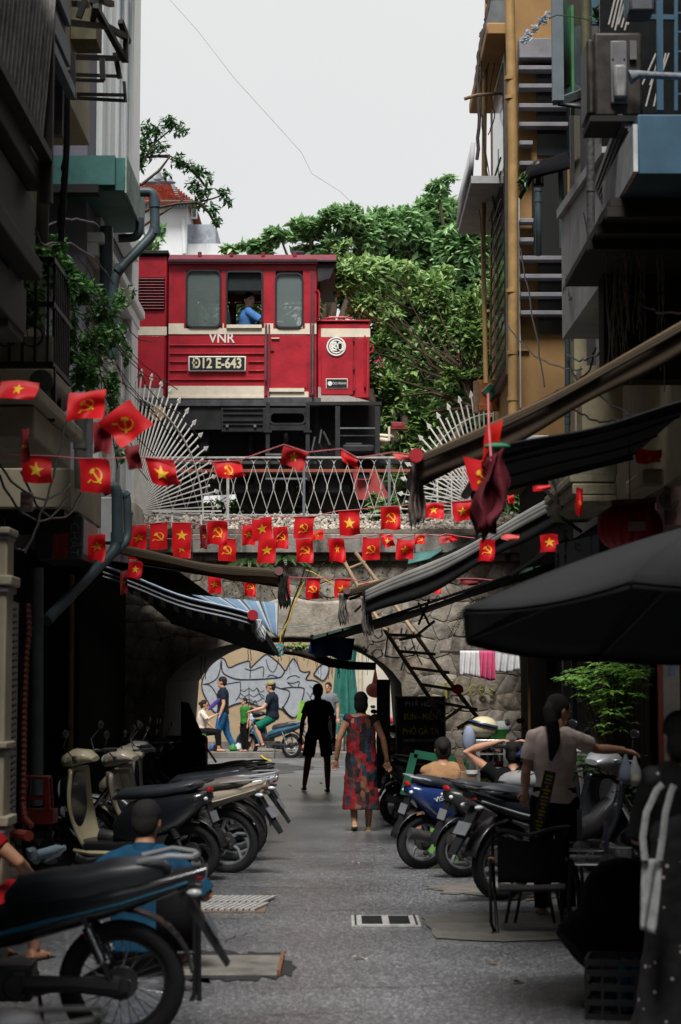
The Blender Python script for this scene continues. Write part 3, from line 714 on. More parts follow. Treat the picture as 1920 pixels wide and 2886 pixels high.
MB().b2(X(866),X(1075),Y0+.7,Y1,Z(1300),Z(1143)).build('inner_bulkhead',BLKD,loco)
m=MB(); m.b2(X(965),X(1055),Y0+.02,Y0+.5,Z(1275),Z(1252)); m.build('battery_box',BLK,loco,bevel=.03)
MB().cyl((X(975),Y0+.2,Z(1249)),(X(1020),Y0+.2,Z(1249)),.03).build('air_pipe',BLK,loco)
for k,(a,b,c)in enumerate((((906,1210),(900,1250),(915,1290)),((912,1215),(930,1255),(925,1272)),((888,1230),(880,1270),(900,1310)))):
 MB().tube([(X(a[0]),Y0+.1,Z(a[1])),(X(b[0]),Y0+.0,Z(b[1])),(X(c[0]),Y0+.08,Z(c[1]))],.02,8).build('brake_hose',RUB,loco)
MB().b2(hx0,X(1070),Y0+.35,Y1-.35,Z(1330),Z(1135)).build('underframe',BLKD,loco)
MB().b2(hx0,X(900),Y0+.12,Y0+.2,Z(1305),Z(1296)).build('brake_rod',M('rod_grey',(.08,.085,.09),.5,metal=.3),loco)
for px,rr_ in((480,.44),(745,.44),(400,.3),(930,.44)):
 c=(X(px),YT+.85,ZR+rr_)
 w_=MB().cyl((c[0],YT+.78,c[2]),(c[0],YT+.9,c[2]),rr_,n=36).cyl((c[0],YT+.9,c[2]),(c[0],YT+.93,c[2]),rr_+.03,n=36).build('wheel',M('wheel_steel',(.05,.042,.036),.6,metal=.3),loco)
 MB().ring((c[0],YT+.775,c[2]),(0,1,0),rr_*.82,.02,30,6).build('rim',BLK,w_)
 for k in range(6):
  a=k*pi/3; MB().beam((c[0],YT+.765,c[2]),(c[0]+cos(a)*rr_*.8,YT+.765,c[2]+sin(a)*rr_*.8),.05,.03,up=(0,1,0)).build('spoke',BLK,w_)
 MB().box((c[0],YT+.6,c[2]+.05),(.34,.22,.3)).build('axle_box',BLK,loco,bevel=.03)
 for k in range(7):MB().box((c[0],YT+.6,c[2]+.24+k*.018),(.8-k*.09,.09,.014)).build('leaf_spring',BLK,loco)
MB().b2(X(470),X(770),YT+.5,YT+.62,ZR+.35,ZR+.5).build('bogie_frame',BLK,loco,bevel=.02)
MB().b2(X(870),X(985),YT+.5,YT+.62,ZR+.35,ZR+.5).build('bogie_frame',BLK,loco,bevel=.02)
MB().cyl((X(447),Y0-.055,Z(1165)),(X(447),Y0+.02,Z(1165)),(X(469)-X(426))/2,n=28).build('round_timber_end',M('end_grain',(.5,.32,.18),.8,var=.2,scale=30),loco)
MB().b2(X(1070),X(1150),Y0+.3,Y0+.5,Z(1300),Z(1288)).build('coupler',BLK,loco)
MB().cyl((X(1070),Y0+.4,Z(1218)),(X(1112),Y0+.4,Z(1221)),.03).cyl((X(1070),Y0+.4,Z(1230)),(X(1100),Y0+.4,Z(1234)),.04).build('air_pipe',CRM,loco)
MB().b2(X(1095),X(1101),Y0+.3,Y0+.4,Z(1235),Z(1195)).build('lamp_bracket',CRM,loco)
MB().b2(X(1106),X(1140),Y0+.3,Y0+.5,Z(1196),Z(1182)).build('red_lamp_box',M('dull_red',(.28,.04,.05),.55,var=.3,scale=12),loco,bevel=.008)
MB().b2(X(1104),X(1152),Y0+.3,Y0+.5,Z(1201),Z(1197)).build('lamp_shelf',M('dull_red',()),loco)
m=MB()
PLO=M('plough_red',(.36,.06,.06),.6,var=.3,scale=6,stain=(.16,.06,.05,6,.55))
pts=[(993,1322),(1058,1322),(1085,1378),(1107,1420),(1060,1412),(1008,1406)]
yo=Y0+.1
m.add([(X(a),yo+(.0 if i in(0,5)else-.1),Z(b))for i,(a,b)in enumerate(pts)],[tuple(range(6))])
m.build('snow_plough',PLO,loco,smooth=0,solid=.03)
frame_ring(X(1007),X(1042),Z(1350),Z(1330),.015,yo-.13,yo-.09,.03).build('plough_slot',PLO,loco)
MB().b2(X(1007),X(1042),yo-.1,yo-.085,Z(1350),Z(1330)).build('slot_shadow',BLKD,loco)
for a,b in((455,500),(560,590),(700,712),(800,812)):
 MB().b2(X(a),X(b),Y0+.15,Y0+.35,Z(1275),Z(1215)).build('gear_box',BLKD,loco,bevel=.03)
loco['label']='red diesel locomotive with cream stripe standing on the viaduct behind the white fence'
tag(MB().b2(-2.4,3.2,YW+1.0,YW+1.06,Z(1330,28),Z(1322,28)).build('pipe_rail',M('faded_red_steel',(.32,.09,.06),.6,var=.2,scale=8)),'thin faded red rail running just behind the white fence','rail')
tag(MB().b2(1.0,2.9,YW+1.3,YW+1.35,Z(1346,28.3),Z(1341,28.3)).build('pipe_rail',M('pale_steel',(.4,.36,.32),.6)),'short pale rail behind the right half of the white fence','rail')
# -------- white wire fence on the viaduct
YFN=YW+.28
FW=M('fence_grey_white',(.5,.5,.49),.55,var=.2,scale=14,stain=(.28,.16,.09,16,.58))
fe=thing('viaduct_fence','white wire railing with looped pattern along the top of the viaduct','fence',(0,YFN,0))
ft,fb=at(900,1292,YFN).z,at(900,1455,YFN).z; fm=(ft+fb)/2
x0,x1=at(375,1300,YFN).x,at(1440,1300,YFN).x
MB().b2(x0,x1,-.02,.02,ft,ft+.025).build('top_rail',FW,fe)
MB().b2(x0,x1,-.012,.012,fb+.012,fb+.028).build('bottom_rail',FW,fe)
for px in(643,857,1097,1330):MB().b2(at(px,1300,YFN).x-.018,at(px,1300,YFN).x+.018,-.018,.018,fb-.28,ft).build('fence_post',GALV if px in(857,1097)else FW,fe)
pit=.184
lp=MB(); w2=pit/2
top=[(-w2*cos(a),0,ft-fm-w2*.9+w2*.9*sin(a))for a in[pi*k/8 for k in range(9)]]
H_=ft-fm
for sgn in(-1,1):
 pts=[(sgn*w2*.0,.006*sgn,0.02),(sgn*w2*.35,.006*sgn,H_*.3),(sgn*w2*1.0,.006*sgn,H_-w2*1.0)]
 lp.tube(pts,.0055,5); lp.tube([(x,y,-z)for x,y,z in pts],.0055,5)
lp.tube(top,.0055,5); lp.tube([(x,y,-z)for x,y,z in top],.0055,5)
lp.cyl((0,0,-.03),(0,0,.03),.012,n=6)
me=lp.mesh('wire_loop',60); me.materials.append(FW)
k=0; x=x0+w2
while x<x1:
 child('wire_loop',me,fe,mtx=T(x,0,fm)); x+=pit
def fan(cpx,cpy,Yc,dirx,diry,Rr,lab,flip=1,n=17,a_lo=0,a_hi=90):
 c=at(cpx,cpy,Yc); t=thing('spear_fan',lab,'railing',c,0,'white spear fans guarding the building corners')
 d=Vector((dirx,diry,0)).normalized(); nrm=Vector((d.y,-d.x,0))
 def pp(a,r):return d*(cos(a)*r)+Vector((0,0,sin(a)*r))
 for k in range(n):
  a=radians(lerp(a_lo,a_hi,k/(n-1))); long_=1.0 if k%2==0 else.93
  m=MB(); m.beam(pp(a,.12),pp(a,Rr*long_),.0145,.0145,up=nrm)
  e_=pp(a,Rr*long_); dr=pp(a,1); sd=nrm.cross(dr).normalized()
  if k%2==0:q=[e_-dr*.01,e_+sd*.034+dr*.02,e_+dr*.1,e_-sd*.034+dr*.02]
  else:q=[e_-dr*.0,e_+sd*.02+dr*.03,e_+dr*.035,e_-sd*.02+dr*.03]
  m.add([v-nrm*.008 for v in q]+[v+nrm*.008 for v in q],[(0,1,2,3),(7,6,5,4),(0,4,5,1),(1,5,6,2),(2,6,7,3),(3,7,4,0)])
  m.build('spear',WHITEM,t)
 MB().tube([pp(radians(lerp(a_lo,a_hi,i/24)),Rr*.83)+nrm*.012 for i in range(25)],.011,6).build('arc_rail',WHITEM,t)
 MB().tube([pp(radians(lerp(a_lo,a_hi,i/24)),Rr*.42)+nrm*.012 for i in range(25)],.008,6).build('arc_rail',WHITEM,t)if False else None
 return t
fan(366,1442,25.9,.57,.82,1.82,'left white quarter fan of iron spears beside the pale blue building',n=29)
fan(1372,1436,26.1,-.62,.6,1.52,'right white fan of iron spears in front of the bougainvillea',n=25,a_lo=4,a_hi=96)
t=thing('picket_rail','low white iron picket rail below the left spear fan','railing',(0,0,0))
for k in range(5):MB().b2(at(404+k*41,1440,26.3).x-.011,at(404+k*41,1440,26.3).x+.011,26.28,26.31,Z(1485,26.3),Z(1440,26.3)).build('picket',WHITEM,t)
MB().b2(at(390,1440,26.3).x,at(625,1440,26.3).x,26.26,26.29,Z(1443,26.3),Z(1439,26.3)).build('rail_bar',WHITEM,t)
t=thing('trellis','white grid trellis of thin bars at the right end of the fence','railing',(0,0,0))
for py in(1320,1352,1380,1402):MB().beam(at(1170,py-4,27.7),at(1440,py+6,27.7),.018).build('trellis_bar',WHITEM,t)
for px in(1232,1272,1305,1345):MB().beam(at(px,1300,27.7),at(px+2,1475,27.7),.02).build('trellis_post',WHITEM,t)
# -------- far side: graffiti wall, house behind the train, trees
YG=50.0
def G(px,py,Y=YG):return at(px,py,Y)
WALLT=M('tan_wall',(.36,.275,.175),.8,var=.12,scale=1.5,bump=.15,stain=(.3,.2,.12,3,.63),streak=.3)
gw=thing('graffiti_wall','tan plaster wall with a large silver and black graffiti seen through the arch','wall',(0,0,0))
MB().b2(-14,G(998,1900).x,YG,YG+.3,.1,4.6).build('wall',WALLT,gw,smooth=0)
MB().b2(-14,G(998,1900).x,YG-.08,YG,.1,.28).build('plinth',CONC,gw)
def gp(p):return G(520+p[0]*.38265,1800+p[1]*.38265)
SILV=M('silver_spray',(.30,.325,.36),.6,var=.12,scale=7,stain=(.3,.32,.35,5,.6)); BLKS=M('black_spray',(.012,.012,.018),.6)
GOUT=[(150,265),(190,195),(240,152),(275,143),(300,160),(328,212),(400,185),(470,165),(483,180),(488,214),(540,165),(600,117),(640,135),(700,185),(742,235),(770,190),(803,148),(830,180),(852,232),(885,247),(925,243),(905,275),(897,302),(950,308),(990,325),(1015,360),(1010,420),(985,440),(960,470),(900,490),(870,470),(845,540),(822,576),(790,575),(745,545),(715,518),(640,500),(560,500),(480,470),(420,470),(330,500),(270,550),(232,545),(200,515),(165,450),(140,400),(128,350),(135,300)]
m=MB(); P_=[gp(p)for p in GOUT]; n=len(P_)
m.add([(p.x,YG-.012,p.z)for p in P_]+[(p.x,YG-.001,p.z)for p in P_],[tuple(range(n)),tuple(range(2*n-1,n-1,-1))])
m.build('graffiti_fill',SILV,gw,smooth=0)
m=MB(); P_=[gp(p)for p in[(962,265),(985,215),(1020,188),(1055,195),(1065,230),(1045,285),(1020,308)]]
m.add([(p.x,YG-.012,p.z)for p in P_],[tuple(range(len(P_)))]); m.build('graffiti_fill',SILV,gw,smooth=0)
STR=[(GOUT+GOUT[:1],9),([(270,160),(262,230),(240,290),(190,325),(150,335)],7),([(272,160),(280,240),(320,275),(400,300),(530,300),(640,292),(710,282),(742,235)],9),([(135,335),(190,345),(240,420),(250,500),(268,545)],7),([(268,545),(245,470),(260,400),(300,340),(410,318)],6),([(488,214),(484,292)],6),([(445,220),(500,232),(580,208),(578,290)],6),([(602,150),(618,215),(650,245),(675,220),(695,145)],5),([(612,282),(640,268),(690,285)],6),([(755,298),(780,278),(820,272),(852,290)],6),([(757,322),(800,328),(845,315),(838,355)],6),([(757,322),(800,355)],5),([(640,340),(700,365),(770,385),(765,440),(718,520)],8),([(710,368),(790,358),(870,362),(882,385),(868,450),(850,530),(822,576)],8),([(720,500),(765,560),(800,585)],14),([(410,305),(412,400),(380,455)],6),([(476,348),(477,480)],5),([(532,355),(560,420),(590,445)],5),([(412,372),(440,388),(476,365),(505,385),(535,365),(560,392),(590,380)],4),([(412,400),(445,425),(478,410),(510,428),(555,405),(590,430)],4),([(400,430),(445,460),(478,445),(520,468),(575,440)],4),([(470,500),(480,460),(500,490),(520,455),(540,490)],5),([(950,265),(985,215),(1020,188),(1055,195),(1065,230),(1045,285),(1020,308),(985,292),(950,265)],9),([(920,345),(960,380)],4),([(900,390),(930,430),(940,400),(965,390)],4),([(925,440),(940,410),(960,420),(950,450),(925,440)],4),([(905,455),(950,475)],6)]
for pts,wd in STR:
 P_=[gp(p)for p in pts]
 Q=[]
 for i in range(len(P_)-1):
  a,b=P_[i],P_[i+1]; pa=P_[max(0,i-1)]; pb=P_[min(len(P_)-1,i+2)]
  for k in range(5):
   t=k/5; Q.append(.5*((2*a)+(b-pa)*t+(2*pa-5*a+4*b-pb)*t*t+(3*a-pa-3*b+pb)*t**3))
 Q.append(P_[-1]); hw=wd*.38265/S(YG)*.5; vs=[]
 for i,q in enumerate(Q):
  d=(Q[min(i+1,len(Q)-1)]-Q[max(i-1,0)]); d=Vector((d.x,0,d.z)); d=d.normalized()if d.length>0 else Vector((1,0,0)); nn=Vector((-d.z,0,d.x))*hw*(1 if 0<i<len(Q)-1 else.5)
  vs+=[(q.x+nn.x,YG-.02,q.z+nn.z),(q.x-nn.x,YG-.02,q.z-nn.z)]
 MB().add(vs,[(2*i,2*i+1,2*i+3,2*i+2)for i in range(len(Q)-1)]).build('graffiti_line',BLKS,gw,smooth=0)
gw2=thing('pale_wall','pale cream wall right of the folded green parasol behind the arch','wall',(0,0,0))
MB().b2(G(1000,1900).x,14,YG+.1,YG+.4,.1,4.6).build('wall',M('pale_cream_wall',(.5,.47,.4),.8,var=.1,scale=2,stain=(.4,.36,.3,3,.6)),gw2,smooth=0)
MB().cyl((G(1016,1900).x,YG+.02,.1),(G(1016,1900).x,YG+.02,4),.05).build('pipe',M('cream_pipe',(.5,.44,.34),.6),gw2)
t=thing('closed_parasol','tall folded green parasol hanging in pleats behind the arch','parasol',G(972,2100,47.6))
t.location.z=.13
GC=M_cloth('parasol_green',(.03,.17,.14),.15,var=.25,scale=4)
zt_=G(960,1800,47.6).z
for(z0,z1,r0,r1)in((zt_-.75-.13,zt_+.1,.20,.3),(.35,zt_-.8,.34,.2)):
 m=MB()
 m.grid(lambda u,v:((lerp(r0,r1,v)*(1+.18*cos(u*2*pi*9)))*cos(u*2*pi),(lerp(r0,r1,v)*(1+.18*cos(u*2*pi*9)))*sin(u*2*pi),lerp(z0,z1,v)+(.04*cos(u*2*pi*9)if v==0 else 0)),72,8)
 m.build('canopy',GC,t,smooth=60)
MB().cyl((0,0,0),(0,0,zt_),.03).build('pole',GALV,t)
GREENP=M('green_plastic',(.12,.28,.06),.45,var=.1)
def stool(x,y,h,w_,mat,lab,z0=0.0,grp=None,rz=0,cat='stool'):
 t=thing('plastic_stool',lab,cat,(x,y,z0),rz,grp)
 MB().box((0,0,h-.012),(w_,w_,.024)).build('seat',mat,t,bevel=.006)
 for sx in(-1,1):
  for sy in(-1,1):
   MB().beam((sx*w_*.5,sy*w_*.5,0),(sx*w_*.42,sy*w_*.42,h-.02),.04,.03).build('leg',mat,t)
 for sx in(-1,1):
  MB().b2(sx*w_*.47-.008,sx*w_*.47+.008,-w_*.42,w_*.42,h*.28,h*.38).build('stretcher',mat,t)
  MB().b2(-w_*.42,w_*.42,sx*w_*.47-.008,sx*w_*.47+.008,h*.28,h*.38).build('stretcher',mat,t)
 return t
H=thing('far_house','weathered white house with a red tiled roof far behind the locomotive','house',(0,0,0))
YH_=62
HW_=M('stained_white',(.62,.64,.66),.8,var=.08,scale=1,stain=(.33,.34,.36,.9,.52),streak=.18)
def HP(px,py,Y=YH_):return at(px,py,Y)
hx=lambda px:HP(px,700).x
hz=lambda py:HP(500,py).z
MB().b2(hx(330),hx(526),YH_,YH_+6,4,hz(572)).build('wall',HW_,H,smooth=0)
MB().b2(hx(524),hx(605),YH_+.5,YH_+5,4,hz(622)).build('wall',M('stained_grey',(.3,.33,.38),.8,var=.3,scale=1.4,stain=(.6,.62,.65,1.1,.5)),H,smooth=0)
MB().b2(hx(518),hx(622),YH_+.3,YH_+5,4,hz(681)).build('wall',HW_,H,smooth=0)
TILE=M('roof_tile_red',(.34,.085,.05),.75,var=.25,scale=4,island=.3)
TR=M('ridge_grey',(.16,.19,.22),.8,var=.2)
rp=[(404,574),(552,574),(486,524),(410,524)]
rf=thing
m=MB(); a,b,c,d=[HP(*p,YH_+(-.5 if i<2 else 2.4))for i,p in enumerate(rp)]
a.x=HP(330,574).x; d.x=HP(345,524).x
m.add([a,b,c,d,(b.x,YH_+6,b.z),(a.x,YH_+6,a.z)],[(0,1,2,3),(1,4,2),(3,2,4,5)])
roof=m.build('roof',TILE,H,smooth=0)
m=MB()
for r_ in range(9):
 v=r_/9; A=a.lerp(d,v); B=b.lerp(c,v); A2=a.lerp(d,v+.12); B2=b.lerp(c,v+.12); n=30
 for k in range(n):
  p=A.lerp(B,(k+.1)/n); q=A.lerp(B,(k+.95)/n); p2=A2.lerp(B2,(k+.1)/n); q2=A2.lerp(B2,(k+.95)/n); up=Vector((0,-.03,.05))
  m.add([p+up*1.6,q+up*1.6,q2+up*.4,p2+up*.4,p-up*.2,q-up*.2],[(0,1,2,3),(4,5,1,0)])
o=m.build('roof_tile',TILE,roof,smooth=0); o['kind']='stuff'
MB().beam(HP(408,524,YH_+2.4),HP(486,522,YH_+2.4),.18,.3).build('ridge',TR,roof)
MB().beam(HP(486,522,YH_+2.4),HP(500,556,YH_+.6),.12).beam(HP(500,556,YH_+.6),HP(552,576,YH_-.4),.12).build('ridge',TR,roof)
for px,hgt in((415,.2),(430,.25),(448,.55),(463,.3),(480,.25)):
 p=HP(px,521,YH_+2.4); MB().lathe([(.12,0),(.2,hgt*.3),(.08,hgt*.6),(.03,hgt)],p,8).build('finial',TR,roof)
for k in range(16):MB().box(HP(410+k*9.2,581,YH_-.3),(.05,.3,.08)).build('eave_bracket',TR,H)
MB().b2(hx(404),hx(552),YH_-.5,YH_,hz(580),hz(575)).build('eave',TR,H)
wnd=MB().b2(hx(540),hx(556),YH_-.12,YH_,hz(617),hz(592)).build('window',WHITE,H)
MB().b2(hx(543),hx(553),YH_-.14,YH_-.121,hz(614),hz(595)).build('pane',GLASSD,wnd)
MB().cyl(HP(520,715),HP(516,618),.06).build('drain_pipe',WHITE,H)
# -------- foliage
def leaf_cloud(m,cen,rad,n,size,flat=.7,hollow=.55,seed_noise=0.0,stretch=1.7):
 """leaf-sized folded faces spread through an ellipsoid, thinned by noise so gaps show"""
 cen=Vector(cen); rad=Vector(rad); made=0; tries=0
 while made<n and tries<n*5:
  tries+=1
  v=Vector((R.gauss(0,1),R.gauss(0,1),R.gauss(0,1))).normalized()*(hollow+(1-hollow)*R.random()**.7)
  p=cen+Vector((v.x*rad.x,v.y*rad.y,v.z*rad.z))
  if seed_noise and mnoise.noise(p*seed_noise)<-.05:continue
  leaf(m,p,size*R.choice((.5,.7,.9,1.0,1.2,1.35)),(p-cen),stretch); made+=1
def leaf(m,p,s,out,stretch=1.7):
 d=Vector((R.uniform(-1,1),R.uniform(-1,1),R.uniform(-.7,.5)))+out.normalized()*.8 if out.length>1e-6 else Vector((R.uniform(-1,1),R.uniform(-1,1),R.uniform(-1,.4)))
 d=d.normalized(); sd=d.cross(Vector((R.uniform(-.5,.5),R.uniform(-.5,.5),1))).normalized(); up=sd.cross(d)
 L_,W_=s*stretch*.5,s*.5
 m.add([p-d*L_,p+sd*W_*.8-up*(.12*s),p+d*L_-up*(.2*s),p-sd*W_*.8-up*(.12*s),p+up*.05*s],[(0,1,4),(1,2,4),(2,3,4),(3,0,4)])
LF_B=M_leaf('broad_leaf',(.09,.22,.08),(.34,.54,.24),.38,.35)
LF_S=M_leaf('small_leaf',(.03,.09,.03),(.24,.38,.09),.45,.35)
LF_Y=M_leaf('variegated_leaf',(.07,.19,.05),(.46,.64,.25),.5,.35)
LF_D=M_leaf('dark_leaf',(.015,.05,.02),(.09,.18,.055),.4,.25)
LF_H=M_leaf('hazy_leaf',(.05,.10,.06),(.13,.23,.11),.5,.25)
BARK=M('bark',(.07,.05,.035),.9,var=.35,scale=9,bump=.5)
def limbs(t,base,tips,r0,name='trunk'):
 for tp in tips:
  base_=Vector(base); tp=Vector(tp); mid=base_.lerp(tp,.5)+Vector((R.uniform(-.2,.2),R.uniform(-.1,.1),R.uniform(0,.25)))
  pts=[base_,base_.lerp(mid,.5),mid,mid.lerp(tp,.5)+Vector((R.uniform(-.05,.05),0,R.uniform(-.05,.05))),tp]
  MB().tube(pts,[r0,r0*.8,r0*.6,r0*.35,r0*.12],6).build(name,BARK,t,smooth=60)
def tree(name,lab,base,clumps,mat,nper,size,Y,r0=.12,noise_=1.2,grp='trees behind the viaduct',stretch=1.7,cat='tree'):
 t=thing(name,lab,cat,(0,0,0),0,grp); m=MB(); tips=[]
 for(px,py,rpx,rpy,dy)in clumps:
  c=at(px,py,Y+dy); s_=(Y+dy)/F_PX
  n0=int(nper*rpx*rpy/3600); leaf_cloud(m,c,(rpx*s_,max(rpx,rpy)*s_*.7,rpy*s_),int(n0*.6),size,hollow=.3,seed_noise=noise_,stretch=stretch); tips.append(c)
  for _ in range(4):
   q=c+Vector((R.gauss(0,.55)*rpx*s_,R.uniform(-.4,.3)*rpx*s_,R.gauss(0,.55)*rpy*s_)); f_=R.uniform(.25,.5)
   leaf_cloud(m,q,(rpx*s_*f_*1.2,rpx*s_*f_,rpy*s_*f_),int(n0*.15),size,hollow=.2,stretch=stretch)
 o=m.build('crown',mat,t,smooth=0); o['kind']='stuff'
 limbs(t,base,tips,r0); return t
tree('almond_tree','tall broad leaved tree rising highest behind the right building',at(1300,1250,41),[(1345,590,90,70,0),(1240,620,95,75,1),(1130,640,90,65,0),(1330,700,120,90,0),(1180,740,120,90,.5),(1060,700,70,60,.5),(1400,640,60,110,0),(1235,535,40,30,0),(1380,830,100,110,1),(1250,840,120,80,1)],LF_B,760,.125,41,.16,noise_=.9)
tree('broadleaf_tree','bright leafy tree directly behind the roof of the cab',at(900,1100,36),[(870,650,75,42,0),(960,615,70,45,0),(790,668,55,30,0),(720,695,45,24,0),(655,702,32,16,0),(1010,680,90,60,.5),(930,700,120,45,.3),(1080,640,60,55,.8)],LF_B,760,.115,36,.1,noise_=1.4)
tree('dense_hedge_tree','dense mid green tree filling the gap right of the cab',at(1150,1500,38),[(1000,800,95,90,1.5),(1100,860,110,110,1.5),(1220,900,130,120,1.5),(1340,900,110,130,1.5),(1110,1010,120,110,1.5),(1260,1050,130,120,1.5),(1380,1080,90,130,1.5),(1100,1180,110,90,1.5),(1220,1220,130,90,1.5),(1350,1250,100,100,1.5),(1150,1330,160,90,1.5),(1330,1380,120,90,1.5),(1440,1200,70,160,1.5),(1430,1400,60,80,1.5)],LF_D,560,.13,38,.12,noise_=0)
tree('bougainvillea','spreading bougainvillea with pale variegated leaves and pink flowers right of the cab',at(1375,1085,31.5),[(1000,770,90,60,0),(1110,800,100,70,.3),(1220,830,100,80,0),(1040,860,80,60,0),(1150,900,100,70,0),(1270,920,90,80,0),(1350,870,70,90,0),(1100,980,70,70,0),(1210,1010,90,60,0),(1330,1000,90,60,0),(1150,1100,80,60,0),(1250,1120,80,60,0),(1340,1130,70,60,0),(970,700,40,30,0)],LF_Y,420,.08,31.5,.05,noise_=1.5,cat='shrub',grp='shrubs beside the locomotive')
tree('green_bush','glossy green bush in front of the lower bougainvillea stems',at(1340,1150,30.8),[(1380,880,60,90,0),(1330,960,70,70,0),(1400,1000,40,90,0),(1080,1120,60,60,.4),(1130,1200,70,60,.4),(1220,1190,70,50,.4),(1180,1270,70,50,.4),(1070,1060,40,50,.4),(1290,1060,60,40,0)],LF_S,330,.085,30.8,.04,noise_=1.6,cat='shrub',grp='shrubs beside the locomotive')
tree('trackside_bush','low green bush growing behind the wire fence',at(1000,1440,33),[(760,1400,90,50,0),(880,1390,80,60,0),(980,1380,80,70,0),(1180,1400,120,60,0),(1300,1350,100,80,0),(640,1430,80,30,0),(480,1400,60,40,0),(1400,1390,60,70,0),(1180,1320,90,60,0),(700,1450,120,30,0),(900,1450,120,30,0),(480,1450,120,30,0),(1050,1455,120,24,0)],LF_S,420,.1,33.4,.04,noise_=0,cat='shrub',grp='shrubs beside the locomotive')
tree('broad_leaf_weed','broad leaved weed sprouting from the ballast behind the fence',at(1070,1480,27.9),[(1065,1445,28,30,0),(1090,1420,22,20,0),(1050,1400,18,14,0)],LF_B,260,.1,27.9,.01,noise_=0,cat='plant',grp='shrubs beside the locomotive')
tree('tree_behind_cab','leafy tree seen through the open cab windows',at(700,1300,35),[(700,860,60,70,0),(620,880,60,60,.5),(780,880,60,70,.5),(560,880,60,60,.8),(850,860,60,60,.5),(500,880,40,50,.5)],LF_S,200,.12,35,.05,noise_=1.4)
PINK=M_cloth('pink_petal',(.62,.05,.22),.3)
for(px,py,r_)in((1062,1018,9),(1074,1012,7),(1078,1026,6),(1068,1030,6),(1364,920,7),(1288,1004,5),(1393,1014,7),(1398,1008,4)):
 m=MB(); c=at(px,py,31.0 if px>1100 else 31.0); s_=r_/S(31)
 for k in range(9):leaf(m,c+Vector((R.uniform(-1,1),R.uniform(-1,1),R.uniform(-1,1)))*s_*.7,s_*.9,Vector((0,0,0)),1.1)
 tag(m.build('blossom',PINK,smooth=0),{1062:'pink blossom beside the front edge of the locomotive, large middle tuft',1074:'pink blossom beside the locomotive, upper right of its cluster',1078:'pink blossom beside the locomotive, lower right of its cluster',1068:'pink blossom beside the locomotive, lowest of its cluster',1364:'lone pink blossom high up by the ochre poles',1288:'small pink blossom left of the wooden sign',1393:'pink blossom above the green diamond sign',1398:'tiny pink blossom touching the one above the green diamond sign'}[px],'flower','bougainvillea blossoms')
t=thing('bare_branches','tangle of thin dark stems running up through the bougainvillea','branches',(0,0,0))
for k in range(26):
 a=at(1375+R.uniform(-12,12),1085,31); b=at(R.uniform(1010,1400),R.uniform(760,1010),31+R.uniform(-.3,.3)); mid=a.lerp(b,.5)+Vector((R.uniform(-.3,.1),0,R.uniform(-.35,.1)))
 pts=[a,a.lerp(mid,.5)+Vector((0,0,-.06)),mid,mid.lerp(b,.5)+Vector((R.uniform(-.06,.06),0,.06)),b]
 MB().tube(pts,[.022,.018,.013,.009,.004],5).build('branch',BARK,t,smooth=60)
t=thing('overhanging_tree','sparse tree reaching over from behind the pale building against the sky','tree',(0,0,0))
YO=33.5
br=[[(330,560),(370,500),(395,470),(420,430),(440,400),(500,350)],[(330,520),(400,520),(450,480),(480,440),(520,460)],[(340,640),(420,590),(500,575),(560,570),(600,560),(640,545)],[(400,470),(380,420),(370,370)],[(560,570),(590,600),(610,640)],[(480,440),(440,440),(400,445)],[(520,460),(560,500),(590,540)],[(340,690),(400,640),(460,600),(520,560)]]
for b_ in br:
 MB().tube([at(x,y,YO+R.uniform(-.1,.1))for x,y in b_],[.03*(1-i/len(b_))+.006 for i in range(len(b_))],5).build('branch',BARK,t,smooth=60)
MB().tube([at(300,1300,YO),at(310,900,YO),at(330,640,YO)],[.14,.1,.06],8).build('trunk',BARK,t)
m=MB()
for(px,py,rx_,ry_,n_)in((480,345,38,24,130),(440,370,34,26,90),(410,360,26,26,60),(510,370,24,20,60),(405,400,30,26,80),(425,430,36,30,90),(400,455,18,30,50),(455,415,25,20,50),(470,490,26,16,30),(505,455,26,28,80),(530,470,25,25,50),(560,485,26,24,70),(545,520,26,24,60),(570,540,36,26,110),(590,500,20,24,40),(630,545,26,22,70),(560,575,26,20,40),(605,590,20,24,50),(640,570,16,16,24),(612,625,18,18,40),(430,600,12,10,10),(460,655,12,14,14),(415,680,14,18,24),(350,400,20,60,50)):
 s_=YO/F_PX; leaf_cloud(m,at(px,py,YO),(rx_*s_,.15,ry_*s_),int(n_*1.0),.062,hollow=.05,stretch=2.0)
o=m.build('crown',M_leaf('glossy_leaf',(.02,.075,.03),(.08,.19,.06),.35,.3),t,smooth=0); o['kind']='stuff'
tree('low_garden_tree','leafy tree low between the far house and the pale building',at(400,900,45),[(420,690,22,30,0),(455,650,14,18,0),(380,740,30,40,0)],LF_B,300,.2,45,.05,noise_=0)
tag(MB().tube([at(480,0,26),at(560,90,26),at(660,220,26),at(760,330,26.2),at(850,430,26.4),at(880,490,26.4),at(960,540,26.5),at(1010,590,26.5)],.0028,5).build('overhead_cable',M('cable_grey',(.35,.35,.35),.6)),'single thin cable sagging across the open sky','cable')
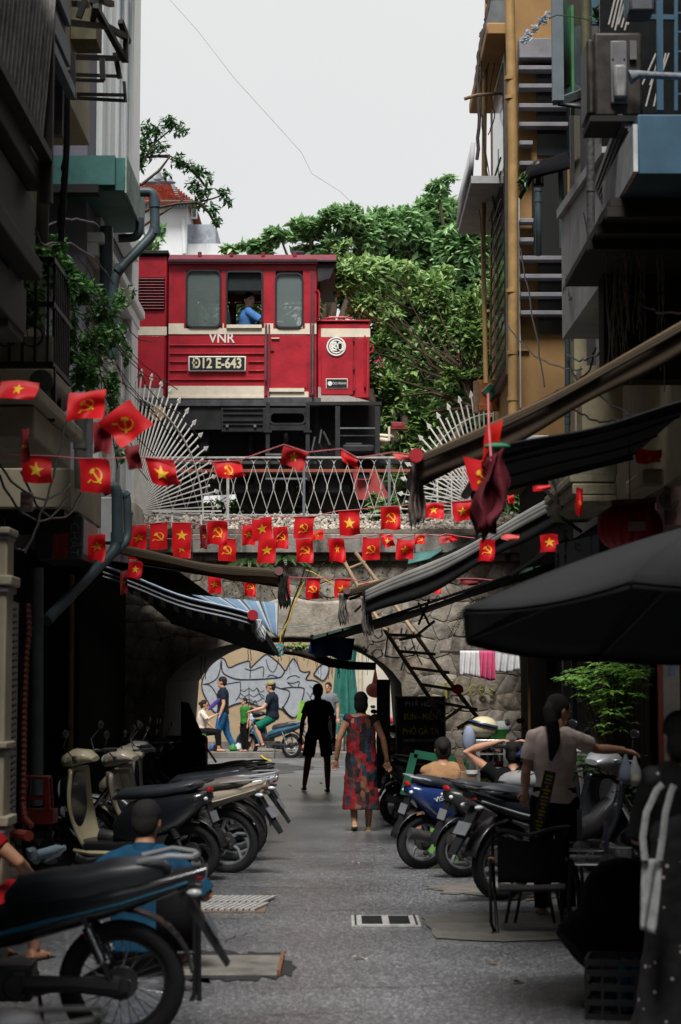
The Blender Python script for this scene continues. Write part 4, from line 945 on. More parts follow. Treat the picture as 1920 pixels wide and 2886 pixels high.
# -------- left row of houses
def box_px(m,px0,px1,py0,py1,Y,dep):
 """box whose camera-facing side spans a pixel rectangle at depth Y"""
 a=at(px0,py1,Y); b=at(px1,py0,Y); return m.b2(a.x,b.x,Y,Y+dep,a.z,b.z)
XLW=-3.25
lh=thing('left_shophouse','dark narrow shophouse lining the left side of the lane','building',(0,0,0))
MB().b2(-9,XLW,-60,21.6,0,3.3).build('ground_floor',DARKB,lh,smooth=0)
MB().b2(-9,XLW+.25,-60,8.2,3.3,14).build('upper_wall',M('olive_plaster',(.12,.11,.08),.8,var=.2),lh,smooth=0)
MB().b2(-9,XLW+.3,8.2,16.5,3.3,14).build('upper_wall',M('olive_plaster',(.12,.11,.08),.8,var=.2),lh,smooth=0)
MB().b2(-9,XLW+.02,16.5,21.6,3.3,13).build('upper_wall',M('khaki_plaster',(.13,.12,.07),.8,var=.25,stain=(.05,.05,.04,2,.55),streak=.3),lh,smooth=0)
for k,(y0,y1)in enumerate(((13.2,14.8),(15.6,17.6),(18.6,20.6))):
 d=MB().b2(XLW-.001,XLW+.05,y0,y1,.15,2.7).build('shopfront',DARKW,lh)
 for j in range(5):MB().b2(XLW+.051,XLW+.07,y0+.05+j*(y1-y0-.1)/5,y0+.02+(j+1)*(y1-y0-.1)/5,.2,2.6).build('door_panel',DARKW,d)
XP=at(398,10,26.3).x
WHITE2=M('bright_trim',(.8,.85,.86),.5,var=.05,scale=2,stain=(.5,.52,.52,3,.68),streak=.3)
pb=thing('pale_blue_building','pale blue and white building at the end of the left row, next to the train','building',(0,0,0))
MB().b2(-9,XP-.12,21.62,26.2,0,3.1).build('ground_wall',DARKB,pb,smooth=0)
MB().b2(-9,XP-.10,21.62,26.2,3.1,14).build('wall',PURP,pb,smooth=0)
for(y0,y1,d_)in((25.5,26.3,.0),(23.1,23.5,.02),(22.4,22.7,.03)):
 MB().b2(XP-.5,XP-d_,y0,y1,3.1,14).build('pilaster',WHITE2,pb,bevel=.01)
for(z0,z1)in((3.9,6.1),(7.2,10.6),(11.2,14)):
 fr_=MB().b2(XP-.099,XP-.06,23.5,25.5,z0,z1).build('window',WHITE2,pb)
 for(a,b)in((23.62,24.45),(24.55,25.38)):
  MB().b2(XP-.059,XP-.05,a,b,z0+.12,z1-.12).build('pane',M('pale_reflecting_glass',(.12,.17,.2),.15,spec=.8),fr_)
 for yy in(23.55,24.5,25.45):MB().b2(XP-.059,XP-.02,yy-.04,yy+.04,z0+.05,z1-.05).build('frame',WHITE2,fr_)
 MB().b2(XP-.09,XP+.08,23.45,25.55,z0-.1,z0).build('sill',WHITE2,fr_,bevel=.01)
MB().b2(XP-.3,XP+.02,21.7,26.35,6.35,6.5).b2(XP-.3,XP+.08,21.7,26.4,6.5,6.62).build('cornice',WHITE2,pb,bevel=.02)
for k in range(5):MB().b2(XP-.3,XP+.04,25.4,26.38,10.9+k*.2,10.98+k*.2).build('cornice_strip',WHITE2,pb)
MB().b2(at(275,1450,25.2).x,at(395,1450,25.7).x,25.1,26.25,at(300,1500,25.4).z,at(300,1420,25.4).z).build('corner_block',M('cream_block',(.5,.48,.4),.7,stain=(.25,.23,.18,4,.6)),pb,bevel=.02)
MB().b2(at(280,1450,22).x,at(345,1450,22).x,22,22.3,at(300,1530,22).z,at(300,1400,22).z).build('meter_box',GREYW,pb,bevel=.02)
tc_=thing('teal_canopy','teal painted concrete canopy jutting over the lane on the left','canopy',(0,0,0))
ca=at(395,640,23.2)
x1_=-2.33
MB().b2(XLW-.2,x1_,21.2,23.2,6.95,7.32).build('slab',TEAL,tc_,bevel=.01)
MB().b2(x1_+.001,x1_+.02,21.2,23.2,6.93,7.34).build('fascia',M('teal_white',(.3,.42,.4),.7,var=.2,stain=(.1,.2,.2,4,.5)),tc_)
MB().b2(XLW,x1_-.1,21.12,21.19,7.0,7.32).build('front_board',TEAL,tc_)
MB().b2(XLW,x1_-.25,20.9,21.1,6.86,6.95).build('shutter_box',M('black_metal',(.012,.013,.013),.6),tc_)
def pipe(name,pts,r,mat,lab,collars=(),grp='drain pipes on the left houses'):
 P_=[at(*p)for p in pts]; out=[P_[0]]
 for i in range(1,len(P_)-1):
  a,b,c=P_[i-1],P_[i],P_[i+1]; k=min(.45,r*2.2/max(.01,(b-a).length)); k2=min(.45,r*2.2/max(.01,(c-b).length))
  s_,e_=b.lerp(a,k),b.lerp(c,k2)
  for q in range(5):u=q/4; out.append((s_*(1-u)**2)+b*(2*u*(1-u))+e_*u*u)
 out.append(P_[-1])
 t=thing(name,lab,'pipe',(0,0,0),0,grp); MB().tube(out,r,14).build('pipe_run',mat,t,smooth=60)
 for c in collars:
  p,q=at(*c[0]),at(*c[1]); MB().cyl(p,q,r*1.18,n=14).build('collar',mat,t)
 return t
pipe('drain_pipe',[(396,541,21.8),(432,541,21.8),(436,572,21.8),(438,655,21.8),(326,770,21.6),(318,830,21.6),(318,1010,21.6)],.055,PVC,'dark grey drain pipe with a long slanting elbow in front of the teal canopy',[((436,566,21.8),(437,585,21.8)),((438,640,21.8),(437,660,21.8)),((330,765,21.6),(342,752,21.6))])
pipe('drain_pipe',[(300,640,21.9),(300,1000,21.9)],.075,PVC,'thick dark drain pipe hanging below the teal canopy')
pipe('drain_pipe',[(395,615,22.6),(393,670,22.6),(335,672,22.6)],.05,PVC,'short dark pipe hooking back under the edge of the teal canopy')
pipe('drain_pipe',[(290,1385,18.6),(330,1365,18.6),(331,1545,18.6),(275,1600,18.4),(130,1750,17.4)],.052,PVC,'thick grey sewer pipe bending away under the balconies',[((331,1500,18.6),(331,1530,18.6))])
pipe('drain_pipe',[(330,1392,19.2),(358,1390,19.2),(362,1520,19.2),(322,1560,19)],.04,PVC,'thinner grey pipe with an elbow right of the thick sewer pipe',[((350,1391,19.2),(359,1400,19.2))])
pipe('drain_pipe',[(228,1150,17.5),(226,1345,17.5),(215,1375,17.5)],.055,PVCL,'pale plastic drain pipe behind the hammer flags',[((227,1240,17.5),(227,1265,17.5))])
pipe('drain_pipe',[(105,1600,17),(104,2270,17)],.055,M('grey_steel_pole',(.09,.1,.11),.6,var=.2),'grey upright pipe behind the red stool')
pipe('drain_pipe',[(202,1620,19.5),(198,2190,19.5)],.03,M('brown_pole',(.16,.11,.04),.6,var=.2),'thin ochre pole in the shade of the left shops')
pipe('drain_pipe',[(128,380,15.2),(118,690,15.2)],.05,M('olive_pipe',(.06,.065,.05),.5),'olive pipe running down under the cream balcony')
pipe('drain_pipe',[(190,200,14.6),(188,420,14.6),(172,680,14.6)],.025,IRON,'thin black conduit dropping past the teal canopy')
cb=thing('cream_balcony','cream plaster balcony box high on the left','balcony',(0,0,0))
MB().b2(XLW,-2.33,16.4,18.2,6.62,8.2).build('parapet',CREAM,cb,bevel=.01)
nb=thing('blue_black_bay','overhanging dark blue bay at the top left corner','bay',(0,0,0))
m=MB(); m.b2(XLW,-2.0,9.5,14.2,5.95,7.4); m.build('bay_body',M('navy_board',(.03,.045,.06),.6,var=.2),nb,bevel=.02)
MB().b2(-1.999,-1.94,9.4,14.3,5.9,5.98).build('edge_trim',M('navy_trim',(.1,.13,.16),.5),nb,smooth=0)
for k in range(4):MB().b2(-1.995,-1.965,9.5,14.2,6.1+k*.3,6.25+k*.3).build('side_board',M('navy_trim',()),nb)
MB().b2(XLW,-2.02,14.21,14.3,5.6,7.4).build('end_wall',M('dusty_lilac',(.16,.15,.17),.8),nb,smooth=0)
sp_=thing('slatted_screen','old whitish metal slat screen blurred at the upper left edge','screen',(0,0,0))
SLT=M('chalky_slat',(.34,.33,.32),.6,var=.35,scale=6,stain=(.1,.09,.08,7,.55),streak=.3)
XS=-1.92
for k in range(22):
 y=10.0+k*.125
 MB().beam((XS-.05,y,5.08),(XS+.03,y,6.1),.015,.095,up=(1,0,0)).build('slat',SLT,sp_)
for z in(5.05,6.12):MB().b2(XS-.04,XS+.04,9.9,12.8,z-.03,z+.03).build('frame_bar',M('brown_black',(.02,.017,.015),.6),sp_)
MB().b2(XS-.04,XS+.04,12.78,12.84,4.75,6.15).build('frame_bar',M('brown_black',()),sp_)
de=thing('timber_eave','dark timber eave with layered boards under the slat screen','eave',(0,0,0))
for k,(z0,z1,xx)in enumerate(((4.85,5.0,-1.95),(4.45,4.8,-2.02),(4.3,4.42,-1.98),(3.95,4.25,-2.1))):
 MB().b2(XLW,xx,9.4,12.9+.1*k,z0,z1).build('board',M(('dark_board','mid_board')[k%2],((.02,.019,.02),(.045,.043,.045))[k%2],.6,var=.3),de,bevel=.01)
MB().b2(XLW,-2.12,12.6,13.2,3.9,6.0).build('corner_post',M('mossy_plaster',(.12,.11,.09),.8,var=.4,stain=(.4,.38,.33,6,.6)),de)
rk=thing('metal_rack','black iron bracket racks sticking out of the upper left wall','rack',(0,0,0))
def rod(m,a,b,w_=.03):m.beam(at(*a),at(*b),w_)
segs_=[((190,265,16),(352,268,17)),((190,275,16.4),(355,284,17.2)),((188,160,16),(340,165,17)),((200,210,16),(335,215,17)),((205,150,16),(208,280,16)),((288,165,16.5),(290,225,16.5)),((325,150,17),(338,220,17)),((160,60,14.5),(300,75,15.5)),((300,75,15.5),(355,105,16)),((355,95,16),(355,175,16)),((260,0,15),(300,75,15.5)),((300,75,15.5),(352,170,16)),((205,225,16),(290,228,16.5)),((350,230,17),(354,285,17)),((222,50,15),(240,0,15)),((285,0,15),(315,12,15.3)),((210,10,15),(245,15,15.3)),((270,15,15),(262,55,15.2)),((340,60,16),(362,120,16.2))]
for a,b in segs_:m=MB(); rod(m,a,b,.045 if a[1]<200 else.028); m.build('rack_bar',IRON,rk)
MB().box(at(245,20,17),(.22,.4,.7)).build('khaki_panel',M('khaki_plaster',()),rk)
vb=thing('vine_balcony','black iron balcony smothered in climbing plants on the left','balcony',(0,0,0))
XB=at(147,900,15.3).x
zA,zB_=at(100,733,15.3).z,at(100,1035,15.3).z
MB().b2(XLW-.4,XB+.02,15.25,16.3,zB_-.14,zB_-.02).build('floor_slab',CREAM,vb,bevel=.01)
MB().b2(XLW-.4,XB,15.35,15.5,zB_-.02,zB_+.25).build('planter_wall',M('planter_cream',(.3,.28,.22),.7,var=.2),vb)
for z in(zA,zA-.35,zB_+.02):MB().b2(XLW-.6,XB,15.27,15.31,z-.02,z+.02).b2(XB-.02,XB+.02,15.27,16.3,z-.02,z+.02).build('rail',IRON,vb)
k=0
for i in range(13):MB().b2(XB-.02-i*.098,XB-.04-i*.098,15.28,15.3,zB_,zA).build('baluster',IRON,vb)
for i in range(9):MB().b2(XB-.012,XB+.012,15.4+i*.1,15.42+i*.1,zB_,zA).build('baluster',IRON,vb)
for i in range(5):MB().ring((XB-.15-i*.2,15.29,zA-.6),(0,1,0),.08,.009,16,5).build('scroll',IRON,vb)
for(a,b)in(((150,1035,15.3),(152,1180,15.3)),((165,1040,15.8),(168,1160,15.8)),((110,1160,15.3),(155,1165,15.3)),((120,1185,15.3),(155,1180,15.3))):MB().beam(at(*a),at(*b),.04).build('bracket',IRON,vb)
sb_=thing('cream_soffit','cream concrete balcony base under the black railing','balcony',(0,0,0))
MB().b2(XLW-.4,-2.24,14.5,16.5,3.42,3.66).build('slab',CREAM,sb_,bevel=.015)
MB().b2(XLW-.4,-2.18,14.3,16.8,3.67,3.78).build('cornice',CREAM,sb_,bevel=.02)
MB().cyl((-2.3,15.2,3.95),(-2.3,16.3,3.95),.09).build('rolled_edge',M('dark_roll',(.05,.05,.05),.5),sb_)
sc_=thing('cream_ledge','lower cream ledge with a dark sheet under it, left of the grey pipes','ledge',(0,0,0))
MB().b2(XLW-.4,-2.33,17.2,19.4,3.15,3.5).build('slab',CREAM,sc_,bevel=.015)
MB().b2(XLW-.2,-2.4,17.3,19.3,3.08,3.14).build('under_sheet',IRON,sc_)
ab=thing('shop_lightbox','dark unlit shop lightbox with a pale glass end under the cream ledge','lightbox',(0,0,0))
a=at(100,1575,17.6); b=at(232,1452,17.6)
MB().b2(a.x,b.x,17.6,18.7,a.z,b.z).build('box_body',M('box_grey',(.035,.035,.04),.5),ab,bevel=.01)
MB().b2(b.x+.002,b.x+.012,17.65,18.65,a.z+.05,b.z-.03).build('end_glass',M('pale_aqua_glass',(.25,.38,.4),.3),ab)
text('CHẤT',.11,M('letter_grey',(.12,.12,.13),.5),ab,T(b.x-.07,17.595,(a.z+b.z)/2-.02)@FACE_CAM@Matrix.Rotation(-pi/2,4,'Z'))
fb_=thing('meter_box','small white meter box with red hand painted numbers on the left wall','box',at(76,1414,14.4))
s_=1/S(14.4)
MB().box((0,0,0),(34*s_,.08,56*s_)).build('case',M('box_white',(.3,.3,.29),.5,var=.1),fb_,bevel=.012)
RP=M('red_marker',(.4,.03,.05),.6)
text('P125',.032*1.0,RP,fb_,T(0,-.042,.03)@FACE_CAM,bold=.0012)
text('875H',.030,RP,fb_,T(0,-.042,-.02)@FACE_CAM,bold=.0012)
cl=thing('cream_column','pale cream shop column with moulded capitals at the left edge','column',(0,0,0))
YC=11.8
xc0,xc1=at(-60,2000,YC).x,at(14,2000,YC).x
MB().b2(xc0,xc1,YC,YC+.25,0,Z(1500,YC)).build('shaft',CREAM,cl,bevel=.01)
for py,w_,h_ in((1650,.035,.06),(2110,.02,.04),(2330,.035,.06),(1505,.02,.04)):
 MB().b2(xc0,xc1+w_,YC-.04,YC+.29,Z(py,YC),Z(py,YC)+h_).build('moulding',CREAM,cl,bevel=.01)
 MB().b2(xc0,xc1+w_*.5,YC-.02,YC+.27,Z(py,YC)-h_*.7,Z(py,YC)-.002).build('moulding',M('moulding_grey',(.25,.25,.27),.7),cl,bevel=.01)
gt=thing('folding_gate','grey folding lattice gate pushed back behind the cream column','gate',(0,0,0))
GT=M('gate_grey',(.2,.2,.21),.5,metal=.3,var=.2)
YGt=12.6
for j,px in enumerate((16,26,36,44)):
 MB().b2(at(px,2000,YGt+j*.15).x-.006,at(px,2000,YGt+j*.15).x+.006,YGt+j*.15,YGt+.03+j*.15,Z(2330,YGt),Z(1690,YGt)).build('upright',GT,gt)
for k in range(34):
 z=Z(2320-k*18.5,YGt); MB().beam((at(14,2000,YGt).x,YGt,z),(at(44,2000,YGt+.4).x,YGt+.4,z+.02),.012,.022).build('slat',GT,gt)
RH=M('red_hose',(.13,.02,.012),.5,var=.15)
def hose(pts,r,lab,mat=RH):
 P_=[at(*p)for p in pts]; Q=[]
 for i in range(len(P_)-1):
  n_=max(2,int((P_[i+1]-P_[i]).length/.02))
  for k in range(n_):Q.append(P_[i].lerp(P_[i+1],k/n_))
 rs=[r*(1+.22*(1 if k%2 else-1))for k in range(len(Q))]
 return tag(MB().tube(Q,rs,7).build('ribbed_hose',mat,smooth=0),lab,'hose','red ribbed hoses at the left shop')
hose([(78,1700,14.3),(82,1780,14.3),(74,1850,14.3),(68,2000,14.3),(66,2200,14.3),(64,2260,14.3),(72,2310,14.2),(90,2330,14)],.022,'long red ribbed hose hanging down the wall below the meter box')
hose([(20,1660,14.1),(18,1700,14.1),(15,1800,14.1)],.022,'short red ribbed hose behind the column capital')
hose([(24,2342,12.4),(50,2352,12.4),(85,2356,12.2)],.028,'thick red hose lying across the shop step')
hose([(6,2372,12.2),(25,2400,12.0),(45,2418,11.9),(60,2424,11.9)],.03,'orange ribbed hose end curling off the step')
st=thing('shop_step','tiled step and plinth in front of the left shop','step',(0,0,0))
MB().b2(XLW-.3,-2.25,11.0,14.6,.02,.3).build('step_block',PAVE,st,bevel=.01)
MB().b2(XLW-.3,-2.5,12.2,14.6,.3,.48).build('step_block',CONC,st,bevel=.01)
for k in range(5):MB().b2(-3.2,-2.22,11.02+k*.7,11.69+k*.7,.301,.325).build('tread_tile',PAVE,st)
bt=M('bottle_plastic',(.3,.42,.5),.15,trans=.4)
for k,(px,py)in enumerate(((98,2412),(110,2408),(118,2420),(104,2424))):
 o=MB().lathe([(.001,0),(.032,.005),(.032,.14),(.014,.18),(.014,.2)],(0,0,0),12).build('plastic_bottle',bt); o.location=at(px,py,13.2); o.rotation_euler=(1.3,0,k*1.2)
 tag(o,('empty plastic bottle lying by the step, leftmost','clear plastic bottle on top of the little heap by the step','empty plastic bottle nearest the scooter wheel','plastic bottle at the bottom of the heap by the step')[k],'bottle','empty bottles by the left step')
p=at(105,2275,15.6)
stool(p.x,p.y,.25,.19,M('red_plastic',(.09,.004,.004),.4,var=.1),'red plastic stool standing in the dark shop doorway',z0=at(105,2278,15.6).z)
tag(MB().b2(p.x-.12,p.x+.14,15.5,15.75,at(105,2320,15.6).z,at(105,2280,15.6).z).build('red_doorstep',M('red_tile',(.1,.01,.01),.35)),'red tiled doorstep under the red stool','step')
for k,(a,b,sag)in enumerate((((0,1340,13),(190,1400,16),.25),((60,1330,14),(235,1380,18),.3),((0,1310,13),(200,1360,16),.18),((75,580,14),(150,690,15),.1),((100,660,15),(280,640,19),-.1),((180,420,14.8),(165,640,15),.02),((190,1180,15.5),(70,1560,14),.1),((10,1460,13.5),(80,1540,14.4),.1),((130,690,15),(320,800,20),-.15))):
 tag(MB().tube(cat_line(at(*a),at(*b),sag,14,.01),.009,5).build('cable',WIRE,smooth=60),['black cable looping lowest across the left soffits','black cable sagging from the soffit to the grey pipes','upper black cable under the left cream soffit','short black cable by the dark timber eave','black cable running under the teal canopy','thin cable hanging along the black conduit','long cable dropping beside the meter box','curved cable behind the column capital','black cable threading through the vine'][k],'cable','cables on the left facades')
t=thing('climbing_vine','leafy climbing vine spilling from the black balcony down to the flags','vine',(0,0,0))
m=MB()
for(px,py,rx_,ry_,n_,Y)in((60,700,60,45,260,15.6),(110,740,60,50,300,15.7),(170,780,60,70,360,16.2),(60,820,70,80,240,15.6),(230,830,60,60,300,17),(280,870,60,60,300,18.5),(200,900,60,80,300,16.8),(250,960,60,80,340,17.5),(310,930,45,50,160,19.5),(240,1050,50,60,260,17),(320,1080,30,60,180,20.5),(290,1000,40,50,160,19),(325,1160,20,50,120,21),(345,840,25,40,70,21),(355,980,16,50,60,21.5),(80,900,60,40,90,15.6),(200,1010,40,30,100,16.6),(340,1260,12,50,36,21.5),(250,1200,12,20,20,18),(340,1400,12,12,14,21),(395,1060,8,10,6,24),(372,820,14,16,12,23),(150,680,40,30,80,15.8)):
 s_=Y/F_PX; leaf_cloud(m,at(px,py,Y),(rx_*s_,.3,ry_*s_),int(n_*1.1),.055,hollow=.1,seed_noise=3.0,stretch=1.5)
o=m.build('foliage',M_leaf('vine_leaf',(.03,.11,.03),(.12,.30,.07),.35,.3),t,smooth=0); o['kind']='stuff'
for k in range(16):
 a=at(R.uniform(60,300),R.uniform(700,880),16.5); b=a+Vector((R.uniform(.1,.9),R.uniform(.5,2),-R.uniform(.4,1.5)))
 MB().tube(cat_line(a,b,.12,8,.03),.005,4).build('stem',BARK,t)
MB().b2(-9,9,-66,-60.1,0,14).build('end_house',M('umber_wall',(.03,.024,.018),.85,var=.3,spec=.1),smooth=0)  # unseen house added to block low sky light from behind
tag(bpy.data.objects['end_house'],'house closing the lane far behind the camera','building')
# -------- right row of houses
XRW=3.15
ob=thing('ochre_building','ochre corner building with grey louvre fins at the end of the right row','building',(0,0,0))
YO_=22.8
ox0=at(1452,700,YO_).x; ox1=at(1598,700,YO_).x
zg=at(1500,1310,YO_).z
MB().b2(ox0,7,YO_,26.4,zg,14).build('wall',OCHRE,ob,smooth=0)
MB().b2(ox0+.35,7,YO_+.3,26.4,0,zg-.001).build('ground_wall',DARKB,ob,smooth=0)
o0=lambda px:at(px,700,YO_).x
oz=lambda py:at(1500,py,YO_).z
MB().b2(o0(1516),o0(1615),YO_-.03,YO_-.001,oz(440),oz(182)).build('dark_recess',GLASSD,ob,smooth=0)
MB().b2(o0(1516),o0(1600),YO_-.03,YO_-.001,oz(940),oz(745)).build('dark_recess',GLASSD,ob,smooth=0)
MB().b2(o0(1500),o0(1600),YO_-.03,YO_-.001,oz(740),oz(470)).build('dark_recess',M('recess_black',(.008,.009,.01),.7),ob,smooth=0)
FIN=M('fin_grey',(.24,.24,.27),.7,var=.15,stain=(.1,.1,.11,5,.6))
MB().b2(o0(1463),o0(1600),YO_-.22,YO_-.031,oz(180),oz(124)).build('grey_lintel',FIN,ob,bevel=.01)
for py in(205,256,311,363,415,472,632,686,737,788,839,890):
 MB().b2(o0(1462),o0(1600 if py<400 or py>700 else 1500),YO_-.2,YO_-.031,oz(py+6),oz(py-6)).build('louvre_fin',FIN,ob,bevel=.006)
MB().b2(o0(1461),o0(1465),YO_-.05,YO_-.001,oz(1150),oz(560)).build('white_strip',WHITE,ob,smooth=0)
MB().b2(ox0-.1,o0(1600),YO_-.15,YO_+.3,zg-.05,zg).build('base_ledge',FIN,ob)
for(y0,y1,z0,z1)in((23.4,25.2,5.3,9.2),):
 f_=MB().b2(ox0-.06,ox0-.001,y0,y1,z0,z1).build('window',M('window_brown',(.1,.08,.06),.5),ob)
 MB().b2(ox0-.07,ox0-.061,y0+.1,y1-.1,z0+.1,z1-.1).build('pane',GLASSD,f_)
 for k in range(16):MB().b2(ox0-.12,ox0-.1,y0,y1,5.35+k*.17,5.37+k*.17).build('window_bar',IRON,f_)
MB().b2(ox0-.28,ox0+.2,23.2,26.5,9.35,9.5).build('cornice',OCHRE,ob,bevel=.02)
MB().b2(ox0-.22,ox0-.001,23.3,26.4,9.51,9.8).build('cornice_glazing',M('cornice_grey',(.12,.14,.15),.5),ob)
m=MB(); a=at(1300,625,25.6); m.b2(a.x,ox0-.001,23.6,26.3,a.z,a.z+.09); m.build('eave_slab',GREYW,ob)
m=MB(); m.add([(a.x,23.6,a.z+.09),(a.x,26.3,a.z+.09),(a.x+.03,26.3,a.z+.5),(a.x+.03,23.6,a.z+.5)],[(0,1,2,3)]); m.build('eave_upstand',GREYW,ob,solid=.05)
MB().b2(ox0-.04,ox0+.15,YO_-.04,26.4,oz(990),oz(985)).build('sill_line',OCHRE,ob)
t=thing('white_ledge_building','small white balcony box low on the ochre building behind the black awning','balcony',(0,0,0))
MB().b2(at(1460,1230,21.5).x,at(1545,1230,21.5).x,21.4,22.5,at(1460,1262,21.5).z,at(1460,1230,21.5).z).build('box',M('white_box',(.4,.42,.44),.6),t,bevel=.01)
def vpipe(pts,r,mat,lab,cols=(),grp='ochre pipes on the right houses',n=14):
 t=thing('wall_pipe',lab,'pipe',(0,0,0),0,grp); MB().tube([at(*p)for p in pts],r,n).build('pipe_run',mat,t,smooth=60)
 for py in cols:q=pts[0]; px=q[0]+(pts[-1][0]-q[0])*(py-q[1])/(pts[-1][1]-q[1]); MB().cyl(at(px,py,q[2]),at(px,py+10,q[2]),r*1.15,n=n).build('collar',mat,t)
 return t
vpipe([(1436,-30,22.4),(1446,400,22.4),(1446,1240,22.4)],.057,BAMB,'thickest ochre pipe at the corner of the ochre building',(216,270,815,990,1120))
vpipe([(1374,-20,24.6),(1366,300,24.6),(1362,700,24.6),(1370,1080,24.6)],.030,BAMB,'second ochre pipe standing free against the foliage',())
vpipe([(1386,560,25),(1384,800,25),(1382,1000,25)],.014,BAMB,'thinnest ochre pipe beside the free standing one',())
vpipe([(1402,640,24.8),(1408,1090,24.8)],.025,BAMB,'short ochre pipe partly hidden by the window bars',())
vpipe([(1600,760,20.3),(1600,1220,20.3)],.03,PVC,'slim dark downpipe between the ochre wall and the grey balcony',(1165,1185),'dark pipes on the right houses')
vpipe([(1516,470,21.8),(1518,720,21.8)],.035,PVC,'dark pipe stub below the small iron lantern',(530,560),'dark pipes on the right houses')
vpipe([(1580,466,20.8),(1585,700,20.8)],.028,PVC,'dark pipe right of the iron lantern',(),'dark pipes on the right houses')
t=vpipe([(1664,350,16.2),(1666,735,16.2)],.034,M('taped_pipe',(.07,.07,.075),.6,var=.5,scale=30),'taped grey downpipe over the grey balcony',(530,),'dark pipes on the right houses')
MB().tube([at(1666,730,16.2),at(1667,750,16.2),at(1675,765,16.2),at(1695,768,16.2),at(1716,768,16.2)],.042,12).build('elbow',MATS['taped_pipe'],t,smooth=60)
tag(MB().tube([at(1309,279,24),at(1345,268,24),at(1420,262,24)],.022,8).build('wooden_stick',WOOD),'weathered stick poking out sideways from the ochre wall','stick')
tag(MB().b2(at(1408,500,24.3).x-.02,at(1408,500,24.3).x+.03,24.2,24.3,at(1410,520,24.3).z,at(1410,425,24.3).z).build('short_post',BAMB),'short ochre post beside the window bars','post')
for k,pts in enumerate((((1378,0,24.3),(1372,60,24.3),(1352,140,24.3),(1345,200,24.3),(1350,300,24.3),(1345,480,24.3)),((1385,0,24.3),(1380,60,24.3),(1366,90,24.3),(1356,180,24.3),(1352,260,24.3),(1358,330,24.3),(1372,480,24.3),(1408,640,24.3)),((1420,0,24.3),(1400,100,24.3),(1370,200,24.3),(1352,240,24.3)),((1398,155,24.3),(1380,250,24.3),(1395,330,24.3),(1375,390,24.3)),((1350,260,24.3),(1375,480,24.2),(1400,610,24.2)),((1352,590,24.2),(1366,760,24.2),(1372,900,24.2)),((1374,0,24.4),(1376,30,24.4),(1364,80,24.4),(1350,110,24.4)),((1390,620,24),(1395,900,24),(1400,1060,24)))):
 P_=[at(*p)for p in pts]; Q=[]
 for i in range(len(P_)-1):
  for q in range(6):Q.append(P_[i].lerp(P_[i+1],q/6)+Vector((R.uniform(-.012,.012),0,0)))
 tag(MB().tube(Q,.022 if k in(0,6)else.007 if k>1 else.014,6).build('cable',M('brown_cable',(.07,.05,.045),.7,var=.3),smooth=60),['thickest frayed cable twisting down the free standing ochre pipe','frayed cable crossing from the sky edge to the eave','cable slanting off the cornice to the cable knot','thin cable looping right of the wooden stick','cable running down to the grey eave','cable beside the middle of the free standing pipe','cable stub thick at the very top beside the sky','dark cable hanging behind the window bars'][k],'cable','cables by the ochre pipes')
t=thing('wooden_sign','orange wooden board with a green diamond hanging by the spear fan','sign',at(1372,1116,25.3))
s_=1/S(25.3)
MB().box((4*s_,0,10*s_),(62*s_,.05,72*s_)).build('board',M('orange_wood',(.34,.12,.035),.7,var=.3,scale=12),t,bevel=.006)
MB().box((4*s_,-.01,-34*s_),(60*s_,.06,20*s_)).build('lower_board',M('orange_wood',()),t,bevel=.006)
MB().box((-30*s_,-.005,-4*s_),(16*s_,.07,92*s_)).build('side_board',WOOD,t,bevel=.006)
d_=24*s_
MB().box((10*s_,-.035,12*s_),(d_*1.5,.012,d_*1.5),ry=pi/4).build('diamond_frame',M('pale_green',(.35,.45,.4),.6),t)
MB().box((10*s_,-.045,12*s_),(d_*1.32,.012,d_*1.32),ry=pi/4).build('diamond',M('deep_green',(.02,.12,.075),.5),t)
gb=thing('grey_balcony','grey white plaster balcony hanging over the lane on the right','balcony',(0,0,0))
gx0=2.2
MB().add([(gx0,19.6,5.05),(4,19.6,5.05),(4,16.3,5.0),(gx0,16.3,5.0),(gx0,19.6,6.26),(4,19.6,6.26),(4,16.3,6.0),(gx0,16.3,6.0)],[(0,1,2,3),(7,6,5,4),(0,4,5,1),(1,5,6,2),(2,6,7,3),(3,7,4,0)]).build('parapet',GREYW,gb,smooth=0)
MB().add([(gx0-.04,19.64,6.27),(gx0+.12,19.64,6.27),(gx0+.12,16.2,6.01),(gx0-.04,16.2,6.01),(gx0-.04,19.64,6.36),(gx0+.12,19.64,6.36),(gx0+.12,16.2,6.1),(gx0-.04,16.2,6.1)],[(0,1,2,3),(7,6,5,4),(0,4,5,1),(1,5,6,2),(2,6,7,3),(3,7,4,0)]).build('coping',GREYW,gb,smooth=0)
MB().b2(gx0-.008,gx0+.002,16.4,19.5,5.52,5.56).build('stain_line',FIN,gb)
rh=thing('right_shophouse','dark shophouse lining the right side of the lane','building',(0,0,0))
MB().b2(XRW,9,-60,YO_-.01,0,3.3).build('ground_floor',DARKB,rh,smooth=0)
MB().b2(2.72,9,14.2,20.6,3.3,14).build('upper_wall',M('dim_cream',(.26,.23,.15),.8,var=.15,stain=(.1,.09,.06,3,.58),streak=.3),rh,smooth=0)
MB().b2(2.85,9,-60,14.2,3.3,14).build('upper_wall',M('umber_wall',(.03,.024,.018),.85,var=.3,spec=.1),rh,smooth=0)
MB().b2(2.66,9,20.6,YO_-.01,3.3,14).build('upper_wall',M('dim_grey_wall',(.09,.09,.095),.8,var=.25),rh,smooth=0)
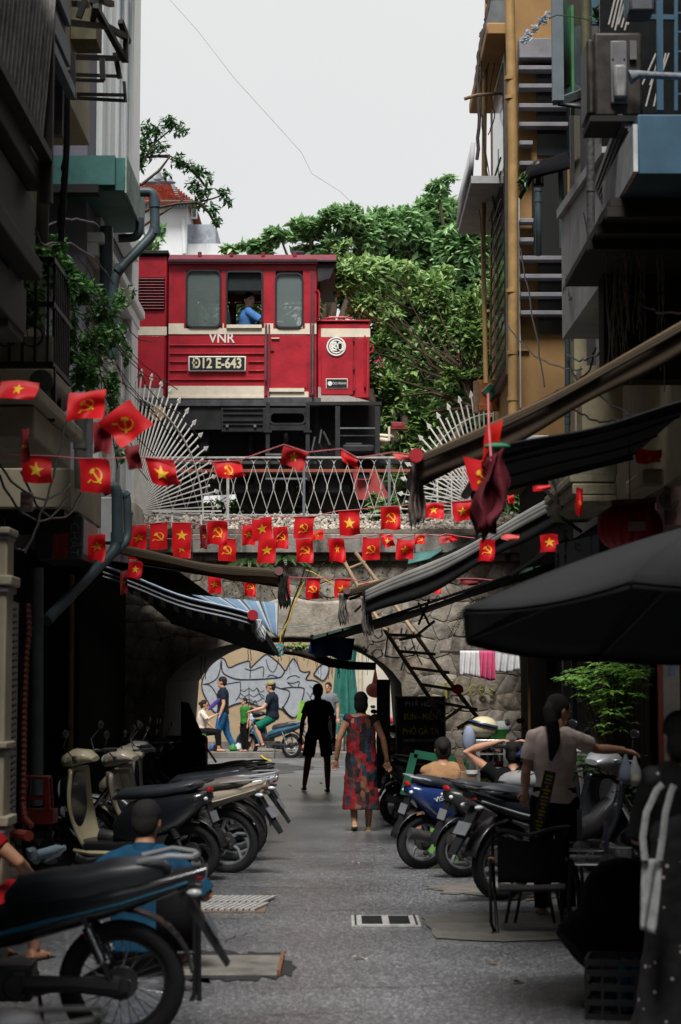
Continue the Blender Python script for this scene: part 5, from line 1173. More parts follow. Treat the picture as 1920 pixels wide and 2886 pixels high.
for k,(y0,y1)in enumerate(((11.0,12.8),(14,16.4),(17.2,19.2),(20,21.8))):
 f_=MB().b2(XRW-.05,XRW-.001,y0,y1,.15,2.6).build('shopfront',DARKW,rh)
 for j in range(5):MB().b2(XRW-.07,XRW-.051,y0+.03+j*(y1-y0)/5,y0-.02+(j+1)*(y1-y0)/5,.2,2.55).build('door_panel',M('brown_panel',(.045,.03,.02),.6,var=.3),f_)
for k,(px,Y,w_,mat)in enumerate(((1620,21,.05,PVC),(1690,20,.06,M('slate_pole',(.05,.055,.06),.6)),(1700,18,.03,M('wine_pole',(.12,.02,.015),.6)),(1588,22,.02,ALU),(1730,17,.05,DARKW),(1894,14.5,.12,M('stone_jamb',(.12,.11,.10),.8,var=.2)),(1862,14,.03,M('wine_pole',())),(1492,23.2,.03,M('ochre_pole',(.3,.17,.05),.6)))):
 tag(MB().b2(at(px,2000,Y).x-w_/2,at(px,2000,Y).x+w_/2,Y,Y+w_,.1,2.9).build('post',mat,bevel=.004),['dark post right of the clothes','slate grey post behind the woman with the ponytail','wine red post in front of the leafy plant','thin bright metal post left of the woman with the ponytail','dark broad post behind the leafy plant','stone door jamb at the right edge','second wine red post near the right edge','ochre wooden post right of the drying clothes'][k],'post','posts along the right shopfronts')
tag(MB().b2(at(1884,1860,13.8).x,at(1902,1860,13.8).x,13.78,13.8,at(1890,1905,13.8).z,at(1890,1835,13.8).z).build('blue_notice',M('blue_paper',(.06,.09,.16),.6)),'small dim blue notice on the stone door jamb','notice')
t=thing('casement_window','grey framed casement with green glass swung open high on the right','window',(0,0,0))
FRG=M('frame_slate',(.12,.15,.18),.5,var=.1)
YW_=17.5
A,B=at(1573,285,YW_),at(1650,255,YW_+1.1)
top_=7.9
def fr_beam(a,b,w_=.1):MB().beam(a,b,w_,.07).build('frame_bar',FRG,t)
fr_beam(A,(A.x,A.y,top_)); fr_beam(B,(B.x,B.y,top_)); fr_beam(A,B)
MB().add([(A.x,A.y,A.z),(B.x,B.y,B.z),(B.x,B.y,top_),(A.x,A.y,top_)],[(0,1,2,3)]).build('pane',GLASSG,t,solid=.01)
c_=A.lerp(B,.5); MB().beam((c_.x,c_.y-.02,A.z+.02),(c_.x,c_.y-.02,top_),.035,.02).build('light_strip',M('leaf_green_strip',(.06,.2,.08),.4),t)
MB().add([(A.x,A.y,A.z-.03),(B.x,B.y,B.z-.03),(B.x+.25,B.y+.3,B.z-.03),(A.x+.4,A.y+.1,A.z-.05)],[(0,1,2,3)]).build('window_ledge',IRON,t,solid=.03)
for k,(px0,px1,py0,py1,Y)in enumerate(((1614,1641,326,540,19.9),(1697,1719,352,416,18.5))):
 t=thing('mirror_pane',('tall narrow window pane mirroring the white sky','small window pane with rippled reflections left of the roofing sheets')[k],'window',(0,0,0),0,'sky reflecting windows')
 m=MB(); a,b=at(px0,py1,Y),at(px1,py0,Y); m.b2(a.x,b.x,Y,Y+.02,a.z,b.z); m.build('pane',M('mirror_glass',(.75,.77,.78),.04,metal=1,var=.02),t)
 for x in(a.x,b.x):MB().b2(x-.02,x+.02,Y-.02,Y+.03,a.z,b.z).build('frame_bar',M('frame_black',(.02,.02,.02),.5),t)
vpipe([(1650,-20,17.8),(1652,250,17.8)],.045,M('olive_pipe2',(.10,.10,.055),.5),'olive pipe beside the green casement',(),'dark pipes on the right houses')
t=thing('orchid_spray','white orchid spray arching out beside the green window','flower',(0,0,0))
MB().tube([at(1700,70,16),at(1640,50,16),at(1570,42,16),at(1530,60,16),at(1480,110,16)],.006,5).build('stem',M('stem_green',(.03,.06,.03),.6),t)
OW=M_cloth('orchid_white',(.62,.68,.75),.35,var=.08)
m=MB()
for k in range(60):
 u=R.random(); c=at(lerp(1545,1470,u)+R.uniform(-8,8),lerp(40,118,u)+R.uniform(-9,9),16); leaf(m,c,.05,Vector((0,0,0)),1.2)
m.build('petals',OW,t,smooth=0)
t=thing('air_conditioner','rusty brown outdoor air conditioner seen from behind on the right wall','air conditioner',at(1735,205,13.2))
s_=1/S(13.2); DB=M('ac_brown',(.035,.03,.027),.5,var=.4,scale=9,metal=.2)
MB().box((10*s_,.2,0),(140*s_,.34,250*s_)).build('case',DB,t,bevel=.02)
MB().box((-70*s_,.2,-8*s_),(22*s_,.36,225*s_)).build('side_panel',DB,t,bevel=.02)
MB().b2(-14*s_,34*s_,-.0,.03,-90*s_,96*s_).build('service_cover',M('ac_grey',(.13,.13,.14),.45,var=.2),t,bevel=.01)
MB().b2(-8*s_,30*s_,-.05,-.001,-80*s_,20*s_).build('valve_cover',M('ac_bright',(.2,.2,.21),.4,var=.3),t,bevel=.02)
MB().b2(42*s_,62*s_,.0,.028,40*s_,96*s_).build('rating_plate',M('ac_label',(.11,.11,.11),.6),t)
MB().b2(-75*s_,85*s_,-.02,.4,-145*s_,-128*s_).build('bracket',M('bracket_black',(.008,.008,.008),.7),t)
for sx in(-7,26):MB().cyl((sx*s_,-.005,40*s_),(sx*s_,.0,40*s_),.006).build('screw',IRON,t)
t2=tag(MB().tube([at(1775,218,13.1),at(1800,210,13.1),at(1840,212,13.1),at(1925,216,13.1)],[.05,.028,.024,.024],10).build('lagged_pipe',M('tape_grey',(.16,.18,.21),.6,var=.35,scale=30),smooth=60),'lagged grey pipe running right from the air conditioner','pipe')
t=thing('blue_window_grid','blue painted steel frame and glazing bars at the top right','window',(0,0,0))
for a,b,w_ in(((1858,-20,13.6),(1860,312,13.6),.045),((1905,-20,13.6),(1905,312,13.6),.025),((1762,48,13.6),(1900,50,13.6),.035),((1905,37,13.6),(1925,37,13.6),.012),((1905,90,13.6),(1925,90,13.6),.012),((1905,145,13.6),(1925,145,13.6),.012),((1905,205,13.6),(1925,205,13.6),.012),((1905,265,13.6),(1925,265,13.6),.012),((1762,-20,13.6),(1762,50,13.6),.02),((1674,-20,17),(1678,70,17),.06),((1710,45,15),(1711,75,15),.025)):
 MB().beam(at(*a),at(*b),w_).build('frame_bar',BLUEP,t)
MB().b2(at(1690,0,14.5).x,3.4,14.5,14.52,5.6,7.5).build('dark_pane',M('room_dark',(.006,.007,.008),.3),t)
tag(MB().b2(at(1772,0,13.4).x,at(1842,0,13.4).x,13.35,13.6,at(1800,38,13.4).z,at(1800,-40,13.4).z).build('grey_box',M('box_slate',(.09,.1,.115),.5),bevel=.02),'grey box resting on the blue frame at the top right','box')
t=thing('slanting_rods','bundle of pale slanting rods behind the air conditioner','rods',(0,0,0))
for k in range(12):
 a=at(1716+k*9,70+(k%3)*8,14); b=at(1738+k*10,-20,14)
 if k>6:a=at(1810+(k-7)*11,300-(k%2)*60,14.2); b=at(1850+(k-7)*9,150,14.2)
 MB().cyl(a,b,.007,n=6).build('rod',M('pale_rod',(.4,.38,.37),.5),t)
t=thing('potted_plant','small potted plant on the sill above the air conditioner','plant',(0,0,0))
m=MB(); leaf_cloud(m,at(1700,40,15.3),(.08,.08,.08),60,.06,hollow=.1); m.build('leaves',LF_D,t,smooth=0)
bp_=thing('blue_parapet','blue plaster balcony parapet with a chipped white corner at the right edge','balcony',(0,0,0))
bx=at(1798,400,12.6).x
MB().b2(bx,4,12.6,14.1,at(1800,492,12.6).z,at(1800,322,12.6).z).build('parapet',BLUEP,bp_,bevel=.01)
MB().b2(bx-.03,bx-.001,12.6,14.1,at(1800,492,12.6).z+.02,at(1800,350,12.6).z).build('corner_chip',M('chalk_white',(.45,.48,.52),.8,var=.2),bp_)
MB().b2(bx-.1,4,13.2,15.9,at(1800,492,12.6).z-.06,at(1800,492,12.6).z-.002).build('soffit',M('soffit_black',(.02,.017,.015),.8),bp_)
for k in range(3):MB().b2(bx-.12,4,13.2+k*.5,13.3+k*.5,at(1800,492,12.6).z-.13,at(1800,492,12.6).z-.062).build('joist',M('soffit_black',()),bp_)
t=thing('roofing_sheets','stack of old dark corrugated sheets leaning against the blue parapet','roofing',(0,0,0))
CS=M('old_sheet',(.07,.07,.08),.55,var=.4,scale=8)
for k in range(8):
 a=at(1712-k*4,600-k*12,15.2); b=at(1812-k*9,395-k*9,13.2)
 MB().beam(a,b,.03,.05).build('sheet_edge',CS,t)
MB().add([at(1680,530,15.3),at(1712,605,15.3),at(1826,400,13.3),at(1780,345,13.3)],[(0,1,2,3)]).build('sheet',CS,t,solid=.02)
tag(MB().add([at(1735,605,14.8),at(1800,560,13.6),at(1828,440,12.9),at(1815,375,12.9),at(1725,560,14.8)],[(0,1,2,3,4)]).build('white_stub_wall',M('chalk_white',()),solid=.1),'broken white wall end under the corrugated sheets','wall')
tag(MB().b2(at(1690,700,15.6).x,2.9,15.4,15.7,at(1700,1080,15.6).z,at(1700,610,15.6).z).build('shaded_wall',M('umber_wall',()),smooth=0),'dark brown wall piece behind the hanging roots','wall')
t=thing('iron_lantern','small dark iron lantern on a post high on the right','lantern',at(1518,500,21.3))
s_=1/S(21.3)
MB().lathe([(.055,0),(.06,.02),(.045,.03)],(0,0,-.1),8).build('base',IRON,t); MB().lathe([(.05,0),(.075,.02),(.07,.05),(.03,.09)],(0,0,.1),8).build('cap',IRON,t)
MB().lathe([(.035,0),(.035,.17)],(0,0,-.07),8).build('lamp_glass',M('amber_glass',(.2,.09,.04),.3),t)
for k in range(4):MB().cyl((.048*cos(k*pi/2),.048*sin(k*pi/2),-.08),(.048*cos(k*pi/2),.048*sin(k*pi/2),.11),.007,n=6).build('bar',IRON,t)
t=thing('small_canopy','small dark canopy roof beside the iron lantern','canopy',(0,0,0))
MB().add([at(1465,560,21.5),at(1490,470,21.5),at(1600,430,21),at(1612,470,20.5),at(1500,500,20.8)],[(0,1,2,3,4)]).build('roof_sheet',M('slate_sheet',(.008,.008,.01),.9,spec=.05),t,solid=.04)
m=MB(); leaf_cloud(m,at(1475,505,21),(.06,.05,.08),40,.06,hollow=.1)
tag(m.build('sprig',LF_D,smooth=0),'sprig of leaves growing on the small canopy','plant')
CBL=[(((1590,640,19.6),(1612,840,18.5),.25),'curly cable hanging on the face of the grey balcony'),(((1645,600,17.5),(1700,830,16.4),.05),'cable drooping behind the taped pipe'),(((1430,915,22.3),(1640,1040,17),.15),'cable crossing the lower ochre wall diagonally'),(((1468,700,22),(1535,1090,18),.0),'long cable falling down the ochre wall'),(((1600,1000,17),(1750,900,15),.15),'cable looping under the grey balcony'),(((1680,1105,14),(1860,1190,13),.05),'cable above the black awning, upper one'),(((1570,1100,15),(1750,1180,14),.1),'cable above the black awning, lower one'),(((1600,1020,17),(1680,980,16),.2),'tight loop of cable on the cream wall'),(((1725,760,15.4),(1925,880,13),.12),'thick black cable across the dark wall')]
for(a,b,sg),lab in CBL:tag(MB().tube(cat_line(at(*a),at(*b),sg,16,.012),.008,5).build('cable',WIRE,smooth=60),lab,'cable','cables on the right facades')
t=thing('hanging_roots','pale dry aerial roots hanging from the right balcony','roots',(0,0,0))
RT=M('root_tan',(.30,.26,.21),.8,var=.3,scale=20)
for k in range(34):
 px=R.choice((1730,1738,1726,1758,1762,1800,1808,1858,1864,1735))+R.uniform(-8,8)if k<26 else R.uniform(1700,1900)
 y0_=R.uniform(620,700); y1_=R.uniform(860,1110); n_=14; Y_=14.7; Q=[]; off=0
 for i in range(n_+1):
  off+=R.uniform(-4.5,4); Q.append(at(px+off,lerp(y0_,y1_,i/n_),Y_+R.uniform(-.02,.02)))
 MB().tube(Q,R.uniform(.002,.0055),4).build('root',RT,t,smooth=60)
t=thing('moulded_base','stained cream moulded balcony base behind the black awning','balcony',(0,0,0))
for(py0,py1,ex)in((1270,1340,0),(1335,1360,12),(1362,1395,4),(1395,1415,-8)):
 a,b=at(1618-ex,py1,16),at(1740-ex*.3,py0,16); MB().b2(a.x,b.x,16,18,a.z,b.z).build('moulding',M('stained_cream',(.24,.22,.15),.8,var=.25,stain=(.06,.055,.04,4,.52),streak=.3),t,bevel=.012)
t=thing('cream_pillar','cream pillar under the grey balcony','pillar',(0,0,0))
MB().b2(at(1620,1100,18).x,at(1655,1100,18).x,18,18.3,at(1600,1280,18).z,at(1600,955,18).z).build('shaft',M('dim_cream',()),t)
MB().b2(at(1640,1100,17.6).x,at(1755,1100,17.6).x,17.6,18,at(1600,1260,17.6).z,at(1600,1030,17.6).z).build('wall_piece',M('dim_cream',()),t)
tag(MB().b2(at(1812,1300,13).x,at(1872,1300,13).x,13,13.8,at(1812,1370,13).z,at(1812,1320,13).z).build('cream_bracket',M('dim_cream',()),bevel=.02),'cream bracket block behind the red star flag at the right edge','bracket')
t=tag(MB().b2(at(1872,1400,12.6).x,2.6,12.6,12.9,at(1880,1480,12.6).z,at(1880,1370,12.6).z).build('carved_panel',M('pinkish_plaster',(.16,.10,.09),.8,var=.3)),'carved dark pinkish panel above the lantern at the right edge','panel')
MB().ring(at(1885,1410,12.55),(0,1,0),.05,.014,20,6,0,5).build('scroll',M('scroll_grey',(.1,.08,.08),.7),t)
# -------- awnings, umbrella, lantern, flags
BRN=M_cloth_stripes('brown_striped_cloth',[(0,(.20,.12,.045)),(.22,(.06,.035,.02)),(.40,(.24,.15,.05)),(.62,(.035,.02,.015)),(.8,(.15,.09,.035))],.11,'Y',trans=.4)
GRYC=M_cloth_stripes('grey_striped_cloth',[(0,(.32,.32,.31)),(.3,(.12,.12,.12)),(.5,(.38,.37,.35)),(.75,(.08,.08,.085))],.4,'Y',trans=.06)
HBR=M_cloth_stripes('brown_hem',[(0,(.07,.042,.016)),(.1,(.015,.01,.006)),(.3,(.12,.07,.022)),(.4,(.015,.01,.007)),(.6,(.09,.055,.018)),(.7,(.015,.01,.007))],.055,'Y',trans=.1)
HGR=M_cloth_stripes('grey_hem',[(0,(.20,.20,.195)),(.3,(.09,.09,.09)),(.45,(.26,.25,.24)),(.75,(.07,.07,.07))],.07,'Y',trans=.1)
BLU=M_cloth_stripes('blue_white_cloth',[(0,(.22,.36,.55)),(.34,(.55,.60,.62)),(.5,(.06,.07,.08)),(.62,(.20,.34,.52)),(.72,(.6,.62,.62)),(.76,(.2,.34,.52))],.22,'X',trans=.3)
BLC=M_cloth('black_cloth',(.009,.01,.011),.0,.85,var=.3)
TAR=M_cloth('blue_tarp',(.01,.03,.11),.1,.5,var=.25)
RAG=M('grey_rag',(.17,.155,.145),.85,var=.4,scale=9)
def awning(name,lab,near_in,near_out,depth,mat,th=.05,wave=.02,bar=None,uv=None,far_drop=0.0,grp='awnings over the lane'):
 """near_in: wall end, near_out: outer end of the edge nearest the camera (px,py,Y)"""
 t=thing(name,lab,'awning',(0,0,0),0,grp); a,b=at(*near_in),at(*near_out)
 L_=(b-a).length
 def f(u,v):
  p=a.lerp(b,u); p.y+=depth*v; p.z-=far_drop*v-wave*sin(u*9+v*5)*.6+.06*4*u*(1-u)*L_/3
  return p
 m=MB(); m.grid(f,24,10,uvs=uv or(L_,depth)); m.build('cloth',mat,t,smooth=60,solid=.012)
 e0,e1=f(1,0),f(1,1)
 MB().cyl(e0,e1,.028,n=10).build('roller_bar',bar or IRON,t)
 for v in(.08,.92):MB().beam(f(.02,v)-Vector((0,0,.03)),f(.98,v)-Vector((0,0,.04)),.025,.03).build('arm',IRON,t)
 return t,f
def valence(t,f,side,drop,n,mat,mat2=None,torn=.4):
 """hanging edge strips along one side (v = side) of an awning"""
 for k in range(n):
  u0,u1=k/n+.004,(k+1)/n-.004; a,b=f(u0,side),f(u1,side); d=drop*R.uniform(1-torn,1)
  MB().quad(a,b,b-Vector((0,0,d)),a-Vector((0,0,d*R.uniform(.8,1)))).build('valence_strip',(mat2 if mat2 and k%2 else mat),t,smooth=0,solid=.006)
def hem(t,f,drop,mat,L_=3,y0=-.008):
 m=MB(); m.grid(lambda u,v:f(u,0)+Vector((0,y0+.01*sin(u*17),-drop*v*(1+.12*sin(u*11)))),30,4,uvs=(L_,drop)); m.build('hem',mat,t,smooth=60,solid=.006)
def rag(px,py,Y,w_,h_,mat,lab,lean=0,name='hanging_rag',strips=3):
 p=at(px,py,Y); s_=1/S(Y); t=thing(name,lab,'rag',p)
 for k in range(strips):
  m=MB(); ww=w_*s_*R.uniform(.5,.8); hh=h_*s_*R.uniform(.75,1); ox=(k-(strips-1)/2)*w_*s_*.3
  m.grid(lambda u,v:(ox+(u-.5)*ww*(1-.3*v)+lean*s_*v+.012*sin(v*7+k),k*.012+.02*sin(u*9+k+v*2),-v*hh*(1-.12*abs(sin(u*5+k)))),8,12)
  m.build('strip',mat,t,smooth=60,solid=.004)
 return t
t,f=awning('awning','yellow brown striped awning reaching out from the left, seen edge on',(330,1535,20.8),(786,1611,20.8),2.8,BRN,uv=(2,3.2))
hem(t,f,.09,HBR)
MB().cyl(f(1,0)+Vector((0,-.03,0)),f(1,0)+Vector((0,.02,0)),.045,n=16).build('roller_cap',M('mauve_cap',(.2,.09,.1),.6),t)
rag(797,1618,20.8,26,120,M('black_rag',(.02,.019,.017),.85,var=.5,scale=12),'black torn awning hem hanging from the tip of the yellow brown awning',8)
t,f=awning('awning','blue striped awning low on the left with a chequered hem',(290,1598,18.8),(713,1735,18.8),7.8,BLC,far_drop=.25,uv=(2,3))
MB().cyl(f(1,0)+Vector((0,-.04,0)),f(1,0)+Vector((0,.03,0)),.05,n=16).build('roller_cap',M('red_cap',(.36,.02,.03),.5),t)
m=MB(); m.grid(lambda u,v:(lerp(-3.3,-1.6,u),lerp(19.6,26.8,v),3.0-.25*u),4,6); m.build('inner_cloth',BLC,t,smooth=60,solid=.01)  # extra sheet added to shade the left part of the viaduct wall
valence(t,f,.13,.13,22,M('hem_dark',(.035,.045,.05),.8),M('hem_tan',(.35,.27,.2),.8),.15)
MB().tube([f(u/12,0)+Vector((0,-.02,.01))for u in range(13)],.012,6).build('pale_edge',M('pale_blue_edge',(.35,.45,.6),.5),t)
for dz in(.05,.09):MB().tube([f(u/12,0)-Vector((0,0,dz))for u in range(13)],.014,6).build('edge_rail',M('navy_rail',(.03,.04,.07),.35),t)
t=thing('loose_awning_corner','pale blue and white striped cloth corner flapping under the yellow brown awning','cloth',(0,0,0))
c4=[at(541,1676,20.4),at(786,1700,20.4),at(782,1796,20.2),at(716,1748,20.2)]
m=MB(); m.grid(lambda u,v:c4[0].lerp(c4[1],u).lerp(c4[3].lerp(c4[2],u),v)+Vector((0,.04*sin(u*14)*v,.0)),26,10,uvs=(1.0,.4)); m.build('cloth',BLU,t,smooth=60,solid=.004)
rag(725,1745,18.9,18,68,M('white_fringe',(.5,.52,.55),.8,var=.3),'white fringe strips dangling below the red awning cap',14,strips=4)
t,f=awning('awning','long brown and gold striped awning sloping down across the upper right',(1990,868,11.6),(1182,1287,11.6),1.75,BRN,uv=(2.4,4),wave=.01)
MB().cyl(f(1,0)+Vector((-.02,-.05,.0)),f(1,0)+Vector((-.02,.05,0)),.042,n=16).build('roller_cap',M('red_cap',()),t)
hem(t,f,.055,HBR); hem(t,f,.17,M_cloth('brown_canvas',(.075,.052,.035),.15),y0=.03)
rag(1180,1296,11.7,34,215,M('weathered_hem',(.22,.17,.155),.85,var=.5,scale=14),'long weathered strip of awning cloth hanging at the tip of the brown awning',-6)
t,f=awning('awning','large black canvas awning across the right, its underside towards the viewer',(1990,1112,10.4),(1402,1260,10.4),2.7,BLC,wave=.012)
MB().ell(f(1,0),(.07,.03,.02)).build('green_tip',M('green_cap',(.02,.16,.08),.6),t)
for k in range(3):MB().tube([f(u/12,.3+.3*k)-Vector((0,0,.012))for u in range(13)],.008,6).build('seam',BLC,t)
t,f=awning('awning','weathered grey awning sloping down towards the middle of the lane, nearer the camera',(1600,1378,19.2),(1030,1668,19.6),1.3,GRYC,uv=(2,1.4),wave=.03)
hem(t,f,.12,HGR); hem(t,f,.27,BLC,y0=.03)
rag(1032,1680,19.7,28,120,RAG,'grey rag hanging from the tip of the nearer grey awning',6)
t,f=awning('awning','brown edged awning just behind the grey one, tip over the lane',(1500,1480,20.6),(978,1666,21.6),1.6,BRN,uv=(2,2))
hem(t,f,.08,HBR)
MB().cyl(f(1,0)+Vector((0,-.04,0)),f(1,0)+Vector((0,.03,0)),.04,n=16).build('roller_cap',M('mauve_cap',()),t)
rag(966,1672,21.6,22,100,RAG,'striped grey rag hanging by the mauve awning cap',4)
t,f=awning('awning','black awning with a green edge, lowest of those on the right side',(1600,1560,22),(880,1796,23.2),3.4,BLC,uv=(2,2))
valence(t,f,0,.035,16,M('green_hem',(.06,.1,.085),.8),None,.4)
c4=[at(880,1790,23.4),at(1000,1800,23.6),at(990,1858,23.6),at(868,1838,23.4)]
m=MB(); m.grid(lambda u,v:c4[0].lerp(c4[1],u).lerp(c4[3].lerp(c4[2],u),v)+Vector((0,.03*sin(u*12)*v-.05*v,-.03*abs(sin(u*6))*v)),20,10)
tag(m.build('blue_tarpaulin',TAR,smooth=60,solid=.006),'dark blue tarpaulin hanging under the tip of the green edged awning','tarpaulin')
t=thing('canvas_awning','dim dark canvas and poles in the shade on the far right of the lane','awning',(0,0,0))
for a,b in(((1540,1430,17),(1640,1500,17)),((1535,1380,17),(1600,1440,17)),((1500,1240,17),(1580,1400,17)),((1440,1620,18),(1600,1520,17.5))):MB().beam(at(*a),at(*b),.03).build('strut',IRON,t)
t=thing('teal_sheet','short teal roofing sheet between the coping and the grey awning','roofing',(0,0,0))
MB().add([at(1155,1562,25.5),at(1250,1550,25.5),at(1210,1575,25),at(1150,1590,25)],[(0,1,2,3)]).build('sheet',TEAL,t,solid=.02)
m=MB(); m.grid(lambda u,v:(lerp(1.9,3.1,u),lerp(17.6,21.5,v),2.88+.2*u),6,6)  # sheet added to keep sun off the right side of the lane
tag(m.build('awning',BLC,smooth=60,solid=.012),'black roof sheet over the right shopfronts behind the parasol','awning','awnings over the lane')
for k,(x0,x1,y0,y1,z)in enumerate(((-3.3,-.8,2.6,7.5,4.6),(.95,3.2,2.5,7.2,4.4),(-3.3,-1.8,-4,2.5,4.4),(1.8,3.2,-5,1.5,4.4))):  # unseen awnings added overhead to shade the foreground and lane sides
 m=MB(); m.grid(lambda u,v:(lerp(x0,x1,u),lerp(y0,y1,v),z+(.35*u if x0>0 else.35*(1-u))),6,6)
 tag(m.build('awning',BLC,smooth=60,solid=.012),['black awning over the left pavement, nearest the slat screen','black awning over the right pavement beside the camera','black awning behind the camera on the left','black awning behind the camera on the right'][k],'awning','awnings over the lane')
t=thing('green_post','dark green ribbed post standing in front of the viaduct arch, right side','post',gnd(1225,2190))
MB().cyl((0,0,0),(0,0,2.6),.03).build('shaft',M('post_green',(.012,.05,.04),.5),t)
for z in(1.95,2.05,2.15,2.25):MB().lathe([(.03,-.03),(.05,0),(.05,.03),(.03,.06)],(0,0,z),12).build('collar',MATS['post_green'],t)
for k,(a,b)in enumerate((((1180,1700,22.6),(1210,1760,23)),((1210,1690,22.8),(1180,1760,23)))):tag(MB().beam(at(*a),at(*b),.02).build('strut',IRON),('thin strut under the green edged awning, left','thin strut under the green edged awning, right')[k],'strut','thin struts under the awning')
t=thing('black_parasol','big black fabric parasol filling the right edge','parasol',at(2020,1600,9.5)); t.rotation_euler=(radians(-6.5),0,0)
BP=M_cloth('parasol_black',(.013,.014,.017),.0,.85,var=.12)
Rp=1.30; zr=1.91-t.location.z; zc=zr+.48
for k in range(8):
 a0=k*pi/4+.32; a1=a0+pi/4
 def pf(u,v,a0=a0,a1=a1):
  p=Vector((cos(a0),sin(a0))).lerp(Vector((cos(a1),sin(a1))),u); r=.05+(Rp-.05)*v; sag=.06*4*u*(1-u)*v
  prof=v**1.5 if v<1 else 1
  return(p.x*r,p.y*r,zc+(zr-zc)*(v*.75+.25*v*v)-sag*.6)
 MB().grid(pf,8,10).build('canopy_panel',BP,t,smooth=60,solid=.006)
 def vf(u,v,a0=a0,a1=a1):
  p=Vector((cos(a0),sin(a0))).lerp(Vector((cos(a1),sin(a1))),u); return(p.x*(Rp-.01),p.y*(Rp-.01),zr-.036*4*u*(1-u)-.03*v+.01*4*u*(1-u)*v)
 MB().grid(vf,8,3).build('valance',BP,t,smooth=60,solid=.005)
 MB().cyl((0,0,zc-.08),(cos(a0)*Rp,sin(a0)*Rp,zr-.01),.008,n=6).build('rib',IRON,t)
MB().cyl((0,0,-t.location.z+.02),(0,0,zc+.05),.022).build('pole',IRON,t)
t=thing('red_lantern','round red paper lantern with gold trim above the black parasol','lantern',at(1777,1487,11.6))
s_=1/S(11.6); rx,rz_=92*s_,62*s_
LR=M_cloth('lantern_red',(.5,.015,.03),.25,.45,var=.2); LG=M('lantern_trim',(.35,.04,.03),.4,var=.3,scale=60)
for k in range(16):
 a0,a1=k*pi/8,(k+1)*pi/8
 def lf(u,v,a0=a0,a1=a1):
  ph=lerp(-1.15,1.15,v); bul=1-.07*(2*u-1)**2; a=lerp(a0,a1,u); return(rx*cos(ph)**.7*cos(a)*bul,rx*cos(ph)**.7*sin(a)*bul,rz_*sin(ph)/sin(1.15))
 MB().grid(lf,6,14).build('gore',LR,t,smooth=60)
MB().lathe([(.11,0),(.115,.035)],(0,0,rz_-.005),20).build('top_ring',LG,t); MB().lathe([(.1,0),(.1,.03)],(0,0,-rz_-.02),20).build('bottom_ring',LG,t)
MB().cyl((0,0,rz_),(0,0,rz_+.5),.003).build('cord',IRON,t)
MB().quad((-.04,-rx-.004,.02),(.06,-rx-.004,.02),(.06,-rx-.004,-.035),(-.04,-rx-.004,-.035)).build('gold_label',M('label_pink',(.5,.3,.28),.3),t,smooth=0)
t=thing('printed_sheet','pale blue grey printed sheet with vertical writing between the flag and the lantern','banner',(0,0,0))
YS_=13.4
A,B,C_,D=at(1566,1632,YS_),at(1690,1600,YS_-.9),at(1690,1505,YS_-.9),at(1568,1535,YS_)
MB().quad(A,B,C_,D).build('sheet',M('sheet_paleblue',(.13,.17,.19),.5,var=.1),t,smooth=0,solid=.006)
ux=(B-A).normalized(); ang=atan2(ux.y,ux.x)
BK=M('print_dark',(.03,.03,.035),.6)
MX=lambda p:Matrix.Translation(p)@Matrix.Rotation(ang,4,'Z')@FACE_CAM
text('ƯỢNG VƯỢT',.055,BK,t,MX(at(1594,1562,YS_-.22))@Matrix.Rotation(pi/2,4,'Z'),bold=.001)
text('THỊNH',.045,BK,t,MX(at(1572,1590,YS_-.06))@Matrix.Rotation(pi/2,4,'Z'))
text('RONG',.06,BK,t,MX(at(1668,1545,YS_-.75))@Matrix.Rotation(pi/2,4,'Z'))
hexr=.038; hc=at(1636,1538,YS_-.52)
for k in range(6):
 if k in(1,4):continue
 a0,a1=k*pi/3+pi/6,(k+1)*pi/3+pi/6
 MB().beam(hc+Vector((cos(a0)*hexr,-.008,sin(a0)*hexr)),hc+Vector((cos(a1)*hexr,-.008,sin(a1)*hexr)),.011,.011).build('logo_stroke',M('print_gold',(.14,.11,.04),.6),t)
MB().beam(hc+Vector((-hexr*.6,-.008,.012)),hc+Vector((hexr*.6,-.008,-.012)),.011,.011).build('logo_stroke',MATS['print_gold'],t)
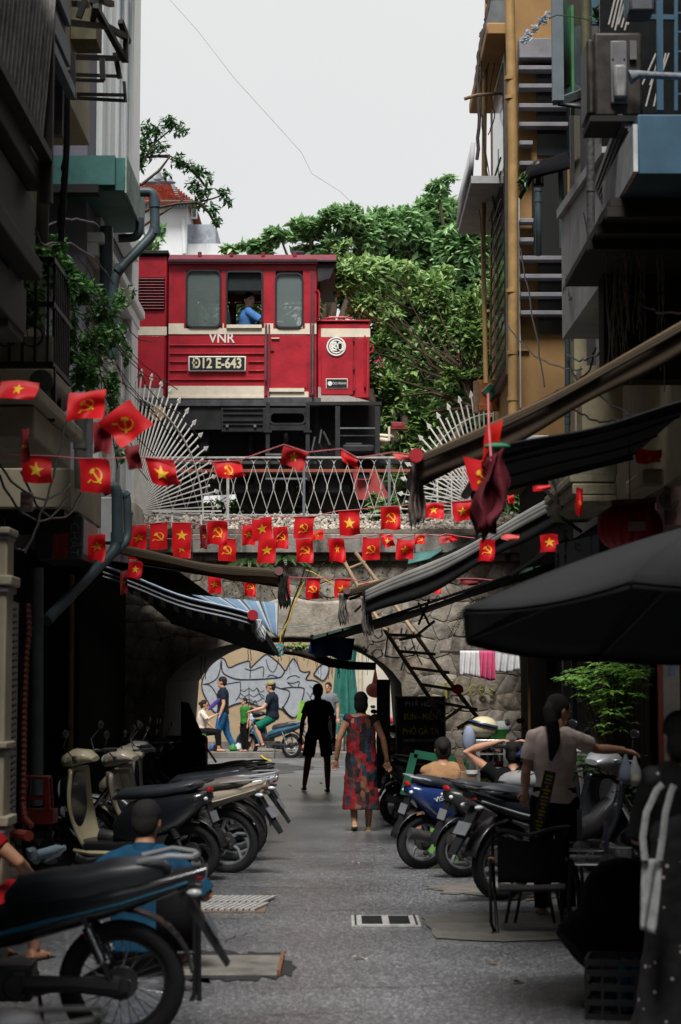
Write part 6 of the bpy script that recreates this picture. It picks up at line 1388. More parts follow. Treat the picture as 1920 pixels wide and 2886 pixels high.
# -------- flags on strings
FR=M_cloth('flag_red',(.76,.012,.02),.42,.5,var=.06)
FRL=M_cloth('flag_red_bright',(.85,.02,.012),.5,.5,var=.05)
FRD=M_cloth('flag_dark_red',(.16,.008,.014),.1,.7,var=.15)  # darker copy of the flag red, shade put into the cloth colour
FY=M_cloth('flag_yellow',(.9,.62,.04),.4,.5,var=.05)
def star_polys():
 out=[]; c=(0,0)
 for k in range(5):
  a=pi/2+2*pi*k/5; o_=(cos(a),sin(a)); l_=(.4*cos(a+pi/5),.4*sin(a+pi/5)); r_=(.4*cos(a-pi/5),.4*sin(a-pi/5)); out.append([c,r_,o_,l_])
 return out
def hs_polys():
 out=[]; n=12
 for k in range(n):
  def P(t):a=lerp(radians(205),radians(-98),t)*-1+0; a=lerp(radians(100),radians(-140),t); w_=.02+.17*sin(pi*min(1,t*1.0))**.8; r1=.82; return(cos(a)*r1+.05,sin(a)*r1),(cos(a)*(r1-w_)-.02+.05,sin(a)*(r1-w_))
  (a,b),(c,d)=P(k/n),P((k+1)/n); out.append([a,c,d,b])
 out.append([(-.62,-.5),(-.5,-.62),(-.82,-1.0),(-.98,-.86)])
 def rect(cx,cy,l_,w_,ang):
  c_,s_=cos(ang),sin(ang); return[(cx+x*c_-y*s_,cy+x*s_+y*c_)for x,y in((-l_,-w_),(l_,-w_),(l_,w_),(-l_,w_))]
 L_=rect(.08,-.12,.95,.1,radians(-45)); out.append([L_[0],[(L_[0][0]+L_[1][0])/2,(L_[0][1]+L_[1][1])/2],[(L_[3][0]+L_[2][0])/2,(L_[3][1]+L_[2][1])/2],L_[3]]); out.append([[(L_[0][0]+L_[1][0])/2,(L_[0][1]+L_[1][1])/2],L_[1],L_[2],[(L_[3][0]+L_[2][0])/2,(L_[3][1]+L_[2][1])/2]])
 out.append(rect(-.42,.38,.36,.17,radians(45))); return out
STARP,HSP=star_polys(),hs_polys()
FCOUNT={}
def flag(kind,x0,x1,y0,y1,Y,lab,grp,sk=0.0,blow=0.0,twist=0.0,mat=None,rot=0.0,thin=1.0,esz=.30,skb=None):
 """kind: star / hs / None; top edge from (x0,y0) to (x1,y0+sk) in photo pixels, hanging to y1"""
 a,b=at(x0,y0,Y),at(x1,y0+sk,Y); h=(y1-y0)/S(Y); wv=(b-a); ph=R.uniform(0,6)
 t=thing('flag',lab,'flag',a,0,grp); lean=R.uniform(-.02,.02)if skb is None else skb/S(Y)
 amp=R.choice((.008,.014,.02,.026,.032))
 def f(u,v,off=0):
  p=wv*u+Vector((lean*v,0,-h*v)); w_=amp*sin(u*6+ph+v*2)*v+amp*.6*sin(v*7+ph)*u
  p.y+=w_*1.4-blow*v*h*.8+twist*(u-.5)*v*.2+off
  p.z+=w_*.5+.006*sin(u*5+ph)
  p.x+=.006*sin(v*6+ph)*v
  if rot:
   c=wv*.5; q=p-c; q=Matrix.Rotation(rot,3,'Y')@q; p=c+q
  return p
 MB().grid(lambda u,v:f(u,v),10,12).build('cloth',mat or FR,t,smooth=60)
 if kind:
  asp=wv.length/h; m=MB(); r=esz; L_=MB()
  for poly in(STARP if kind=='star' else HSP):
   for(oa,ob_,oc,od)in[poly]:
    def g_(u,v):
     px=(oa[0]*(1-u)+ob_[0]*u)*(1-v)+(od[0]*(1-u)+oc[0]*u)*v; py=(oa[1]*(1-u)+ob_[1]*u)*(1-v)+(od[1]*(1-u)+oc[1]*u)*v
     return(.5+px*r/max(asp,.6)*(.8 if asp<1 else 1)*thin,.5-py*r*(asp if asp<1 else 1)*.95)
    for off in(-.005,.005):m.grid(lambda u,v:f(*g_(u,v),off),3,2)
  m.build('star' if kind=='star' else 'hammer_and_sickle',FY,t,smooth=60)
 return t
ORD=['first','second','third','fourth','fifth','sixth','seventh','eighth','ninth','tenth','eleventh','twelfth','thirteenth','fourteenth','fifteenth','sixteenth','seventeenth','eighteenth','nineteenth','twentieth']
def string_of(rows,Y,where,grp,ends,mat=None):
 pts=[]
 for k,r in enumerate(rows):
  kind,x0,x1,y0,y1=r[:5]; kw=r[5]if len(r)>5 else{}
  d={'star':'red flag with yellow star','hs':'red hammer and sickle flag',None:'folded red flag'}[kind]
  extra=kw.pop('d','')
  flag(kind,x0,x1,y0,y1,kw.pop('Y',Y),f"{(extra + ' ') if extra else ''}{d}, {ORD[k]} from the left on the {where}",grp,mat=kw.pop('mat',mat),**kw)
  pts+=[(x0,y0),(x1,y0+kw.get('sk',0))]
 pts=[ends[0]]+sorted(pts)+[ends[1]]
 tag(MB().tube([at(x,y-1,Y)for x,y in pts],.0045*Y/20+.001,5).build('flag_string',M('pink_string',(.45,.12,.14),.7),smooth=60),f'thin cord carrying the flags of the {where}','string','cords of the flag rows')
G1='small red flags strung across the lane'
G0='large near red flags'
for a in(('star',4,112,1074,1130,10.8,'red star flag blown sideways at the far left edge, highest of all',G0,2,.9),('hs',196,300,1106,1186,10.9,'big red hammer flag in front of the vine',G0,-6,.2),):
 flag(*a[:8],sk=a[8],blow=a[9])
flag('hs',348,448,1162,1270,10.6,'large dark red hammer flag hanging by one corner over the spear fan',G0,rot=radians(48),mat=FRD if False else FR,skb=-10)
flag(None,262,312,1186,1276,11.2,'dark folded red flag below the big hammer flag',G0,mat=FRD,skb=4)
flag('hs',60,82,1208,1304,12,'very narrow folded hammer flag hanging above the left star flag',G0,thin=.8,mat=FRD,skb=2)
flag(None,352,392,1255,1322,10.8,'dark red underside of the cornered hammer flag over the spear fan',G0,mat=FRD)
string_of([('star',58,142,1284,1362,dict(sk=2,skb=8)),('hs',223,308,1293,1390,dict(sk=0,skb=8)),('star',407,488,1290,1365,dict(sk=8,skb=22)),('hs',598,676,1302,1352,dict(sk=-4,skb=18,blow=.6)),('star',800,868,1254,1304,dict(sk=22,skb=-14,mat=FRD if False else M_cloth('flag_mid_red',(.42,.012,.016),.2),blow=-.2,d='dim')),(None,962,1008,1266,1298,dict(sk=26,d='upturned')),(None,1108,1222,1276,1292,dict(sk=14,skb=4,mat=M_cloth('flag_pink_sheen',(.75,.12,.12),.3),d='edge on pale'))],12.6,'near cord',G0,((-10,1282),(1500,1300)))  # dim red is the flag cloth with shade put into its colour
flag('hs',1306,1394,1290,1384,11.2,'bright red hammer flag hanging left of the dark awning tip',G0,sk=8,skb=22)
flag(None,1372,1418,1196,1300,11.0,'tall red flag above the dark awning tip',G0,sk=-10,skb=-16,mat=FRL)
flag('star',1796,1868,1268,1308,11,'red star flag at the right edge under the black awning',G0,sk=0,blow=.3)
DRP=M_cloth('dark_red_drape',(.085,.004,.012),.05,.8)
t=thing('dark_red_drape','bunched dark red cloth hanging from the corner of the black awning','cloth',(0,0,0))
c4=[at(1372,1290,10.2),at(1424,1262,10.2),at(1432,1478,10.2),at(1322,1505,10.2)]
m=MB(); m.grid(lambda u,v:c4[0].lerp(c4[1],u).lerp(c4[3].lerp(c4[2],u),v)+Vector((.03*sin(v*8+u*4)*(.3+v),.06*sin(u*13+v*3)*(.3+v),.05*sin(u*15)*v+.06*(u-.5)*v)),22,16); m.build('drape',DRP,t,smooth=60,solid=.006)
c4=[at(1335,1430,10.3),at(1400,1380,10.3),at(1400,1505,10.3),at(1350,1500,10.3)]
m=MB(); m.grid(lambda u,v:c4[0].lerp(c4[1],u).lerp(c4[3].lerp(c4[2],u),v)+Vector((0,.04*sin(u*9),0)),12,8); m.build('drape_fold',DRP,t,smooth=60,solid=.006)
MB().tube([at(1385,1300,10.2),at(1378,1200,10.6),at(1376,1110,11)],.006,5).build('cord',M('pink_string',()),t)
string_of([('star',371,417,1482,1555,dict(sk=-2)),('hs',423,472,1477,1552,dict(sk=-5)),('star',485,539,1474,1547),('hs',562,582,1480,1546,dict(d='dark folded',mat=FRD,thin=.6)),('hs',584,642,1470,1536,dict(sk=-2)),('star',710,766,1464,1526,dict(sk=-7)),('hs',832,887,1458,1518,dict(sk=-2,skb=-6)),('star',954,1012,1441,1512,dict(sk=-4,skb=5)),('hs',1072,1127,1430,1494,dict(sk=-3,skb=3)),('star',1193,1251,1419,1462,dict(sk=0,blow=.4)),('star',1274,1331,1416,1470,dict(sk=-6,skb=5))],22.6,'upper middle cord',G1,((230,1505),(1420,1395)))
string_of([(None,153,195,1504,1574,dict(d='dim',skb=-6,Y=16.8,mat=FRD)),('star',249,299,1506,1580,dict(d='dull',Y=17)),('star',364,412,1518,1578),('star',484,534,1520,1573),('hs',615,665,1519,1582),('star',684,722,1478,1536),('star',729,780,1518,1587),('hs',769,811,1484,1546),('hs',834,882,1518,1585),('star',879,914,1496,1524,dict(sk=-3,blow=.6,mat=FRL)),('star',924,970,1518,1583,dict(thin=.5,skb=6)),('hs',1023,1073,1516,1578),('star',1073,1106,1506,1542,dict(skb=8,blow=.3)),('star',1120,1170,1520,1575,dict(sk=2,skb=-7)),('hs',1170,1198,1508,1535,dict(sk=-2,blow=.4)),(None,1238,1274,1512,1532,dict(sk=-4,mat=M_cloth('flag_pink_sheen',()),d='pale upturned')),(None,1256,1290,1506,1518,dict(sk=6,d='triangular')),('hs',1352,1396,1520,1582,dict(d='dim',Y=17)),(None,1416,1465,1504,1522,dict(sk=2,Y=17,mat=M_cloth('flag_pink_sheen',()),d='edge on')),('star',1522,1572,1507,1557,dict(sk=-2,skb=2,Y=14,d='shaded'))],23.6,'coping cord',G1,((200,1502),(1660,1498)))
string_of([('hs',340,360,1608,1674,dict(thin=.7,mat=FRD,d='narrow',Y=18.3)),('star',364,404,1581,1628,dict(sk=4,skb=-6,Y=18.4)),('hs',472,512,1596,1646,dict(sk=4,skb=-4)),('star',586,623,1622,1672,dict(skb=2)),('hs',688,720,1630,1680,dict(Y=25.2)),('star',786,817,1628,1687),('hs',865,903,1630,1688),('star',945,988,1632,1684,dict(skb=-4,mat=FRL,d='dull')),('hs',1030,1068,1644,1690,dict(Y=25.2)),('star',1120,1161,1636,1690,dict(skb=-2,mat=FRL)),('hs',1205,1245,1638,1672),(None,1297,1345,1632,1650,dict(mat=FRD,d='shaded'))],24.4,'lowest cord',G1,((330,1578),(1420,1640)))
flag('hs',1624,1644,1376,1454,15,'narrow red hammer flag turned side on between the black awning and the moulded base',G1,mat=FR,thin=.6)
flag(None,1500,1550,1372,1388,16,'red flag flattened along the underside of the black awning',G1,sk=-10)
flag(None,1430,1448,1396,1418,20,'scrap of red flag left of the black awning corner',G1,mat=FRL)
t=thing('bamboo_ladder','long bamboo ladder leaning against the viaduct wall','ladder',(0,0,0))
BAM=M('bamboo_pole',(.32,.22,.14),.6,var=.3,scale=9,stain=(.12,.08,.05,9,.62))
def pole_(pts,r,nm='rail'):
 P_=[at(*p)for p in pts]; Q=[]; rs=[]
 for i in range(len(P_)-1):
  for k in range(8):Q.append(P_[i].lerp(P_[i+1],k/8)); rs.append(r*(1.12 if k%4==0 else 1))
 Q.append(P_[-1]); rs.append(r); MB().tube(Q,rs,8).build(nm,BAM,t,smooth=60)
pole_([(970,1582,26.7),(1030,1690,26.5),(1150,1875,26),(1240,2010,25.4)],.027)
pole_([(1002,1557,26.7),(1110,1700,26.5),(1250,1900,25.8),(1360,2040,25.2)],.027)
for k in range(9):
 u=k/9+.03; A=at(lerp(975,1240,u),lerp(1590,2010,u),lerp(26.7,25.4,u)); B=at(lerp(1012,1360,u)+6,lerp(1565,2030,u)+6,lerp(26.7,25.2,u)); MB().cyl(A+(A-B)*.06,B+(B-A)*.06,.02).build('rung',BAM,t)
t2_=thing('scaffold_pole','slim bamboo poles crossing behind the green post','pole',(0,0,0)); t=t2_
pole_([(1225,1750,24.9),(1170,1795,25),(1125,1803,25)],.018,'pole'); pole_([(1300,1995,24.5),(1265,2020,24.6),(1245,2035,24.6)],.02,'pole'); pole_([(1345,2020,24.4),(1290,2052,24.5)],.02,'pole')
tag(MB().ell(at(1290,1942,24.3),(.07,.06,.06),10,8).build('red_ribbon',FRL),'red ribbon knotted on the bamboo ladder','ribbon')
tag(MB().tube([at(1168,1780,24.8),at(1160,1800,24.8),at(1172,1840,24.8),at(1190,1875,24.8)],.008,5).build('white_string',M('white_string',(.6,.62,.66),.6)),'white string hanging from a bamboo pole','string')
t=bpy.data.objects['railway_viaduct']
def stroke(pts,wd,Y,mat,par,nm='graffiti_line'):
 P_=[at(x,y,Y)for x,y in pts]; MB().tube([Vector((p.x,Y,p.z))for p in P_],wd,5,flat=1).build(nm,mat,par,smooth=60)
GY=YW-.085
for pts in([(1000,1722),(1012,1712),(1018,1706)],[(1020,1718),(1030,1706),(1038,1722),(1060,1716),(1066,1712)],[(1075,1775),(1078,1790),(1066,1800),(1055,1790)],[(1048,1840),(1060,1830),(1076,1832),(1078,1848),(1062,1856),(1050,1848),(1048,1840)],[(1086,1852),(1092,1800),(1096,1770)],[(1112,1800),(1106,1815),(1114,1828),(1126,1822)],[(1132,1770),(1130,1788),(1142,1790),(1148,1774)],[(1140,1822),(1148,1836),(1160,1828),(1170,1820)],[(1130,1890),(1136,1870),(1142,1850),(1130,1846)],[(1040,1816),(1052,1816),(1052,1806)]):
 stroke(pts,.012,GY,BLKS,t)
for c in((1024,1822),(1036,1822),(1024,1832),(1036,1834)):stroke([(c[0],c[1]),(c[0]+3,c[1]+1)],.016,GY,BLKS,t)
YG_=M('dull_yellow_spray',(.3,.28,.07),.7)
stroke([(1258,1968),(1256,1925),(1278,1920)],.02,GY,YG_,t); stroke([(1257,1944),(1276,1942)],.018,GY,YG_,t)
for cx_,ch in((1290,'a'),(1330,'c'),(1358,'e'),(1386,'s')):
 P={'a':[(10,-8),(0,-14),(-8,0),(0,12),(10,6),(10,-12),(12,14)],'c':[(10,-10),(0,-14),(-9,0),(0,14),(10,10)],'e':[(-8,0),(8,-2),(0,-14),(-9,0),(0,14),(10,8)],'s':[(9,-12),(-4,-14),(-6,-4),(8,4),(4,14),(-8,12)]}[ch]
 stroke([(cx_+a,1945+b)for a,b in P],.014,GY,YG_,t)
tag(MB().tube([at(x,y,26.6)for x,y in((862,1607),(880,1612),(910,1630),(945,1650))],.008,6).build('yellow_cable',M('yellow_cable',(.6,.42,.03),.5)),'yellow cable slanting between the middle flag rows','cable','cables over the arch')
tag(MB().tube([at(x,y,26.2)for x,y in((858,1640),(840,1680),(825,1710),(818,1740),(803,1770),(792,1790),(790,1812))],.009,6).build('yellow_cable',MATS['yellow_cable']),'yellow cable dropping to the turquoise crate','cable','cables over the arch')
tag(MB().tube([at(x,y,26.3)for x,y in((860,1600),(845,1650),(828,1690),(815,1730),(800,1790),(798,1815))],.011,6).build('black_cable',WIRE),'thick black cable beside the yellow one above the arch','cable','cables over the arch')
tag(MB().tube([at(x,y,26.3)for x,y in((875,1600),(860,1640),(820,1720),(798,1770),(794,1800))],.006,6).build('black_cable',WIRE),'thinner black cable behind the yellow one above the arch','cable','cables over the arch')
tag(MB().tube([at(x,y,24)for x,y in((785,1772),(860,1764),(960,1750))],.004,5).build('green_string',M('mint_string',(.2,.4,.33),.6)),'mint green string stretched over the arch','string')
t=thing('turquoise_crate','small turquoise crate full of twigs hung at the top of the arch','crate',at(781,1832,25.9))
TQ=M('turquoise_plastic',(.03,.32,.42),.4,var=.15)
for z in(-.06,0,.06):
 for sx in(-1,1):MB().b2(sx*.08-.005,sx*.08+.005,-.06,.06,z-.012,z+.012).build('slat',TQ,t)
 MB().b2(-.08,.08,-.065,-.055,z-.012,z+.012).build('slat',TQ,t)
for k in range(5):MB().b2(-.08+k*.04-.004,-.08+k*.04+.004,-.064,-.054,-.075,.075).build('rib',TQ,t)
m=MB()
for k in range(40):a=Vector((R.uniform(-.09,.09),R.uniform(-.08,.02),R.uniform(-.03,.08))); m.cyl(a,a+Vector((R.uniform(-.08,.08),R.uniform(-.04,.04),R.uniform(-.06,.08))),.003,n=4)
m.build('twigs',BARK,t,smooth=0)
t=thing('hanging_branch','dark crooked trunk trailing roots across the top of the arch','branch',(0,0,0))  # a trunk hung across the arch top, not a side branch
MB().tube([at(x,y,25.8)for x,y in((800,1832),(840,1836),(880,1846),(930,1868),(990,1876),(1060,1878))],[.055,.06,.065,.06,.055,.05],9).build('trunk',M('dark_bark',(.03,.025,.02),.9,bump=.5),t,smooth=60)
for k in range(24):px=R.uniform(810,1050); MB().tube(cat_line(at(px,1850,25.7),at(px+R.uniform(-6,6),1870+R.uniform(0,45),25.7),0,5,.008),.003,4).build('rootlet',BARK,t)
m=MB(); leaf_cloud(m,at(840,1822,25.8),(.2,.08,.05),90,.05,hollow=.1); m.build('leaves',LF_S,t,smooth=0)
for k,px in enumerate((568,578,700,705,790,860)):
 tag(MB().tube(cat_line(at(px,1850 if px<600 else 1830,27.5),at(px+R.uniform(-4,4),1915 if px<600 else 1862,27.5),0,6,.01),.005,4).build('hanging_wire',WIRE),['leftmost wire dangling from the vault','wire dangling next to the leftmost one under the vault','short wire hanging above the graffiti, left of its twin','short wire hanging above the graffiti, right of its twin','short wire hanging beside the turquoise crate','short wire hanging above the silver graffiti peak'][k],'wire','wires dangling from the vault')
t_r=tag(MB().cyl(at(1240,1836,19),at(1500,1836,19),.012).build('laundry_rod',M('wine_rod',(.05,.02,.025),.5)),'dark rod carrying the drying clothes','rod')
for(x0,x1,yb,mat,lab,cut)in((1297,1350,1905,M_cloth('laundry_grey',(.85,.85,.87),.3),'grey white garment, leftmost of the drying clothes',0),(1350,1394,1914,M_cloth('laundry_pink',(.8,.14,.3),.3),'deep pink garment in the middle of the drying clothes',1),(1396,1462,1896,M_cloth('laundry_white',(.85,.86,.9),.3),'pale t shirt with a sleeve, rightmost of the drying clothes',2)):
 a,b=at(x0,1834,18.96),at(x1,1834,18.96); h=(yb-1834)/S(19)
 m=MB(); m.grid(lambda u,v:a.lerp(b,u)+Vector((.01*(u-.5)*v,.022*sin(u*22+v*2)*(.3+v)-.012,-h*v*(1-(.14*(u if cut==2 else 0))-.05*sin(u*5+cut)))),30,10)
 tag(m.build('hanging_garment',mat,smooth=60,solid=.003),lab,'clothing','clothes drying on the rod')
# -------- motorbikes and bicycles
TYRE=M('tyre_rubber',(.014,.014,.015),.75,bump=.2,bscale=80); RIMA=M('alloy_rim',(.30,.32,.35),.35,metal=.6,var=.1); RIMB=M('dark_rim',(.03,.03,.033),.4,metal=.4)
BLKP=M('black_plastic',(.02,.021,.024),.4,var=.15,coat=.2); SEATM=M('seat_vinyl',(.028,.033,.042),.36,var=.15,spec=.65); ENG=M('engine_metal',(.07,.07,.072),.5,metal=.5,var=.3)
CHR=M('chrome',(.6,.62,.65),.15,metal=1,var=.05); LAMP=M('lamp_glass',(.55,.58,.6),.1,var=.05,spec=.9); TAILR=M('tail_red',(.45,.01,.015),.2,var=.05,coat=.5); AMB=M('indicator_amber',(.6,.2,.03),.25)
PLT=M('plate_white',(.16,.17,.19),.5,var=.15); BZ=M('bronze_cream',(.36,.32,.25),.35,var=.06,coat=.5); CRB=M('scooter_cream',(.56,.50,.33),.35,var=.05,coat=.5); WHB=M('white_gloss',(.6,.6,.58),.3,var=.04,coat=.5)
BLB=M('deep_blue_gloss',(.012,.03,.12),.25,var=.06,coat=.6); TLB=M('petrol_blue_gloss',(.02,.11,.19),.28,var=.1,coat=.5); REDB=M('red_gloss',(.35,.02,.025),.3,var=.05,coat=.5); SLV=M('silver_gloss',(.42,.44,.47),.3,metal=.4,var=.06,coat=.3); DKB=M('black_gloss',(.012,.014,.018),.22,var=.08,coat=.5)
def wheel(t,x,Rw,alloy,rimm,nm='wheel'):
 w_=MB().ring((x,0,Rw),(0,1,0),Rw-.042,.042,36,10,flat=.95).build(nm,TYRE,t)
 MB().ring((x,0,Rw),(0,1,0),Rw-.085,.012,36,6,flat=2.0).build('rim',rimm,w_)
 MB().cyl((x,-.06,Rw),(x,.06,Rw),.035,n=14).cyl((x,-.02,Rw),(x,.02,Rw),.075,n=16).build('hub',ENG,w_)
 if alloy:
  for k in range(5):
   a=2*pi*k/5+x; c,s_=cos(a),sin(a); c2,s2=cos(a+.28),sin(a+.28)
   MB().tube([(x+c*.03,0,Rw+s_*.03),(x+c*Rw*.4,0,Rw+s_*Rw*.4),(x+c2*(Rw-.09),0,Rw+s2*(Rw-.09))],[.022,.014,.017],6).build('spoke',rimm,w_)
 else:
  m=MB()
  for k in range(28):
   a=2*pi*k/28; b=a+(.5 if k%2 else-.5); m.cyl((x+.035*cos(b),.02*(-1)**k,Rw+.035*sin(b)),(x+(Rw-.088)*cos(a),0,Rw+(Rw-.088)*sin(a)),.0022,n=4)
  m.build('spokes',CHR,w_)
def NX(b,sct):
 if sct:b.v=[(x*.5 if x<0 else x,y,z)for x,y,z in b.v]
 return b
def motorbike(lab,pr,pf,kind='wave',body=BLKP,body2=None,seat=SEATM,alloy=True,rimm=RIMA,tail=TAILR,grp=None,lean=9,rack=True,plate=None,txt=None,mirrors=True,sc_=None,head=None,steer=0,wind=False,flap=True,size=1.0):
 body2=body2 or body; sct=kind=='scoot'; Rw=.245 if sct else.285; wb=1.26
 A,B=gnd(*pr),gnd(*pf); rz=atan2(B.y-A.y,B.x-A.x); k_=sc_ or max(.93,min(1.07,(B-A).length/wb))
 t=thing('motor_scooter' if sct else 'motorbike',lab,'scooter' if sct else 'motorbike',A,rz,grp); t.scale=(k_*size,size,size*min(1,k_)); t.rotation_euler=(radians(lean),0,rz)
 wheel(t,0,Rw,alloy,rimm); wheel(t,wb,Rw,alloy,rimm)
 for s in(-1,1):
  MB().tube([(wb,s*.075,Rw),(wb-.1,s*.075,Rw+.28),(wb-.27,s*.06,.78)],[.02,.024,.022],8).build('fork',CHR if not sct else BLKP,t)
  m=MB(); a,b=Vector((.03,s*.115,Rw+.02)),Vector((.17,s*.12,.62)); m.cyl(a,b,.014,n=8); m.tube([a.lerp(b,.3+.5*i/22)for i in range(23)],[.032 if i%2 else.022 for i in range(23)],8)
  m.build('shock_absorber',CHR if kind=='old' else ENG,t)
 a0=-.35
 m=MB(); m.grid(lambda u,v:(wb+(Rw+.028+.01*(1-(2*v-1)**2))*cos(lerp(-.15,2.5,u)),lerp(-.062,.062,v),Rw+(Rw+.028+.012*(1-(2*v-1)**2))*sin(lerp(-.15,2.5,u))+.01),16,6)
 m.build('front_fender',body,t,smooth=60,solid=.008)
 m=MB(); m.grid(lambda u,v:((Rw+.035)*cos(lerp(.9,3.0,u)),lerp(-.06,.06,v),Rw+(Rw+.035)*sin(lerp(.9,3.0,u))+.01),12,4); m.build('rear_fender',BLKP,t,smooth=60,solid=.006)
 if sct:
  S1=[(.62,.42,.10,.13),(.50,.47,.19,.16),(.3,.53,.19,.175),(.05,.60,.15,.17),(-.15,.66,.10,.14),(-.30,.70,.06,.09),(-.36,.715,.03,.05)]
  NX(MB().loft(S1,16,3),sct).build('side_body',body,t,smooth=50)
  MB().loft([(.98,.29,.03,.13),(.85,.285,.045,.17),(.6,.285,.045,.17),(.45,.30,.06,.15)],14,4).build('footboard',BLKP,t,smooth=50)
  MB().loft([(.97,.25,.02,.15),(.8,.235,.03,.178),(.55,.24,.03,.178),(.42,.27,.02,.15)],12,4).build('footboard_edge',body2,t,smooth=50)
  m=MB()
  m.grid(lambda u,v:(lerp(.93,1.02,v)-.07*(2*u-1)**2+.05*sin(v*pi),lerp(-.2,.2,u)*(1-.25*abs(2*v-1)**2),lerp(.27,.93,v)),12,12)
  m.build('leg_shield',body2,t,smooth=60,solid=.03)
  MB().loft([(.97,.62,.28,.14),(1.04,.66,.24,.13),(1.09,.70,.18,.1),(1.13,.74,.08,.05)],14,2.6).build('front_cowl',body,t,smooth=50)
  MB().ell((1.115,.0,.74),(.03,.085,.1),12,8).build('headlight',LAMP,t)
  for s in(-1,1):MB().ell((1.06,s*.105,.57),(.035,.02,.05),10,6).build('indicator',LAMP,t)
  hx_,hz_=wb-.32,1.02
 else:
  MB().loft([(.72,.47,.04,.06),(.6,.52,.09,.09),(.45,.57,.11,.12),(.25,.62,.10,.14),(.0,.68,.08,.125),(-.22,.735,.055,.09),(-.38,.79,.028,.05)],16,2.6).build('side_body',body,t,smooth=50)
  MB().loft([(.6,.50,.02,.128),(.3,.585,.022,.148),(0,.655,.018,.132),(-.3,.745,.012,.08)],12,3).build('side_trim',body2,t,smooth=50)
  MB().loft([(1.0,.62,.12,.07),(.85,.50,.10,.075),(.7,.45,.09,.07),(.55,.46,.12,.08)],12,2.6).build('centre_tunnel',BLKP,t,smooth=50)
  m=MB(); m.grid(lambda u,v:(lerp(.86,1.04,v)-.10*(2*u-1)**2+.04*sin(v*pi),lerp(-.19,.19,u)*(.75+.35*sin(v*pi*.8)),lerp(.30,.88,v)),12,12); m.build('leg_shield',body,t,smooth=60,solid=.035)
  MB().loft([(.98,.76,.1,.08),(1.06,.76,.09,.08),(1.13,.74,.04,.04)],12,2.6).build('front_cowl',body2,t,smooth=50)
  hx_,hz_=wb-.33,1.0
 zk=1.6 if kind=='old' else 1.0
 MB().loft([(a*(.93 if sct and a>0 else.4 if sct else.74 if a>0 else.85),b-.022-(c if zk>1 else 0)*.4,c*zk,d)for a,b,c,d in[(.70,.70,.015,.06),(.62,.735,.045,.105),(.42,.755,.052,.13),(.2,.775,.05,.135),(.08,.80,.05,.125),(-.1,.82,.045,.12),(-.22,.825,.03,.09),(-.26,.82,.012,.05)]],16,2.8).build('seat',seat,t,smooth=50)
 hb=thing; H_=MB().loft([(hx_-.13,hz_-.01,.02,.07),(hx_-.06,hz_+.01,.055,.12),(hx_+.05,hz_,.075,.13),(hx_+.13,hz_-.03,.06,.09),(hx_+.17,hz_-.05,.02,.04)],14,2.4).build('headlamp_cowl',head or body2,t,smooth=50)
 MB().ell((hx_+.13,0,hz_-.025),(.045,.085,.052),14,8).build('headlight' if not sct else 'badge_panel',LAMP if not sct else BLKP,H_)
 for s in(-1,1):
  MB().tube([(hx_,s*.08,hz_+.01),(hx_-.03,s*.2,hz_+.03),(hx_-.12,s*.35,hz_+.02)],.011,8).build('handlebar',CHR if not sct else BLKP,t)
  MB().cyl((hx_-.065,s*.26,hz_+.025),(hx_-.13,s*.38,hz_+.018),.019,n=10).build('grip',BLKP,t)
  MB().tube([(hx_+.0,s*.2,hz_+.03),(hx_+.0,s*.28,hz_+.03),(hx_-.04,s*.37,hz_+.01)],.006,6).build('lever',SLV,t)
  if mirrors:
   MB().tube([(hx_-.02,s*.2,hz_+.03),(hx_+.03,s*.25,hz_+.12),(hx_-.02,s*.30,hz_+.2)],.005,6).build('mirror_stem',BLKP,t)
   MB().ell((hx_-.03,s*.32,hz_+.24),(.012,.05,.034),12,8).build('mirror',BLKP,t)
  MB().cyl((.42,s*.1,.26),(.42,s*.22,.27),.012,n=8).build('foot_peg',BLKP,t)
  NX(MB().ell((-.33,s*.075,.70),(.035,.022,.018),10,6),sct).build('indicator',LAMP,t)
 if wind:MB().grid(lambda u,v:(hx_+.1-.1*v,(u-.5)*.26*(1-.3*v),hz_+.02+.2*v),8,6).build('windscreen',M('smoke_screen',(.08,.1,.12),.1,alpha=.6),t,smooth=60,solid=.004)
 NX(MB().ell((-.345,0,.765),(.035,.06,.026),12,8),sct).build('tail_light',tail,t)
 if kind=='old' and pr[1]>2500:rack=False; MB().tube([(-.08,.1,.84),(-.22,.11,.87),(-.32,.08,.86),(-.34,0,.86),(-.32,-.08,.86),(-.22,-.11,.87),(-.08,-.1,.84)],.012,8).build('grab_rail',SLV,t)
 if rack:NX(MB().tube([(.0,.11,.80),(-.2,.12,.825),(-.36,.07,.84),(-.39,0,.845),(-.36,-.07,.84),(-.2,-.12,.825),(0,-.11,.80)],.009,8,flat=1),sct).build('grab_rail',(SLV if body!=BLKP and body!=DKB else ENG)if rack is True else rack,t)
 e=MB(); e.box((.52,0,.30),(.26,.2,.16)); e.cyl((.62,0,.33),(.80,0,.36),.06,n=12); e.cyl((.45,-.11,.29),(.45,.11,.29),.07,n=16); e.build('engine',ENG,t,bevel=.012)
 MB().tube([(.0,.09,Rw),(.2,.1,Rw+.015),(.42,.1,.3)],[.05,.035,.045],10,flat=1).build('chain_case',BLKP,t)
 MB().tube([(.62,-.1,.22),(.45,-.13,.2),(.2,-.14,.26),(.1,-.145,.29),(-.2,-.15,.36)],[.016,.016,.022,.045,.048],10).build('exhaust',ENG,t,smooth=60)
 MB().cyl((.35,.13,.26),(.30,.22,.015),.01,n=6).build('kickstand',BLKP,t)
